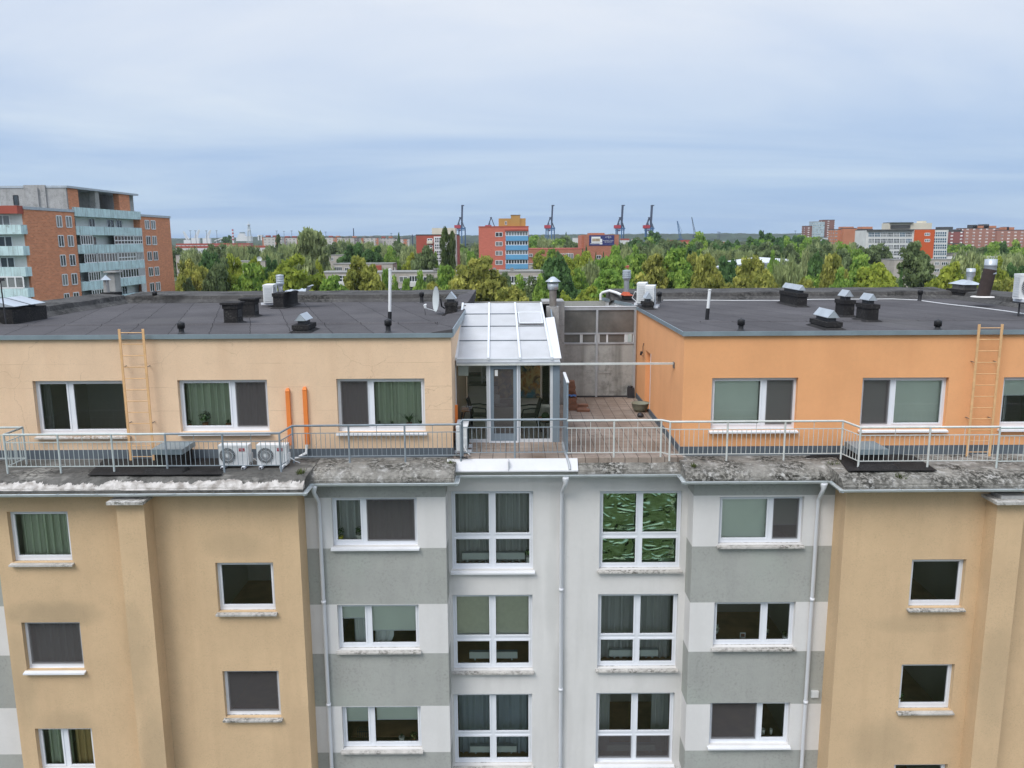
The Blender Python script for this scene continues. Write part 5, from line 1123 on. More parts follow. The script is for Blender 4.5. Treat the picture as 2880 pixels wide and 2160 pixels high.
g_ = G(1772, 1118, FL); tag(MB().box(g_.x - .1, g_.x + .12, g_.y - .1, g_.y + .1, FL + .002, FL + .35).lathe([(.07, .35), (.09, .4), (.001, .42)], (g_.x, g_.y, FL), 10).build('canister', M['blackmetal']), 'dark canister in the back corner of the terrace', 'canister')
# ------------------------------------------------------------------ buildings of the town
M['brick'] = MAT('orange_brick', (.66, .262, .135), .9, .10, .8, .2, (.22, .10, .06, 1), extra=brick_extra((.50, .19, .10, 1), (.52, .33, .23, 1), 1.0, .2, .6))
M['hallbrick'] = MAT('hall_brick', (.42, .165, .10), .9, .1, .4, .25, (.3, .12, .08, 1), extra=brick_extra((.34, .13, .08, 1), (.38, .22, .16, 1), 1.0, .3, .9))
M['brickp'] = MAT('pinkish_brick', (.56, .165, .115), .9, .05, .5, .1, (.3, .1, .08, 1), extra=brick_extra((.49, .14, .10, 1), (.5, .2, .15, 1), 1.0, .26, .8))
M['brickd'] = MAT('dark_red_brick', (.36, .09, .065), .9, .08, .3)
M['brickf'] = MAT('far_brick', (.48, .195, .105), .9, .08, .15)
M['bluepanel'] = MAT('weathered_blue_panel', (.54, .70, .72), .8, .16, .8, .75, (.13, .15, .13, 1), .7, (.07, .08, .06, 1), 1.6, .55, .68, extra=lambda nt, pos, cc: mixc(nt, math_(nt, 'MULTIPLY', grid_line(nt, math_(nt, 'ADD', axis(nt, pos, 0), axis(nt, pos, 1)), 1.25, .06), .5), cc, (.12, .15, .15, 1)))
M['blueband'] = MAT('bright_blue_band', (.13, .34, .55), .8, .06, .5)
M['mustard'] = MAT('mustard_wall', (.46, .26, .085), .9, .06, .5)
M['cream'] = MAT('cream_wall', (.62, .58, .48), .9, .08, .3)
M['greyblk'] = MAT('grey_panel_wall', (.43, .39, .35), .9, .10, .5, .5, (.19, .17, .15, 1), extra=lambda nt, pos, cc: mixc(nt, math_(nt, 'MULTIPLY', grid_line(nt, axis(nt, pos, 2), 2.8, .1), .5), cc, (.5, .48, .45, 1)))
M['offwhite'] = MAT('off_white_wall', (.62, .62, .60), .9, .08, .3, .3, (.4, .39, .37, 1))
M['orangered'] = MAT('orange_red_wall', (.56, .105, .03), .9, .05, .3)
M['darkroof'] = MAT('dark_roof', (.07, .07, .072), .9, .2, .3)
M['lightroof'] = MAT('grey_roof_felt', (.24, .235, .22), .9, .2, .2)
M['redroof'] = MAT('red_roof', (.36, .085, .06), .9, .15, .3)
M['whiteroof'] = MAT('white_metal_roof', (.54, .56, .58), .6, .08, .1)
M['fpane'] = MAT('dark_pane', (.045, .055, .06), .12, .35, .5, spec=.6)
M['fpane2'] = MAT('curtained_pane', (.20, .21, .21), .15, .3, .6, spec=.6)
M['fpaneb'] = MAT('blue_pane', (.035, .10, .16), .12, .3, .5, spec=.6)
M['whitepvc'] = MAT('white_frames', (.68, .69, .70), .5, .03, .5)
def fm(Y): return lambda u, z, d: Vector((u, Y - d, z))
def xm_(X): return lambda u, z, d: Vector((X + d, u, z))
def slab(mb, mp, u0, u1, z0, z1, d0, d1, mi=0):
    return mb.hexa([mp(u0, z0, d0), mp(u1, z0, d0), mp(u1, z0, d1), mp(u0, z0, d1)], [mp(u0, z1, d0), mp(u1, z1, d0), mp(u1, z1, d1), mp(u0, z1, d1)], mi)
rw = random.Random(5)
def fwin(mp, u0, u1, z0, z1, par, n=2, b=.09, pane=None, tr=0, name='window', frame='whitepvc', d=.08):
    if u0 > u1: u0, u1 = u1, u0
    m = MB(); pane = pane or rw.choice(['fpane', 'fpane', 'fpane2'])
    slab(m, mp, u0, u1, z0, z1, -.02, .02, 1)
    for i in range(n + 1):
        c = u0 + (u1 - u0) * i / n; slab(m, mp, c - b / 2, c + b / 2, z0, z1, .021, d)
    for z in [z0, z1] + ([z0 + (z1 - z0) * tr] if tr else []): slab(m, mp, u0 + b / 2, u1 - b / 2, z - b / 2, z + b / 2, .021, d - .005)
    return m.build(name, [M[frame], M[pane]], par)
def pxr(x0, x1, y0, y1, Y): c = (y0 + y1) / 2; m = (x0 + x1) / 2; return P(x0, c, Y).x, P(x1, c, Y).x, P(m, y1, Y).z, P(m, y0, Y).z
def block(name, label, cat, x0, x1, yt, Y, depth, mat, roof='lightroof', group=None, par=.35, ov=.0):
    xa, xb = P(x0, yt, Y).x, P(x1, yt, Y).x; zt = P((x0 + x1) / 2, yt, Y).z
    t = thing(name, label, cat, ((xa + xb) / 2, Y + depth / 2, GROUND), group)
    MB().box(xa, xb, Y, Y + depth, GROUND, zt - par).build('wall', M[mat], t)
    MB().box(xa - ov - .05, xb + ov + .05, Y - ov - .05, Y + depth + .05, zt - par + .002, zt).build('roof', M[roof], t)
    return t, xa, xb, zt

# the brick slab block at the left: faces the viewer with its balcony end, runs away along +y
XT = -66.4
def uY(px, py=700): return XT / slope(px, py)
TW = thing('brick_apartment_tower', 'tall orange brick block with pale blue balcony bands, far left', 'apartment block', (XT - 7, 130, GROUND))
ya, yb, yc, yd = uY(78, 700), uY(218, 700), uY(402, 700), uY(486, 700); zr = P(100, 580, ya).z
MB().box(XT - 16, XT, ya, yb, GROUND, zr - .4).build('wall', M['brick'], TW, 'orange brick side wall')
MB().box(XT - 14, XT - .15, yc, yd, GROUND, zr - .4).build('wall', M['brick'], TW, 'orange brick far wing')
MB().box(XT - 16, XT - 1.3, yb + .01, yc - .01, GROUND, zr - .4).build('loggia_wall', M['offwhite'], TW)
MB().box(XT - 16.1, XT + .1, ya - .1, yb, zr - .398, zr).build('roof_edge', M['galv'], TW); MB().box(XT - 14, XT, yc, yd + .1, zr - .398, zr).build('roof_edge', M['galv'], TW)
ztop = P(110, 570, 126).z + .4
zt8 = P(24, 523, uY(206)).z
yq = uY(206)
MB().box(XT - 10.3, XT - .2, yq, yq + .3, zr - .4, zt8 - .3).box(XT - 6.4, XT - 3.2, yq - .25, yq, zr - .4, zt8 + .1).build('penthouse_wall', M['concrete'], TW, 'bare concrete end wall of the rooftop storey')
MB().box(XT - 10.5, XT, yq - .1, yc, zt8 - .298, zt8 + .02).build('penthouse_roof', M['galv'], TW)
a, b = uY(239), uY(351); c = uY(380)
MB().box(XT - 1.2, XT - .25, yq + .31, a, zr - .2, zt8 - .3).build('penthouse_brick', M['brick'], TW); MB().box(XT - 1.2, XT - .25, b, c, zr - .2, zt8 - .3).build('penthouse_brick', M['brick'], TW)
MB().box(XT - 4.5, XT - 4.2, a - 4, yc, zr - .3, zt8 - .3).build('penthouse_back', M['concrete'], TW)
MB().box(XT - 1.0, XT - .9, c, yc - .2, zr - .3, zt8 - .3).build('penthouse_end', M['concrete'], TW); MB().box(XT - 1.2, XT - .3, uY(286) , uY(297), zr - .2, zt8 - .3).build('penthouse_pier', M['concrete'], TW); MB().box(XT - 1.6, XT - 1.2, uY(252), uY(256), zr - .2, zt8 - .3).build('penthouse_pier', M['concrete'], TW)
fwin(fm(yq), XT - 8.2, XT - 7.5, zr + .7, zr + 2.1, TW, 1, .1, 'fpane', frame='blackmetal')
lv = [5.15 - 2.84 * i for i in range(8)]; mX = xm_(XT); mE = fm(ya)
for i, z in enumerate(lv):
    MB().box(XT - 1.29, XT + .12, yb + .02, yc - .02, z - 1.35, z).build('balcony_band', M['bluepanel'], TW)
    if i: MB().box(XT - 16, XT + .25, ya - 1.5, ya - .01, z - 1.3, z - .05).build('balcony_band', M['bluepanel'], TW)
MB().box(XT - 16, XT - .05, ya - 1.4, ya - .005, zr - 1.0, zr + .05).build('balcony_roof', M['brickd'], TW)
for i in range(1, 7):
    z = lv[i]
    for p0, p1 in ((166, 180.7), (192.5, 208)): fwin(mX, uY(p0), uY(p1), z - .22 , z + 1.4, TW, 2, .14, rw.choice(['fpane', 'fpane2']))
    for p0, p1 in ((415, 427), (432, 444)): fwin(xm_(XT - .15), uY(p0), uY(p1), z - .15, z + 1.4, TW, 2, .14)
G_ = {1: [], 2: [(228, 262, 5), (323, 377, 6), (378, 406, 4)], 3: [(234, 268, 5), (271, 328, 7), (330, 380, 6), (382, 412, 5)], 4: [(241, 275, 5), (330, 384, 7), (386, 415, 5)], 5: [(246, 280, 5), (389, 420, 5)]}
for i, lst in G_.items():
    for p0, p1, n in lst: fwin(mX, uY(p0) + .1, min(uY(p1), yc - .05), lv[i] + .04, lv[i - 1] - 1.4, TW, n, .16, None, .42 if n % 2 == 0 else 0, 'glazed_loggia')
for i in range(1, 6):
    for p0, p1 in ((224, 240), (276, 292), (326, 345), (352, 366)):
        if not any(q0 - 4 < (p0 + p1) / 2 < q1 + 4 for q0, q1, _ in G_.get(i, [])): fwin(xm_(XT - 1.29), uY(p0) + .3, uY(p1) + .3, lv[i] - .6, lv[i] + 1.3, TW, 2, .14)
    for x0, x1 in ((-16, -13.2), (-11, -8.6), (-7.2, -5.4), (-3.9, -2.0)):
        if i < 4: fwin(mE, XT + x0, XT + x1, lv[i] - .3, lv[i] + 1.25, TW, 2, .13)
fwin(fm(ya - 1.45), XT - 10, XT - .2, lv[4] + .0, lv[3] - 1.35, TW, 9, .18, 'fpane2', 0, 'glazed_loggia')
MB().box(XT - 15.9, XT - .3, ya - .008, ya - .004, lv[7], zr - .5).build('end_wall', M['offwhite'], TW)

# pink brick tower with blue bands in the middle
D = 246
t, xa, xb, zt = block('brick_apartment_tower', 'pink brick tower with blue bands and a mustard rooftop storey, in the middle', 'apartment block', 1346, 1486.5, 636, D, 13, 'brickp', 'brickd')
mp = fm(D); rows = [653.5 + 26.3 * i for i in range(8)]
MB().box(P(1402, 600, D).x, P(1478.5, 600, D).x, D + 1.2, D + 9, zt + .002, P(1440, 614, D).z).box(P(1437, 600, D).x, P(1463, 600, D).x, D + .9, D + 9.1, zt + .003, P(1440, 605, D).z).build('rooftop_storey', M['mustard'], t)
MB().box(P(1436, 600, D).x, P(1464, 600, D).x, D + .8, D + 9.2, P(1440, 605, D).z, P(1440, 604, D).z).build('rooftop_cap', M['darkroof'], t)
fwin(fm(D + 1.2), P(1420.5, 625, D).x, P(1425, 625, D).x, P(1422, 632, D).z, P(1422, 622.5, D).z, t, 1, .12, 'fpane')
for i, y in enumerate(rows):
    r = pxr(1393.5, 1413, y, y + 12, D); fwin(mp, *r[:2], r[2], r[3], t, 2, .14)
    r = pxr(1422.5, 1484.5, y - 2, y + 9.5, D); fwin(mp, *r[:2], r[2], r[3], t, 8, .2, name='glazed_loggia')
    r = pxr(1422, 1485.5, y + 10, y + 23.5, D); o = MB(); slab(o, mp, r[0], r[1], r[2], r[3], -.1, .35); o.build('balcony_band', M['blueband'], t)
r = pxr(1420, 1486, 645, 649.5, D); o = MB(); slab(o, mp, r[0], r[1], r[2], r[3], 0, .5); o.build('canopy', M['brickd'], t)
# red and cream block behind the poplars
D = 262
t, xa, xb, zt = block('brick_apartment_block', 'red brick block with cream balconies half hidden by two poplars', 'apartment block', 1170, 1286, 659, D, 12, 'brickd', 'darkroof')
MB().box(P(1213, 650, D).x, P(1279, 650, D).x, D + 2, D + 9, zt + .002, P(1240, 641, D).z).build('rooftop_storey', M['cream'], t)
mp = fm(D)
r = pxr(1221, 1286, 665, 760, D); o = MB(); slab(o, mp, r[0], r[1], r[2], r[3], .0, .15); o.build('loggia_wall', M['offwhite'], t)
r = pxr(1276, 1286, 660, 760, D); o = MB(); slab(o, mp, r[0], r[1], r[2], r[3], .155, .5); o.build('pier', M['concrete'], t)
for i in range(5):
    y = 668 + 18.5 * i
    r = pxr(1223, 1246, y, y + 14, D); fwin(fm(D - .15), *r[:2], r[2], r[3], t, 4, .2, 'fpane', .5, 'glazed_loggia')
    r = pxr(1251, 1275, y, y + 14, D); fwin(fm(D - .15), *r[:2], r[2], r[3], t, 4, .2, 'fpane2', .5, 'glazed_loggia')
    r = pxr(1202, 1216, y + 3, y + 9, D); fwin(mp, *r[:2], r[2], r[3], t, 2, .2)
    r = pxr(1201, 1217, y + 10, y + 17, D); o = MB(); slab(o, mp, r[0], r[1], r[2], r[3], 0, .9); o.build('balcony_band', M['cream'], t)
# grey five storey blocks nearer by
D = 205
t, xa, xb, zt = block('grey_panel_block', 'long grey panel block behind the chestnut and maple, white glazed balconies', 'apartment block', 893, 1532, 764, D, 11, 'greyblk')
mp = fm(D)
for x0, x1, y0, y1, k in ((939, 975, 775, 792, 'w3'), (939, 976, 792.5, 803, 'b'), (1102, 1114, 776, 786, 'w1'), (1123, 1146, 778, 793, 'w2'), (1151, 1181, 776, 792, 'w4'), (1150, 1182, 793, 806, 'b'), (1152, 1183, 807, 817, 'w3'), (1191, 1215, 779, 796, 'w2'), (1230, 1251, 779, 793, 'w2'),
                          (1261, 1282, 778, 794, 'w2'), (1403, 1417, 781, 795, 'w2'), (1431, 1460, 777, 796, 'w4'), (1430, 1461, 797, 806, 'b'), (1468, 1495, 780, 795, 'w2'), (1472, 1496, 797, 806, 'b'), (1498, 1530, 777, 792, 'w3'), (1403, 1417, 810, 824, 'w2'), (1431, 1460, 807, 823, 'w3'), (1467, 1496, 808, 823, 'w3'), (1466, 1497, 825, 834, 'b'), (1191, 1215, 808, 824, 'w2'), (1123, 1146, 808, 822, 'w2')):
    r = pxr(x0, x1, y0, y1, D)
    if k == 'b': o = MB(); slab(o, mp, r[0], r[1], r[2], r[3], 0, .9); o.build('balcony_band', M['offwhite'], t)
    else: fwin(mp, *r[:2], r[2], r[3], t, int(k[1]), .12, tr=.5 if k in ('w3',) else 0)
for px in (1221, 1229, 1262, 1390, 1440): 
    x = P(px, 760, D).x; MB().box(x - .4, x + .4, D + 2, D + 3.2, zt + .002, zt + .75).build('roof_vent', M['lightroof'], t)
for lab, x0, x1, yt, D, ws in (('grey block end with a canopy window beside the far left tower', 498, 580, 766, 213, [(508, 521, 785, 801, 2), (547, 571, 783, 801, 3)]),
        ('small grey block with a wine red wall panel above the chestnut', 938, 1104, 741, 262, [(940, 962, 751, 761, 4), (970, 981, 753, 762, 2), (1045, 1057, 752, 760, 2), (1110, 1111, 752, 760, 1)]),
        ('low grey roof line among trees right of the left tower', 494, 640, 717, 380, [(505, 516, 723, 729, 2), (521, 530, 726, 734, 2), (537, 546, 725, 732, 2)]),
        ('grey roof edge carrying a white dish behind the light maples', 655, 745, 734, 300, []),
        ('grey flats low between the pink tower and the dark maple', 1486, 1530, 742, 330, [(1492, 1500, 750, 757, 3), (1504, 1514, 750, 757, 3)]),
        ('grey slab corner behind the dark green tree left of centre', 925, 985, 717, 400, [(930, 938, 724, 733, 2)])):
    t, xa, xb, zt = block('grey_panel_block', lab, 'apartment block', x0, x1, yt, D, 10, 'greyblk')
    for a, b, c, d, n in ws: r = pxr(a, b, c, d, D); fwin(fm(D), *r[:2], r[2], r[3], t, n, .12)
    if 'wine' in lab: r = pxr(1057, 1073, 746, 761, D); o = MB(); slab(o, fm(D), r[0], r[1], r[2], r[3], 0, .3); o.build('wall_panel', M['brickd'], t)
    if 'canopy' in lab: r = pxr(540, 571, 777, 783, D); o = MB(); slab(o, fm(D), r[0], r[1], r[2], r[3], 0, .8); o.build('canopy', M['darkroof'], t)
    if 'dish' in lab:
        p = P(730, 728, 302); q = MB(); q.lathe([(.001, 0), (.6, .1), (.95, .35)], (0, 0, 0), 16); q.tube((0, 0, -2), (0, 0, 0), .06, 6)
        for v in q.v: y, z = v.y, v.z; 
        q.v = [Vector((v.x, -v.z, v.y)) + p if v.z > -.01 else Vector((v.x, 0, v.z)) + p for v in q.v]; tag(q.build('satellite_dish', M['dishm']), 'round white dish on the far grey roof edge', 'satellite dish')
D = 310
t, xa, xb, zt = block('grey_panel_block', 'grey panel block at right with a bare end wall beside the tall birch', 'apartment block', 2516, 2830, 729, D, 11, 'greyblk')
for i in range(3):
    for a, b, n in ((2629, 2641, 2), (2648, 2665, 3), (2671, 2690, 4), (2700, 2716, 3), (2730, 2746, 3)): y = 737 + 19 * i; r = pxr(a, b, y, y + 8.5, D); fwin(fm(D), *r[:2], r[2], r[3], t, n, .16)
for px in (2690, 2715, 2796, 2820): x = P(px, 729, D).x; MB().box(x - .9, x + .9, D + 3, D + 5, zt + .002, zt + .9).build('roof_vent', M['offwhite'], t)
t, xa, xb, zt = block('grey_panel_block', 'distant grey block roof behind the right birch trees', 'apartment block', 2690, 2740, 712, 420, 10, 'greyblk')
# brick hall with the advert
D = 420
t, xa, xb, zt = block('brick_hall', 'low wide brick hall with a tall windowless stage tower bearing a blue advert', 'hall', 1486, 1644, 699, D, 30, 'hallbrick', 'brickd')
MB().box(P(1637, 662, D).x, P(1650, 662, D).x, D + 3, D + 25, GROUND, P(1644, 662, D).z).box(P(1644.5, 660, D).x, P(1740, 660, D).x, D - .5, D + 26, GROUND, P(1692, 660, D).z).box(P(1662, 655, D).x, P(1703, 655, D).x, D + 4, D + 20, P(1692, 660, D).z - .01, P(1692, 655, D).z).box(P(1740.2, 709, D).x, P(1758, 709, D).x, D, D + 20, GROUND, P(1750, 709, D).z).build('stage_tower', M['hallbrick'], t)
for a, b, c, d, n in ((1593, 1612, 713, 733, 3), (1678, 1690, 718, 728, 2), (1488, 1498, 714, 722, 2)): r = pxr(a, b, c, d, D - .5); fwin(fm(D - .5), *r[:2], r[2], r[3], t, n, .2)
r = pxr(1657, 1727.5, 661.5, 690.5, D - .7)
ad = thing('advert_banner', 'dark blue advert banner with a laptop picture on the brick stage tower', 'banner', ((r[0] + r[1]) / 2, D - .7, r[2]))
MB().box(r[0], r[1], D - .7, D - .55, r[2], r[3]).build('panel', MAT('navy_banner', (.035, .04, .15), .6, .05, .2), ad)
W_, H_ = r[1] - r[0], r[3] - r[2]
def adx(u, v): return r[0] + W_ * u, r[2] + H_ * v
def adbox(mb, u0, u1, v0, v1, d): x0, z0 = adx(u0, v0); x1, z1 = adx(u1, v1); return mb.box(x0, x1, D - .7 - d, D - .701, z0, z1)
q = MB(); adbox(q, .09, .45, .26, .86, .02); adbox(q, .05, .45, .155, .20, .03); adbox(q, .40, .52, .28, .64, .04); adbox(q, .42, .53, .11, .24, .05); q.build('laptop_picture', M['paper'], ad)
q = MB(); adbox(q, .12, .43, .40, .68, .045); q.build('screen_picture', MAT('tan_interior_photo', (.45, .36, .25), .7, .5, .6), ad)
q = MB(); adbox(q, .775, .79, .68, .93, .03); q.build('rule', M['paper'], ad)
for s_, u, v, sz in (('LTT', .70, .80, .17), ('JA', .85, .80, .17), ('Klausykimes, kurkim', .76, .48, .125), ('-nge Klaipedoje!', .76, .345, .125), ('_______', .68, .16, .07), ('_______', .86, .16, .07)):
    x, z = adx(u, v); text_mesh(s_, H_ * sz, M['paper'], 'lettering', Matrix.Translation((x, D - .74, z)) @ FRONT, ad, .01)
p = P(1587, 714.5, D - .2); text_mesh('PAMAS 7', 1.25, M['paper'], 'lettering', Matrix.Translation((p.x, D - .1, p.z)) @ FRONT, t, .05)

# white and blue glazed office block with orange panel
D = 420
t, xa, xb, zt = block('office_block', 'white office block with rows of blue glazing and an orange red panel', 'office block', 2438, 2668, 645, D, 14, 'offwhite', 'darkroof')
mp = fm(D)
MB().box(P(2505, 630, D).x, P(2627, 630, D).x, D + 2, D + 10, zt + .002, P(2560, 627, D).z).box(P(2600, 622, D).x, P(2614, 622, D).x, D + 3, D + 8, zt + .003, P(2600, 621, D).z).build('rooftop_storey', M['cream'], t)
MB().box(P(2510, 630, D).x, P(2565, 630, D).x, D + 1.5, D + 2, P(2560, 642, D).z, P(2560, 632, D).z).box(P(2506, 630, D).x, P(2572, 630, D).x, D + 1, D + 9, P(2560, 627, D).z, P(2560, 625, D).z).build('terrace_awning', M['darkroof'], t)
r = pxr(2566, 2622, 646, 800, D); o = MB(); slab(o, mp, r[0], r[1], r[2], r[3], 0, .5); o.build('orange_panel', M['orangered'], t)
rows = [653.5, 671, 688.5, 706, 723.5, 741]
for i, y in enumerate(rows):
    for j in range(7):
        r = pxr(2442.5 + 17.6 * j, 2442.5 + 17.6 * (j + 1) - 1.5, y, y + 12.5, D); o = fwin(mp, *r[:2], r[2], r[3], t, 4, .16, rw.choice(['fpane', 'fpane2', 'fpaneb', 'fpane']), .48, 'glazing')
    r = pxr(2625, 2662, y - 1.5, y + 12, D); fwin(mp, *r[:2], r[2], r[3], t, 6, .28, 'fpaneb', .5, 'glazing')
    if i < 2: r = pxr(2601, 2615, y + 2, y + 9, D - .5); fwin(fm(D - .5), *r[:2], r[2], r[3], t, 3, .3, 'fpane')
r = pxr(2438, 2568, 645.5, 650, D); o = MB(); slab(o, mp, r[0], r[1], r[2], r[3], 0, .8); o.build('cornice', M['darkroof'], t)

# distant blocks
def far(name, label, x0, x1, yt, Y, depth, mat, roof='darkroof', extra=(), cat='apartment block', par=.6):
    t, xa, xb, zt = block(name, label, cat, x0, x1, yt, Y, depth, mat, roof, par=par)
    for a, b, y, m in extra: MB().box(P(a, y, Y).x, P(b, y, Y).x, Y + 2, Y + depth - 2, zt + .003, P((a + b) / 2, y, Y).z).build('rooftop_storey', M[m], t)
    return t
def pm(name, wall, win, pw, ph, fw, fh, band=None): M[name] = MAT(name, wall, .9, .06, .05, extra=pattern_extra(win, pw, ph, fw, fh, band))
pm('pat_brick', (.48, .195, .105), (.11, .11, .11, 1), 5.2, 2.8, .42, .48)
pm('pat_brickw', (.36, .175, .13), (.27, .24, .23, 1), 6.0, 2.8, .38, .42)
pm('pat_pale', (.52, .50, .47), (.12, .12, .12, 1), 4.2, 2.8, .4, .5, ((.42, .17, .10, 1), 17, 4.5))
pm('pat_white', (.60, .61, .62), (.07, .08, .09, 1), 3.6, 2.8, .38, .45)
pm('pat_dark', (.22, .11, .09), (.36, .33, .31, 1), 9.0, 2.9, .25, .4)
pm('pat_glass', (.42, .47, .48), (.12, .17, .2, 1), 2.2, 2.9, .8, .6)
pm('pat_wine', (.26, .09, .08), (.36, .33, .31, 1), 8.0, 2.8, .25, .4)
pm('pat_mix', (.45, .42, .39), (.13, .12, .12, 1), 3.5, 2.8, .5, .5, ((.16, .14, .14, 1), 23, 6))
far('tower_block', 'dark brick wing at the left foot of the far grey tower', 2266, 2287, 635, 1100, 14, 'pat_dark')
far('tower_block', 'grey glazed slice of the far tower at right', 2286.5, 2320, 623, 1098, 14, 'pat_glass', 'lightroof')
far('tower_block', 'tallest dark brick slice of the far tower at right', 2316, 2348, 618, 1101, 16, 'pat_dark')
far('low_block', 'pale low building at the foot of the far tower', 2318, 2349, 667, 900, 10, 'pat_white', cat='building')
far('brick_apartment_block', 'long orange brick block between the far tower and the office block', 2347, 2455, 644, 740, 14, 'pat_brick', extra=((2373, 2404, 637.5, 'brickf'), (2427, 2457, 637.5, 'brickf')))
o = far('brick_apartment_block', 'plain orange brick end wall in front of the far brick block', 2373, 2410, 641, 735, 8, 'brickf')
far('brick_apartment_block', 'wine red block directly right of the office block', 2664, 2712, 650, 700, 14, 'pat_wine', extra=((2652, 2684, 638, 'darkroof'), (2684, 2709, 645, 'darkroof')))
far('low_block', 'low pinkish building right of the office block', 2664, 2708, 684, 560, 8, 'brickf', cat='building')
far('brick_apartment_block', 'tall stepped brick block at right with many white balconies', 2713, 2810, 641, 755, 14, 'pat_brickw', extra=((2741, 2806, 635, 'brickf'), (2741, 2753, 632, 'darkroof'), (2771, 2786, 630.5, 'darkroof')))
far('brick_apartment_block', 'brick block with rooftop boxes at the right edge', 2806, 2925, 646, 750, 14, 'pat_brickw', extra=((2832, 2857, 639, 'brickf'), (2836, 2842, 638, 'darkroof')))
for i, (x0, x1, y, m, lab) in enumerate(((737, 792, 666, 'pat_pale', 'distant panel block with wine red roof boxes left of the big poplar'), (792, 838, 668, 'pat_pale', 'distant panel block directly left of the big poplar'), (915, 962, 667, 'pat_pale', 'distant panel block directly right of the big poplar'),
        (962, 1010, 668, 'pat_mix', 'distant grey panel block under the grey mast'), (1010, 1064, 668, 'pat_pale', 'distant panel block in the middle of the far row'), (1064, 1112, 669, 'pat_mix', 'distant mixed block left of the small spruce top'), (1112, 1150, 671, 'pat_pale', 'last distant block of the far row, by the red block'))):
    ex = [(x0 + 8 + 20 * j, x0 + 17 + 20 * j, y - 4, rw.choice(['brickd', 'lightroof', 'lightroof', 'brickf'])) for j in range(int((x1 - x0) / 22))]
    if i < 2: ex = [(a, b, c, 'brickd') for a, b, c, _ in ex]
    far('panel_block', lab, x0, x1, y, 880 + 15 * (i % 3), 12, m, 'darkroof', ex)
for x0, x1, y, D, m, rfm, lab in ((494, 600, 692, 640, 'pat_white', 'redroof', 'white row with a red roof far left beside the tower'), (600, 680, 690, 655, 'pat_white', 'redroof', 'second white row with a red roof, half hidden by willows'), (672, 700, 690, 650, 'brickf', 'redroof', 'plain brick gable in the far white row'),
        (700, 748, 691, 660, 'pat_white', 'redroof', 'white row end right of the plain brick gable'), (495, 700, 684.5, 780, 'pat_white', 'redroof', 'farther white and red row behind the first'), (808, 842, 694, 620, 'offwhite', 'whiteroof', 'blank white hall wall left of the big poplar'), (962, 1054, 692, 640, 'offwhite', 'whiteroof', 'long white shed roof below the far panel blocks'),
        (1780, 1800, 672, 980, 'offwhite', 'brickd', 'pale block behind the crane feet'), (1748, 1770, 671, 800, 'offwhite', 'redroof', 'white house front right of the advert tower'), (1884, 1940, 675, 780, 'brickf', 'redroof', 'wide low house with red roofs under the blue cranes'), (2020, 2048, 678, 700, 'brickf', 'whiteroof', 'red building with a white upper edge amid the wood'),
        (2234, 2260, 714, 380, 'brick', 'offwhite', 'small brick block with pale bands left of the willow'), (1891, 1934, 700, 480, 'offwhite', 'whiteroof', 'white house half hidden in the wood right of centre'), (1612, 1634, 668, 900, 'offwhite', 'lightroof', 'pale building left of the advert tower near the horizon'), (1570, 1640, 685, 700, 'offwhite', 'lightroof', 'long pale shed behind the brick hall'), (2385, 2420, 702, 520, 'offwhite', 'lightroof', 'pale low wall at the foot of the plain brick end'), (1755, 1775, 748, 300, 'offwhite', 'redroof', 'small pale house behind the conical green tree')):
    far('house_row' if 'row' in lab else 'house', lab, x0, x1, y, D, 12, m, rfm, cat='building', par=1.6 if rfm == 'redroof' else .5)
# big white shed roof amid the trees, parked things beside it
q = MB(); z0 = -18.2; a, b = P(2010, 748, 300), P(2225, 740, 300)
zt = P(2120, 724, 330).z
v = [G(2012, 752, -7.6), G(2036, 735, -7.6), G(2128, 722.5, -7.2), G(2222, 729, -7.4), G(2215, 736, -7.6), G(2095, 742, -7.6)]
t = thing('shed', 'large white roofed shed glimpsed between the trees at right', 'shed', (v[0].x, v[0].y, GROUND))
q.add(v, [(0, 1, 2, 3, 4, 5)]); q.ext([p - Vector((0, 0, .15)) for p in v], (0, 0, -.4)); q.build('roof', M['whiteroof'], t)
q = MB(); q.ext([p.lerp(sum(v, Vector()) / 6, .06) - Vector((0, 0, .7)) for p in v], (0, 0, GROUND + 8.6)); q.build('wall', M['offwhite'], t)
p = P(2203, 763, 280)
t = thing('truck', 'blue and white truck top between the willow and the yellow tree', 'truck', (p.x, 280, GROUND)); MB().box(p.x - 2.2, p.x + .4, 279, 285, GROUND + .8, p.z + .6).build('body', M['whitesheet'], t); MB().box(p.x + .42, p.x + 2.3, 279, 285, GROUND + .8, p.z + 1.2).build('cab', M['blueband'], t)
for dx in (-1.4, 1.4): MB().tube((p.x + dx, 278.9, GROUND + .5), (p.x + dx, 279.2, GROUND + .5), .5, 12).build('wheel', M['black'], t)

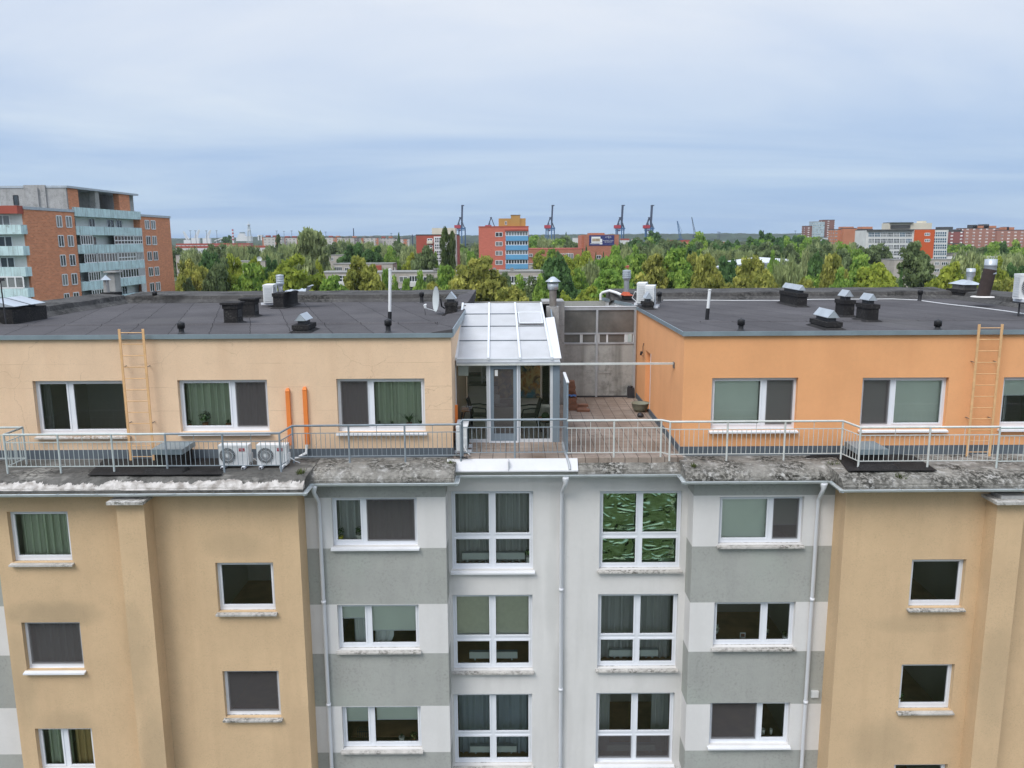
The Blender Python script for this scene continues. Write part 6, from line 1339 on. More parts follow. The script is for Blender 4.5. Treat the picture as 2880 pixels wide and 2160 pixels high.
# ------------------------------------------------------------------ harbour
M['craneblue'] = MAT('crane_blue', (.022, .10, .25), .7, .1, .1); M['cranedark'] = MAT('crane_dark_boom', (.045, .06, .11), .7, .1, .1); M['cranered'] = MAT('crane_red_house', (.42, .025, .04), .7, .1, .1)
M['cranewhite'] = MAT('white_crane_paint', (.66, .67, .68), .7, .05, .1)
YC_ = 1500; S_ = YC_ / F
def gantry(label, px, boom=True):
    x = P(px, 680, YC_).x; t = thing('gantry_crane', label, 'crane', (x, YC_, GROUND), 'container cranes of the harbour')
    def Z(dy): return P(px, 683 - dy, YC_).z
    def X(dx): return x + dx * S_
    m = MB()
    for dx in (-16, -9.5, -.5, 8): 
        yy = YC_ + (0 if dx in (-16, -.5) else 14); m.box(X(dx) - .9, X(dx) + .9, yy - .9, yy + .9, GROUND, Z(44))
    for d0 in (0, 14): m.box(X(-16), X(8), YC_ + d0 - .6, YC_ + d0 + .6, Z(21), Z(23)) if d0 == 0 and False else m.box(X(-16), X(8), YC_ + d0 - .7, YC_ + d0 + .7, Z(35), Z(37.5))
    m.box(X(-1.5), X(1), YC_ - 1, YC_ + 15, Z(8), Z(11))
    m.build('portal_frame', M['craneblue'], t)
    m = MB()
    for y in (YC_, YC_ + 10): m.box(X(-18), X(9), y - 1, y + 1, Z(39), Z(42.5))
    m.build('girder', M['craneblue'], t)
    MB().box(X(-20.5), X(-3.5), YC_ - 2, YC_ + 12, Z(41), Z(50)).build('machinery_house', M['cranered'], t)
    m = MB()
    for y in (YC_, YC_ + 10):
        for a, b in (((-14, 43), (-4.5, 71)), ((-9, 58), (-6, 43)), ((-4, 71), (6.5, 43)), ((-9, 57), (-4.5, 71))): m.tube((X(a[0]), y, Z(a[1])), (X(b[0]), y, Z(b[1])), .75, 6)
    m.box(X(-7), X(-2), YC_ - 1, YC_ + 11, Z(70), Z(72.5)); m.build('apex_frame', M['cranedark'], t)
    if boom:
        m = MB()
        for y in (YC_ + 1, YC_ + 8): m.hexa([(X(-2.6), y - 1, Z(41)), (X(1.4), y - 1, Z(41)), (X(1.4), y + 1, Z(41)), (X(-2.6), y + 1, Z(41))], [(X(-.3), y - 1, Z(106)), (X(4.0), y - 1, Z(106)), (X(4.0), y + 1, Z(106)), (X(-.3), y + 1, Z(106))])
        for i in range(12):
            f_ = i / 12; m.tube((X(-2.4 + 2.3 * f_), YC_ + 1, Z(43 + 63 * f_)), (X(1.4 + 2.3 * f_), YC_ + 8, Z(47 + 63 * f_)), .5, 5)
        m.box(X(-.5), X(7), YC_ - 1, YC_ + 10, Z(104), Z(106.5)); m.build('boom', M['cranedark'], t)
    MB().box(X(-9), X(-4), YC_ + 2, YC_ + 7, Z(33), Z(38)).tube((X(-14), YC_ + 3, Z(38)), (X(-16), YC_ + 3, Z(28)), .4, 5).build('cabin', M['cranered'], t)
gantry('blue container crane with upright boom beside the red block and poplars', 1299.5); gantry('container crane whose frame tops out behind the pink tower', 1386, False)
gantry('blue container crane with upright boom between pink tower and advert hall', 1552); gantry('blue container crane with upright boom over the advert tower', 1748.5); gantry('rightmost blue container crane with upright boom', 1830.5)
def jib(label, pts, Y, mat, wd, cab=None):
    v = [P(x, y, Y) for x, y in pts]; t = thing('harbour_crane', label, 'crane', (v[0].x, Y, GROUND), 'slim harbour cranes'); m = MB()
    a, b = v[0], v[1]; d = (b - a).normalized(); s = Vector((d.z, 0, -d.x)) * wd
    for sg, taper in ((-1, .3), (1, .3)): m.tube(a + s * sg, b + s * sg * taper, wd * .28, 5)
    n = 12
    for i in range(n):
        p, q = a.lerp(b, i / n), a.lerp(b, (i + 1) / n); k0, k1 = 1 - .7 * i / n, 1 - .7 * (i + 1) / n; sg = 1 if i % 2 else -1; m.tube(p + s * sg * k0, q - s * sg * k1, wd * .2, 4)
    m.build('jib', M[mat], t)
    m = MB(); m.tube((a.x, Y, GROUND), a, wd * 1.3, 8); m.box(a.x - wd * 2.6, a.x + wd * 2.6, Y - 4, Y + 4, a.z - wd * 4, a.z); m.build('tower', M[mat], t)
    if cab: p = P(*cab, Y); m = MB().tube(b, p, wd * .12, 4).tube(p, (a.x, Y, a.z), wd * .15, 4); m.build('hoist_rope', M['cranedark'], t)
jib('slim blue lattice crane leaning left, right of the gantries', [(1914, 672), (1905, 622)], 1400, 'craneblue', 1.7, (1918, 650))
jib('slim grey lattice crane with a long thin jib, farthest right', [(1955, 661), (1945.5, 611)], 1400, 'cranedark', 1.2, (1957, 655))
jib('white harbour crane leaning to the left, beside the tower', [(529, 675), (516, 651)], 1700, 'cranewhite', 3.0, None); jib('white harbour crane leaning right, first of two', [(550, 669), (561, 646)], 1700, 'cranewhite', 3.0, None); jib('white harbour crane leaning right, second of two', [(582, 670), (592, 647)], 1700, 'cranewhite', 3.0, None)
def pole(label, px, yt, Y, r, mat='cranedark', head=0, grp='thin masts along the harbour', kind='light_mast'):
    p = P(px, yt, Y); m = MB().tube((p.x, Y, GROUND), p, r, 6, r * .6)
    if head: m.box(p.x - head, p.x + head, Y - .5, Y + .5, p.z - .8, p.z)
    tag(m.build(kind, M[mat]), label, 'mast', grp)
for px, y in ((535, 648.5), (549.5, 648.5), (580, 648.5), (609, 648.5), (778, 649), (798.5, 650), (820, 649), (865, 649), (2020, 652), (2024.5, 653), (2237, 649), (916, 652), (1100, 656)): pole('thin floodlight mast on the harbour skyline', px, y, 1600, .55, head=2.0)
pole('stout grey radio mast above the far panel blocks', 994, 642, 900, .9, 'cranedark', .0, None, 'radio_mast')
pole('dark finial tower peeping over the tall wood tree', 2147.5, 648, 470, .35, 'black', .0, None, 'radio_mast')
p = P(654, 645, 1700)
t = thing('chimney_mast', 'red and white banded harbour chimney', 'chimney', (p.x, 1700, GROUND))
for i in range(8): MB().tube((p.x, 1700, p.z - 3.2 * (i + 1)), (p.x, 1700, p.z - 3.2 * i), 1.7, 10).build('band', M['cranered' if i % 2 == 0 else 'cranewhite'], t)
MB().tube((p.x, 1700, GROUND), (p.x, 1700, p.z - 25.6), 1.7, 10).build('shaft', M['cranewhite'], t)
p = P(699, 624, 1500); t = thing('lattice_tower', 'grey lattice tower rising over the white ship', 'tower', (p.x, 1500, GROUND)); m = MB()
hh = p.z - GROUND
for sx in (-1, 1):
    for sy in (-1, 1): m.tube((p.x + sx * 5.5, 1500 + sy * 5.5, GROUND), (p.x + sx * .8, 1500 + sy * .8, p.z - 4), .5, 5)
for i in range(9):
    f_ = i / 9; w0 = 5.5 - 4.7 * f_; w1 = 5.5 - 4.7 * (i + 1) / 9; z0 = GROUND + (hh - 4) * f_; z1 = GROUND + (hh - 4) * (i + 1) / 9
    m.tube((p.x - w0, 1494.5 + 5 * f_, z0), (p.x + w1, 1494.5 + 5 * f_, z1), .35, 4).tube((p.x + w0, 1494.5 + 5 * f_, z0), (p.x - w1, 1494.5 + 5 * f_, z1), .35, 4)
m.tube((p.x, 1500, p.z - 5), p, .5, 6); m.build('lattice', M['gutter'], t)
for f_ in (.72, .9): MB().lathe([(.1, 0), (3, 0), (3, 1.6), (.1, 1.6)], (p.x, 1500, GROUND + hh * f_), 10).build('platform', M['cranewhite'], t)
t = thing('ship', 'white ship superstructure with a dark funnel at the harbour', 'ship', (P(688, 670, 1650).x, 1650, GROUND)); m = MB()
for x0, x1, y0, y1 in ((664, 706, 668, 678), (668, 688, 661, 668.2), (671, 686, 656.5, 661.2), (688, 706, 664.5, 668.2), (724, 737, 661, 663), (725, 728, 663, 676), (733, 736, 663, 676)): r = pxr(x0, x1, y0, y1, 1650); m.box(r[0], r[1], 1650, 1662, r[2], r[3])
m.build('superstructure', M['cranewhite'], t); r = pxr(673, 685, 652.8, 656.4, 1650); MB().box(r[0], r[1], 1652, 1660, r[2], r[3]).build('funnel', M['flash'], t)
t = thing('ship_roof', 'slanted white conveyor roof beside the harbour cranes', 'conveyor', (P(612, 676, 1600).x, 1600, GROUND)); a, b = P(603, 676, 1600), P(626, 668, 1600); MB().hexa([(a.x, 1600, a.z - 2), (b.x, 1600, b.z - 2), (b.x, 1606, b.z - 2), (a.x, 1606, a.z - 2)], [(a.x, 1600, a.z), (b.x, 1600, b.z), (b.x, 1606, b.z), (a.x, 1606, a.z)]).build('conveyor', M['cranewhite'], t)
for px in (609, 620): p = P(px, 674, 1603); MB().box(p.x - 1, p.x + 1, 1602, 1604, GROUND, p.z).build('support', M['cranewhite'], t)
p = P(1160, 667, 1300); t = thing('harbour_crane', 'small dark crane silhouette left of the red block', 'crane', (p.x, 1300, GROUND), 'slim harbour cranes'); MB().tube((p.x, 1300, GROUND), (p.x, 1300, p.z + 4), .9, 6).build('tower', M['cranedark'], t); MB().tube((p.x - 4, 1300, p.z), (p.x + 6, 1300, p.z + 3), .5, 5).build('jib', M['cranedark'], t)
# ------------------------------------------------------------------ trees
def leafmat(name, c0, c1, c2):
    m, nt, out = nodes(name)
    at = N(nt, 'Attribute', attribute_name='clump'); oi = N(nt, 'ObjectInfo')
    cc = mixc(nt, at.outputs['Fac'], c0, c1)
    cc = mixc(nt, math_(nt, 'MULTIPLY', oi.outputs['Random'], .5), cc, c2)
    d = N(nt, 'BsdfDiffuse'); tl = N(nt, 'BsdfTranslucent'); nt.links.new(cc, d.inputs[0]); nt.links.new(cc, tl.inputs[0])
    mx = N(nt, 'MixShader', Fac=.42); nt.links.new(d.outputs[0], mx.inputs[1]); nt.links.new(tl.outputs[0], mx.inputs[2]); nt.links.new(mx.outputs[0], out.inputs[0]); return m
LM = {'yellow': leafmat('yellow_green_leaves', (0.172, 0.230, 0.040, 1), (0.448, 0.483, 0.086, 1), (0.287, 0.368, 0.063, 1)),
      'green': leafmat('fresh_green_leaves', (0.098, 0.189, 0.041, 1), (0.457, 0.600, 0.127, 1), (0.209, 0.370, 0.077, 1)),
      'dark': leafmat('dark_green_leaves', (0.040, 0.081, 0.032, 1), (0.166, 0.287, 0.095, 1), (0.085, 0.174, 0.077, 1)),
      'olive': leafmat('olive_chestnut_leaves', (0.137, 0.159, 0.041, 1), (0.552, 0.534, 0.140, 1), (0.284, 0.314, 0.070, 1)),
      'birch': leafmat('grey_green_leaves', (0.081, 0.117, 0.053, 1), (0.304, 0.380, 0.174, 1), (0.160, 0.209, 0.090, 1)),
      'willow': leafmat('silver_willow_leaves', (0.144, 0.189, 0.084, 1), (0.545, 0.600, 0.283, 1), (0.296, 0.358, 0.154, 1))}
LM['silver'] = LM['willow']; LM['poplar'] = leafmat('poplar_leaves', (.06, .095, .035, 1), (.17, .22, .08, 1), (.1, .14, .05, 1)); LM['conifer'] = LM['dark']
BARK = MAT('tree_bark', (.09, .075, .06), .95, .3, 3)
def crown_mesh(kind, seed, lobes=46, per=150, card=.040):
    rd = np.random.default_rng(seed); V = []; FC = []; CL = []
    tall = kind in ('poplar', 'conifer')
    for i in range(lobes):
        if kind == 'poplar':
            h = rd.uniform(.08, .97); rr = .40 * math.sin(min(1, (1 - h) * 1.6 + .12) * PI / 2); a = rd.uniform(0, 2 * PI); q = rd.uniform(.4, 1); c = np.array([rr * q * math.cos(a), rr * q * math.sin(a), h]); R_ = np.array([.14, .14, .055]) * rd.uniform(.6, 1.3)
        elif kind == 'conifer':
            h = rd.uniform(.06, .97); rr = .46 * (1 - h) ** .9; a = rd.uniform(0, 2 * PI); c = np.array([rr * .8 * math.cos(a), rr * .8 * math.sin(a), h]); R_ = np.array([.13 * (1.25 - h), .13 * (1.25 - h), .05])
        else:
            if i % 8 == 0:                                  # a new bough: the crown is a cluster of uneven boughs
                p = rd.normal(size=3); p /= np.linalg.norm(p); p[2] = abs(p[2]) * 1.1 - .42 if rd.random() < .8 else p[2]
                q = rd.uniform(.55, 1.0) if i else .2; R1 = rd.uniform(.13, .22)
                c1 = np.array([p[0] * .30 * q, p[1] * .30 * q, .56 + p[2] * .30 * q + (.10 if i == 0 else 0)])
            d1 = rd.normal(size=3); d1[2] += .3; d1 /= np.linalg.norm(d1)
            c = c1 + d1 * R1 * np.array([1, 1, .8]) * rd.uniform(.55, 1.0); r = rd.uniform(.055, .11); R_ = np.array([r * 1.15, r * 1.15, r * (.62 if kind != 'weep' else 1.7)])
        tint = float(np.clip(rd.normal(.5, .28), 0, 1))  # wide random clump tints also paint highlight and dark contrast into the leaf colour
        n = per
        d = rd.normal(size=(n, 3)); d[:, 2] += .35; d /= np.linalg.norm(d, axis=1)[:, None]
        pos = c + d * R_ * rd.uniform(.55, 1.08, (n, 1))
        nrm = d * .9 + rd.normal(size=(n, 3)) * .55; nrm /= np.linalg.norm(nrm, axis=1)[:, None]
        t = np.cross(nrm, rd.normal(size=(n, 3))); t /= np.linalg.norm(t, axis=1)[:, None]; b = np.cross(nrm, t)
        s = card * rd.uniform(.55, 1.2, (n, 1)); asp = .62
        if kind == 'weep': t = np.tile([[0, 0, 1.0]], (n, 1)) + rd.normal(size=(n, 3)) * .25; b = np.cross(t, nrm); b /= np.linalg.norm(b, axis=1)[:, None] + 1e-6; asp = .3; s = s * 1.35
        sx = 1.0
        q4 = np.stack([pos - t * s, pos + b * s * asp, pos + t * s, pos - b * s * asp], 1)
        base = len(V) * 4 * n if False else sum(x.shape[0] for x in V)
        V.append(q4.reshape(-1, 3)); FC.append(np.arange(n * 4).reshape(-1, 4) + base)
        CL.append(np.clip(tint + rd.normal(0, .2, n), 0, 1).repeat(4))
    A = np.concatenate(V)
    if not tall:                                            # fill the unit box: top at 1, width 1
        lo, hi = np.percentile(A[:, 2], 1), np.percentile(A[:, 2], 99.7); A[:, 2] = .14 + (A[:, 2] - lo) / (hi - lo) * .86
        for k in (0, 1): lo, hi = np.percentile(A[:, k], 1.5), np.percentile(A[:, k], 98.5); A[:, k] = (A[:, k] - (lo + hi) / 2) / (hi - lo) * .94
    return A, np.concatenate(FC), np.concatenate(CL)
def np_mesh(name, V, FC, CL, mats, mi=None):
    me = bpy.data.meshes.new(name); n = len(FC)
    me.vertices.add(len(V)); me.vertices.foreach_set('co', V.astype(np.float32).ravel())
    me.loops.add(n * 4); me.loops.foreach_set('vertex_index', FC.astype(np.int32).ravel())
    me.polygons.add(n); me.polygons.foreach_set('loop_start', np.arange(0, n * 4, 4, dtype=np.int32))
    at = me.attributes.new('clump', 'FLOAT', 'POINT'); at.data.foreach_set('value', CL.astype(np.float32))
    for m in mats: me.materials.append(m)
    if mi is not None: me.polygons.foreach_set('material_index', mi.astype(np.int32))
    me.update(calc_edges=True); me.validate(); return me
def trunk_mb(seed, kind):
    rd = random.Random(seed); m = MB(); tp = .62 if kind not in ('poplar', 'conifer') else .95
    pts = [Vector((rd.gauss(0, .008) * i, rd.gauss(0, .008) * i, tp * i / 5)) for i in range(6)]
    for i in range(5): m.tube(pts[i], pts[i + 1], .030 * (1 - i * .16), 7, .030 * (1 - (i + 1) * .16), cap=False)
    if kind not in ('poplar', 'conifer'):
        for k in range(7):
            i = rd.randint(2, 4); a = k * .9 + rd.uniform(-.2, .2); e = pts[i] + Vector((math.cos(a) * .27, math.sin(a) * .27, rd.uniform(.12, .28)))
            mid = pts[i].lerp(e, .5) + Vector((0, 0, -.02)); m.tube(pts[i], mid, .013, 5, .009, cap=False).tube(mid, e, .009, 5, .003, cap=False)
    return m
SHAPE = {'yellow': 'round', 'green': 'round', 'dark': 'round', 'olive': 'round', 'silver': 'round', 'birch': 'round', 'willow': 'weep', 'poplar': 'poplar', 'conifer': 'conifer'}
PROTO = {}
def proto(kind, var):
    k = (kind, var)
    if k not in PROTO:
        V, FC, CL = crown_mesh(SHAPE[kind], hash_(kind) + var * 7, 120 if SHAPE[kind] in ('round', 'weep') else 70, 80 if SHAPE[kind] in ('round', 'weep') else 130, .036 if kind != 'willow' else .030)
        me = np_mesh(kind + '_crown', V, FC, CL, [LM[kind]])
        tm = trunk_mb(hash_(kind) + var, kind).build('trunk', BARK); tme = tm.data; bpy.data.objects.remove(tm)
        PROTO[k] = (me, tme)
    return PROTO[k]
def hash_(s): return sum(ord(c) * (i + 3) for i, c in enumerate(s))
NAME = {'silver': 'poplar_tree', 'yellow': 'maple_tree', 'green': 'leafy_tree', 'dark': 'dark_tree', 'olive': 'chestnut_tree', 'birch': 'birch_tree', 'willow': 'willow_tree', 'poplar': 'poplar_tree', 'conifer': 'spruce_tree'}
rt = random.Random(21)
NT = [0]
def tree(kind, px, ytop, wpx, D, label, group=None, small=False):
    if D < 205: D = 150 + (D - 90) * .44
    p = P(px, ytop, D); h = (p.z - GROUND) * 1.01; wd = wpx * D / F * (1.08 if kind not in ('poplar', 'conifer') else 1.15)
    NT[0] += 1
    me, tme = proto(kind, NT[0] % 2); rz = rt.uniform(0, 6.28)
    if kind in ('poplar', 'conifer'): hc = h
    elif kind == 'silver': hc = h * .9
    else: hc = min(h * .95, max(wd * 1.25, h * (.62 if not small else .8)))
    if small:
        o = bpy.data.objects.new(NAME[kind], me); COL.objects.link(o); tag(o, label, 'tree', group)
        o.location = (p.x, D, GROUND + h - hc); o.rotation_euler = (0, 0, rz); o.scale = (wd, wd, hc)
    else:
        o = thing(NAME[kind], label, 'tree', (p.x, D, GROUND), group); o.rotation_euler = (0, 0, rz)
        for nm, m_, z, sc in (('crown', me, h - hc, (wd, wd, hc)), ('trunk', tme, 0, (wd * .9, wd * .9, h))):
            c = bpy.data.objects.new(nm, m_); COL.objects.link(c); c.parent = o; c.location = (0, 0, z); c.scale = sc
    return o
TREES = [
 ('birch', 535, 787, 36, 118, 'small birch hugging the grey block end beside the left tower'),
 ('olive', 530, 737, 56, 175, 'brownish tree right of the left brick tower'),
 ('dark', 588, 713, 64, 190, 'dark leafy tree behind the birch left of the light maples'),
 ('birch', 602, 742, 66, 118, 'tall grey green birch left of the light maples'),
 ('yellow', 652, 727, 74, 130, 'light green maple left of the ribbed flue'),
 ('green', 703, 745, 80, 122, 'fresh green tree between the two light maples'),
 ('yellow', 716, 733, 44, 165, 'light tree tip in front of the grey roof edge'),
 ('dark', 761, 727, 36, 170, 'small dark round tree left of the bright maple'),
 ('yellow', 828, 727, 118, 110, 'broad bright yellow green maple behind the ribbed flue'),
 ('yellow', 752, 785, 70, 100, 'low bright bush left of the ribbed flue'),
 ('yellow', 895, 742, 34, 118, 'slim bright tree right of the bright maple'),
 ('green', 940, 781, 84, 104, 'low green tree left of the chestnut'),
 ('olive', 1023, 729, 88, 120, 'broad brownish chestnut left of the white pole'),
 ('green', 1084, 762, 36, 128, 'narrow green tree against the white pole'),
 ('green', 1112, 785, 36, 118, 'small green tree right of the white pole'),
 ('green', 1143, 788, 34, 116, 'small light tree under the white balcony'),
 ('olive', 1205, 800, 64, 110, 'low olive bush left of the satellite dish'),
 ('green', 1250, 752, 70, 150, 'loose green tree behind the dish'),
 ('olive', 1338, 729, 132, 126, 'big broad olive green tree right of the dish'),
 ('olive', 1442, 812, 84, 98, 'light loose tree just above the sunroom roof'),
 ('green', 1521, 782, 52, 112, 'thin light green birch right of the grey block'),
 ('yellow', 1592, 826, 56, 92, 'small bright tree beside the sooty flue'),
 ('dark', 1566, 728, 92, 150, 'large dark green maple behind the sooty flue'),
 ('dark', 1612, 810, 60, 120, 'shaded dark tree low in the gap between the wings'),
 ('yellow', 1522, 707, 44, 330, 'yellowish tree below the brick hall at left'),
 ('green', 1551, 703, 38, 290, 'pointed green tree right of the pink tower'),
 ('yellow', 1596, 726, 56, 215, 'light tree behind the large dark maple'),
 ('yellow', 1644, 713, 68, 235, 'light yellow green tree under the brick hall'),
 ('willow', 1661, 741, 50, 185, 'pale willow in front of the light tree'),
 ('green', 1624, 760, 52, 160, 'mid green tree between the dark maple and the willow'),
 ('green', 1721, 700, 84, 215, 'conical rich green tree below the advert'),
 ('green', 1705, 764, 104, 128, 'broad light green tree left of the right flue'),
 ('yellow', 1660, 812, 84, 90, 'nearest leafy tree in the gap between the wings'),
 ('green', 1765, 800, 60, 110, 'green tree behind the curved white duct'),
 ('conifer', 1649, 693, 20, 400, 'dark spruce tip against the stage tower, right of the pair'), ('conifer', 1639, 701, 16, 400, 'dark spruce tip against the stage tower, left of the pair'),
 ('conifer', 1676, 711, 15, 380, 'slim spruce under the advert, left one'), ('conifer', 1697, 709, 16, 380, 'slim spruce under the advert, right one'),
 ('dark', 1572, 709, 18, 360, 'dark bush in front of the brick hall sign'),
 ('green', 1802, 720, 66, 190, 'green tree right of the conical tree'),
 ('olive', 1852, 722, 90, 142, 'broad olive tree behind the roof fan units'),
 ('green', 1906, 704, 90, 140, 'big dense green tree right of centre'),
 ('olive', 1940, 718, 56, 150, 'tree between the dense green tree and the yellowing chestnut'),
 ('olive', 1992, 724, 74, 120, 'yellowing chestnut behind the leaning pole'),
 ('dark', 2053, 731, 72, 165, 'round dark green tree in front of the white shed'),
 ('olive', 2122, 730, 80, 132, 'yellow green tree in front of the white shed'),
 ('green', 2178, 712, 36, 230, 'upright green tree crossing the white shed'), ('green', 2098, 726, 20, 235, 'small tree tip in front of the white shed'),
 ('olive', 2065, 782, 84, 105, 'low yellowing tree behind the leaning pole at right'), ('olive', 2150, 778, 80, 104, 'low yellowish tree left of the long stack'),
 ('willow', 2216, 733, 84, 122, 'drooping grey willow behind the long gable capped stack'),
 ('olive', 2262, 790, 50, 105, 'yellowing bush right of the long gable capped stack'),
 ('dark', 2300, 718, 52, 175, 'dark tree right of the drooping willow'),
 ('olive', 2350, 722, 64, 150, 'olive tree between dark tree and yellow tree'),
 ('green', 2432, 726, 104, 195, 'broad green crown in front of the office block'),
 ('yellow', 2466, 748, 112, 118, 'broad yellow green tree behind the middle stacks'),
 ('green', 2370, 762, 60, 130, 'light green tree left of the broad yellow tree'),
 ('conifer', 2536, 758, 34, 130, 'small spruce between the yellow tree and the tall birch'),
 ('birch', 2584, 686, 82, 160, 'tall grey green birch in front of the orange red panel'),
 ('birch', 2449, 691, 62, 330, 'open birch in front of the office glazing at left'), ('birch', 2498, 697, 34, 330, 'slim birch in front of the office glazing'),
 ('yellow', 2668, 745, 96, 128, 'yellowing tree left of the shiny flue'),
 ('willow', 2730, 710, 92, 210, 'silvery willow behind the shiny flue'),
 ('yellow', 2742, 752, 42, 140, 'yellow tree between shiny flue and brown pipe'),
 ('yellow', 2806, 733, 54, 130, 'yellow green tree right of the brown pipe'),
 ('willow', 2838, 716, 100, 230, 'silvery willow near the right edge'),
 ('dark', 2858, 750, 62, 150, 'dark conifer like crown at the right edge'),
 ('olive', 2836, 792, 110, 108, 'low yellowing trees at the right edge'),
 ('silver', 876, 650, 108, 262, 'tall pale poplar towering over the left roof'),
 ('poplar', 1252, 645, 40, 225, 'tall dark poplar in front of the red block, left one'), ('poplar', 1272, 653, 30, 225, 'tall dark poplar in front of the red block, right one'),
 ('birch', 1187, 700, 58, 232, 'weeping birch left of the poplars'), ('green', 1222, 718, 28, 232, 'light tree between birch and poplars'),
 ('yellow', 1152, 716, 42, 262, 'yellowish tree left of the weeping birch'),
 ('dark', 991, 689, 66, 300, 'wide dark tree right of the pale poplar'), ('dark', 1051, 698, 50, 280, 'dark bushy tree above the chestnut'), ('green', 1096, 705, 36, 285, 'light tree right of the dark bushy tree'),
 ('conifer', 548, 693, 18, 420, 'small spruce before the far white row'), ('poplar', 781, 660, 20, 560, 'slim dark poplar before the far panel blocks'), ('conifer', 1121, 656, 26, 560, 'small spruce top right of the far panel blocks'),
 ('conifer', 1592, 655, 18, 620, 'lone spruce left of the advert hall'), ('dark', 637, 664, 28, 900, 'dark round tree on the skyline left of the lattice tower'),
 ('dark', 1843, 653, 46, 640, 'round dark tree at the foot of the rightmost gantry'), ('dark', 2151, 653, 40, 470, 'tall round dark tree on the skyline right of centre'),
 ('green', 1974, 659, 72, 470, 'broad wood tree right of the slim cranes'),
]
for a in TREES: tree(*a)
FILL = [  # (x range, top range, width range, D range, n, kinds, description)
 (600, 860, 690, 706, 46, 62, 290, 360, 13, ['willow', 'willow', 'birch'], 'grey green treetop of the willow belt left of the pale poplar', 'willow belt left of the poplar'),
 (500, 610, 693, 708, 36, 50, 330, 420, 5, ['birch', 'willow'], 'soft treetop in front of the far white rows', 'trees before the far white rows'),
 (930, 1165, 680, 700, 34, 56, 360, 470, 16, ['green', 'willow', 'birch'], 'treetop of the wood between the pale poplar and the red block', 'wood left of the red block'),
 (1286, 1346, 682, 715, 34, 46, 300, 420, 7, ['willow', 'birch', 'green'], 'treetop between the poplars and the pink tower', 'trees left of the pink tower'),
 (1490, 1600, 660, 676, 40, 64, 520, 640, 7, ['green', 'willow', 'birch'], 'treetop above the low brick hall', 'trees behind the brick hall'),
 (1490, 1640, 682, 694, 30, 44, 500, 560, 8, ['willow', 'birch'], 'pale treetop just over the brick hall roof', 'pale trees over the brick hall'),
 (1752, 1900, 672, 704, 36, 60, 280, 480, 18, ['green', 'willow', 'birch', 'dark'], 'treetop of the wood right of the advert tower', 'wood right of the advert tower'),
 (1900, 2120, 672, 700, 40, 64, 330, 500, 20, ['green', 'dark', 'birch'], 'treetop of the wood under the slim cranes', 'wood under the slim cranes'),
 (1980, 2125, 703, 712, 34, 44, 330, 360, 7, ['willow'], 'pale willow bush behind the white shed', 'pale willows behind the shed'),
 (2120, 2340, 664, 690, 40, 66, 330, 480, 22, ['green', 'dark', 'birch', 'green'], 'treetop of the wood left of the far towers', 'wood left of the far towers'),
 (2270, 2420, 686, 706, 40, 64, 280, 340, 12, ['willow', 'green', 'birch'], 'treetop below the long brick block', 'trees below the long brick block'),
 (2664, 2860, 686, 702, 34, 54, 430, 520, 13, ['green', 'dark', 'birch'], 'treetop at the foot of the right brick blocks', 'trees at the foot of the right brick blocks'),
 (2790, 2880, 674, 700, 40, 60, 360, 420, 5, ['dark', 'green'], 'treetop at the right edge under the brick block', 'trees at the right edge'),
 (500, 760, 748, 770, 50, 70, 140, 200, 8, ['green', 'olive', 'dark'], 'shaded lower crown behind the left roof', 'lower crowns behind the left roof'),
 (1180, 1520, 770, 800, 50, 70, 150, 195, 8, ['green', 'birch'], 'lower crown in front of the grey block', 'lower crowns before the grey block'),
 (1760, 2520, 768, 800, 60, 80, 130, 180, 16, ['green', 'dark', 'olive'], 'lower crown behind the right roof', 'lower crowns behind the right roof'),
]
for x0, x1, y0, y1, w0, w1, d0, d1, n, kinds, lab, grp in FILL:
    for i in range(n):
        f_ = rt.random()
        tree(rt.choice(kinds), x0 + (x1 - x0) * (i + rt.uniform(.1, .9)) / n, y1 - (y1 - y0) * f_, rt.uniform(w0, w1), d0 + (d1 - d0) * f_, lab, grp, True)
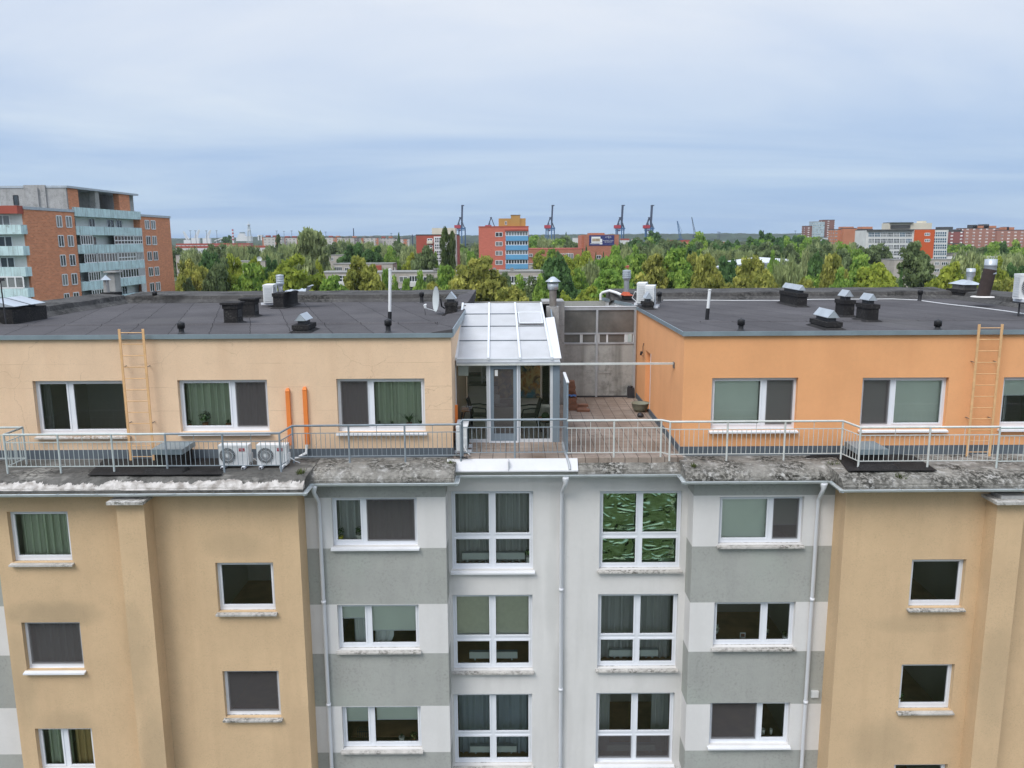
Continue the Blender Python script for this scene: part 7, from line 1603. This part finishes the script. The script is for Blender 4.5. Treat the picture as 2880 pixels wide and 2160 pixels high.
# far wood that reads as one mass, up to the dunes
V0, F0, C0 = crown_mesh('round', 3, 32, 13, .12); rd = np.random.default_rng(8); VV = []; FF = []; CC = []; nb = 0
pts = []
for _ in range(5200):
    y = 560 + 2100 * rd.random() ** 1.3; x = rd.uniform(-.70, .70) * y
    px = 1440 + F * x / y
    pts.append((x, y))
for x, y in pts:
    h = rd.uniform(8, 14) * (1 if y > 900 else .85); wv = rd.uniform(9, 16); a = rd.uniform(0, 6.28); ca, sa = math.cos(a), math.sin(a)
    q = V0 * np.array([wv, wv, h]); q = np.stack([q[:, 0] * ca - q[:, 1] * sa + x, q[:, 0] * sa + q[:, 1] * ca + y, q[:, 2] + GROUND], 1)
    VV.append(q); FF.append(F0 + nb); nb += len(q); CC.append(np.clip(C0 * .5 + rd.uniform(0, .6), 0, 1))
o = bpy.data.objects.new('far_wood', np_mesh('far_wood', np.concatenate(VV), np.concatenate(FF), np.concatenate(CC), [leafmat('far_leaves', (.065, .10, .045, 1), (.20, .23, .10, 1), (.12, .16, .07, 1))])); COL.objects.link(o)
tag(o, 'dense far wood between the town and the harbour', 'wood', kind='stuff')
# wooded dunes on the horizon
hv = []; n = 900
for i in range(n + 1):
    x = -3200 + 6400 * i / n; r0 = 13.5 + 5 * noise.noise((x * .0011, 0, 3)) + 2.2 * noise.noise((x * .006, 0, 5)) + (2.5 * noise.noise((x * .035, 1, 5))) + 1.8 * noise.noise((x * .12, 4, 5))
    r0 -= 4.5 * max(0, min(1, (-x - 700) / 500))
    for y, z in ((2750, GROUND), (2780, (GROUND + r0) * .5 + 2 * noise.noise((x * .05, 9, 1))), (2830, r0 - 3 + 2.5 * noise.noise((x * .09, 5, 1))), (2900, r0), (3300, r0 - 4)): hv.append((x, y, z))
hm = MAT('wooded_dune', (.035, .055, .030), .95, .45, .03)
struct(MB().add(hv, [(i * 5 + j, (i + 1) * 5 + j, (i + 1) * 5 + j + 1, i * 5 + j + 1) for i in range(n) for j in range(4)]).build('hills', hm))

# the summer haze over the town: one closed box of even, thin air
hz = MB().box(-5300, 5300, -600, 5300, GROUND - 1, 125).build('haze', [])
hmat, nt, out = nodes('haze_air'); hz.data.materials.append(hmat)
pv = N(nt, 'VolumePrincipled', Density=.000075); pv.inputs['Color'].default_value = (.80, .88, .96, 1); pv.inputs['Anisotropy'].default_value = .2
nt.links.new(pv.outputs[0], out.inputs['Volume']); hz['kind'] = 'stuff'; hz['label'] = 'thin blue haze over the town and harbour'
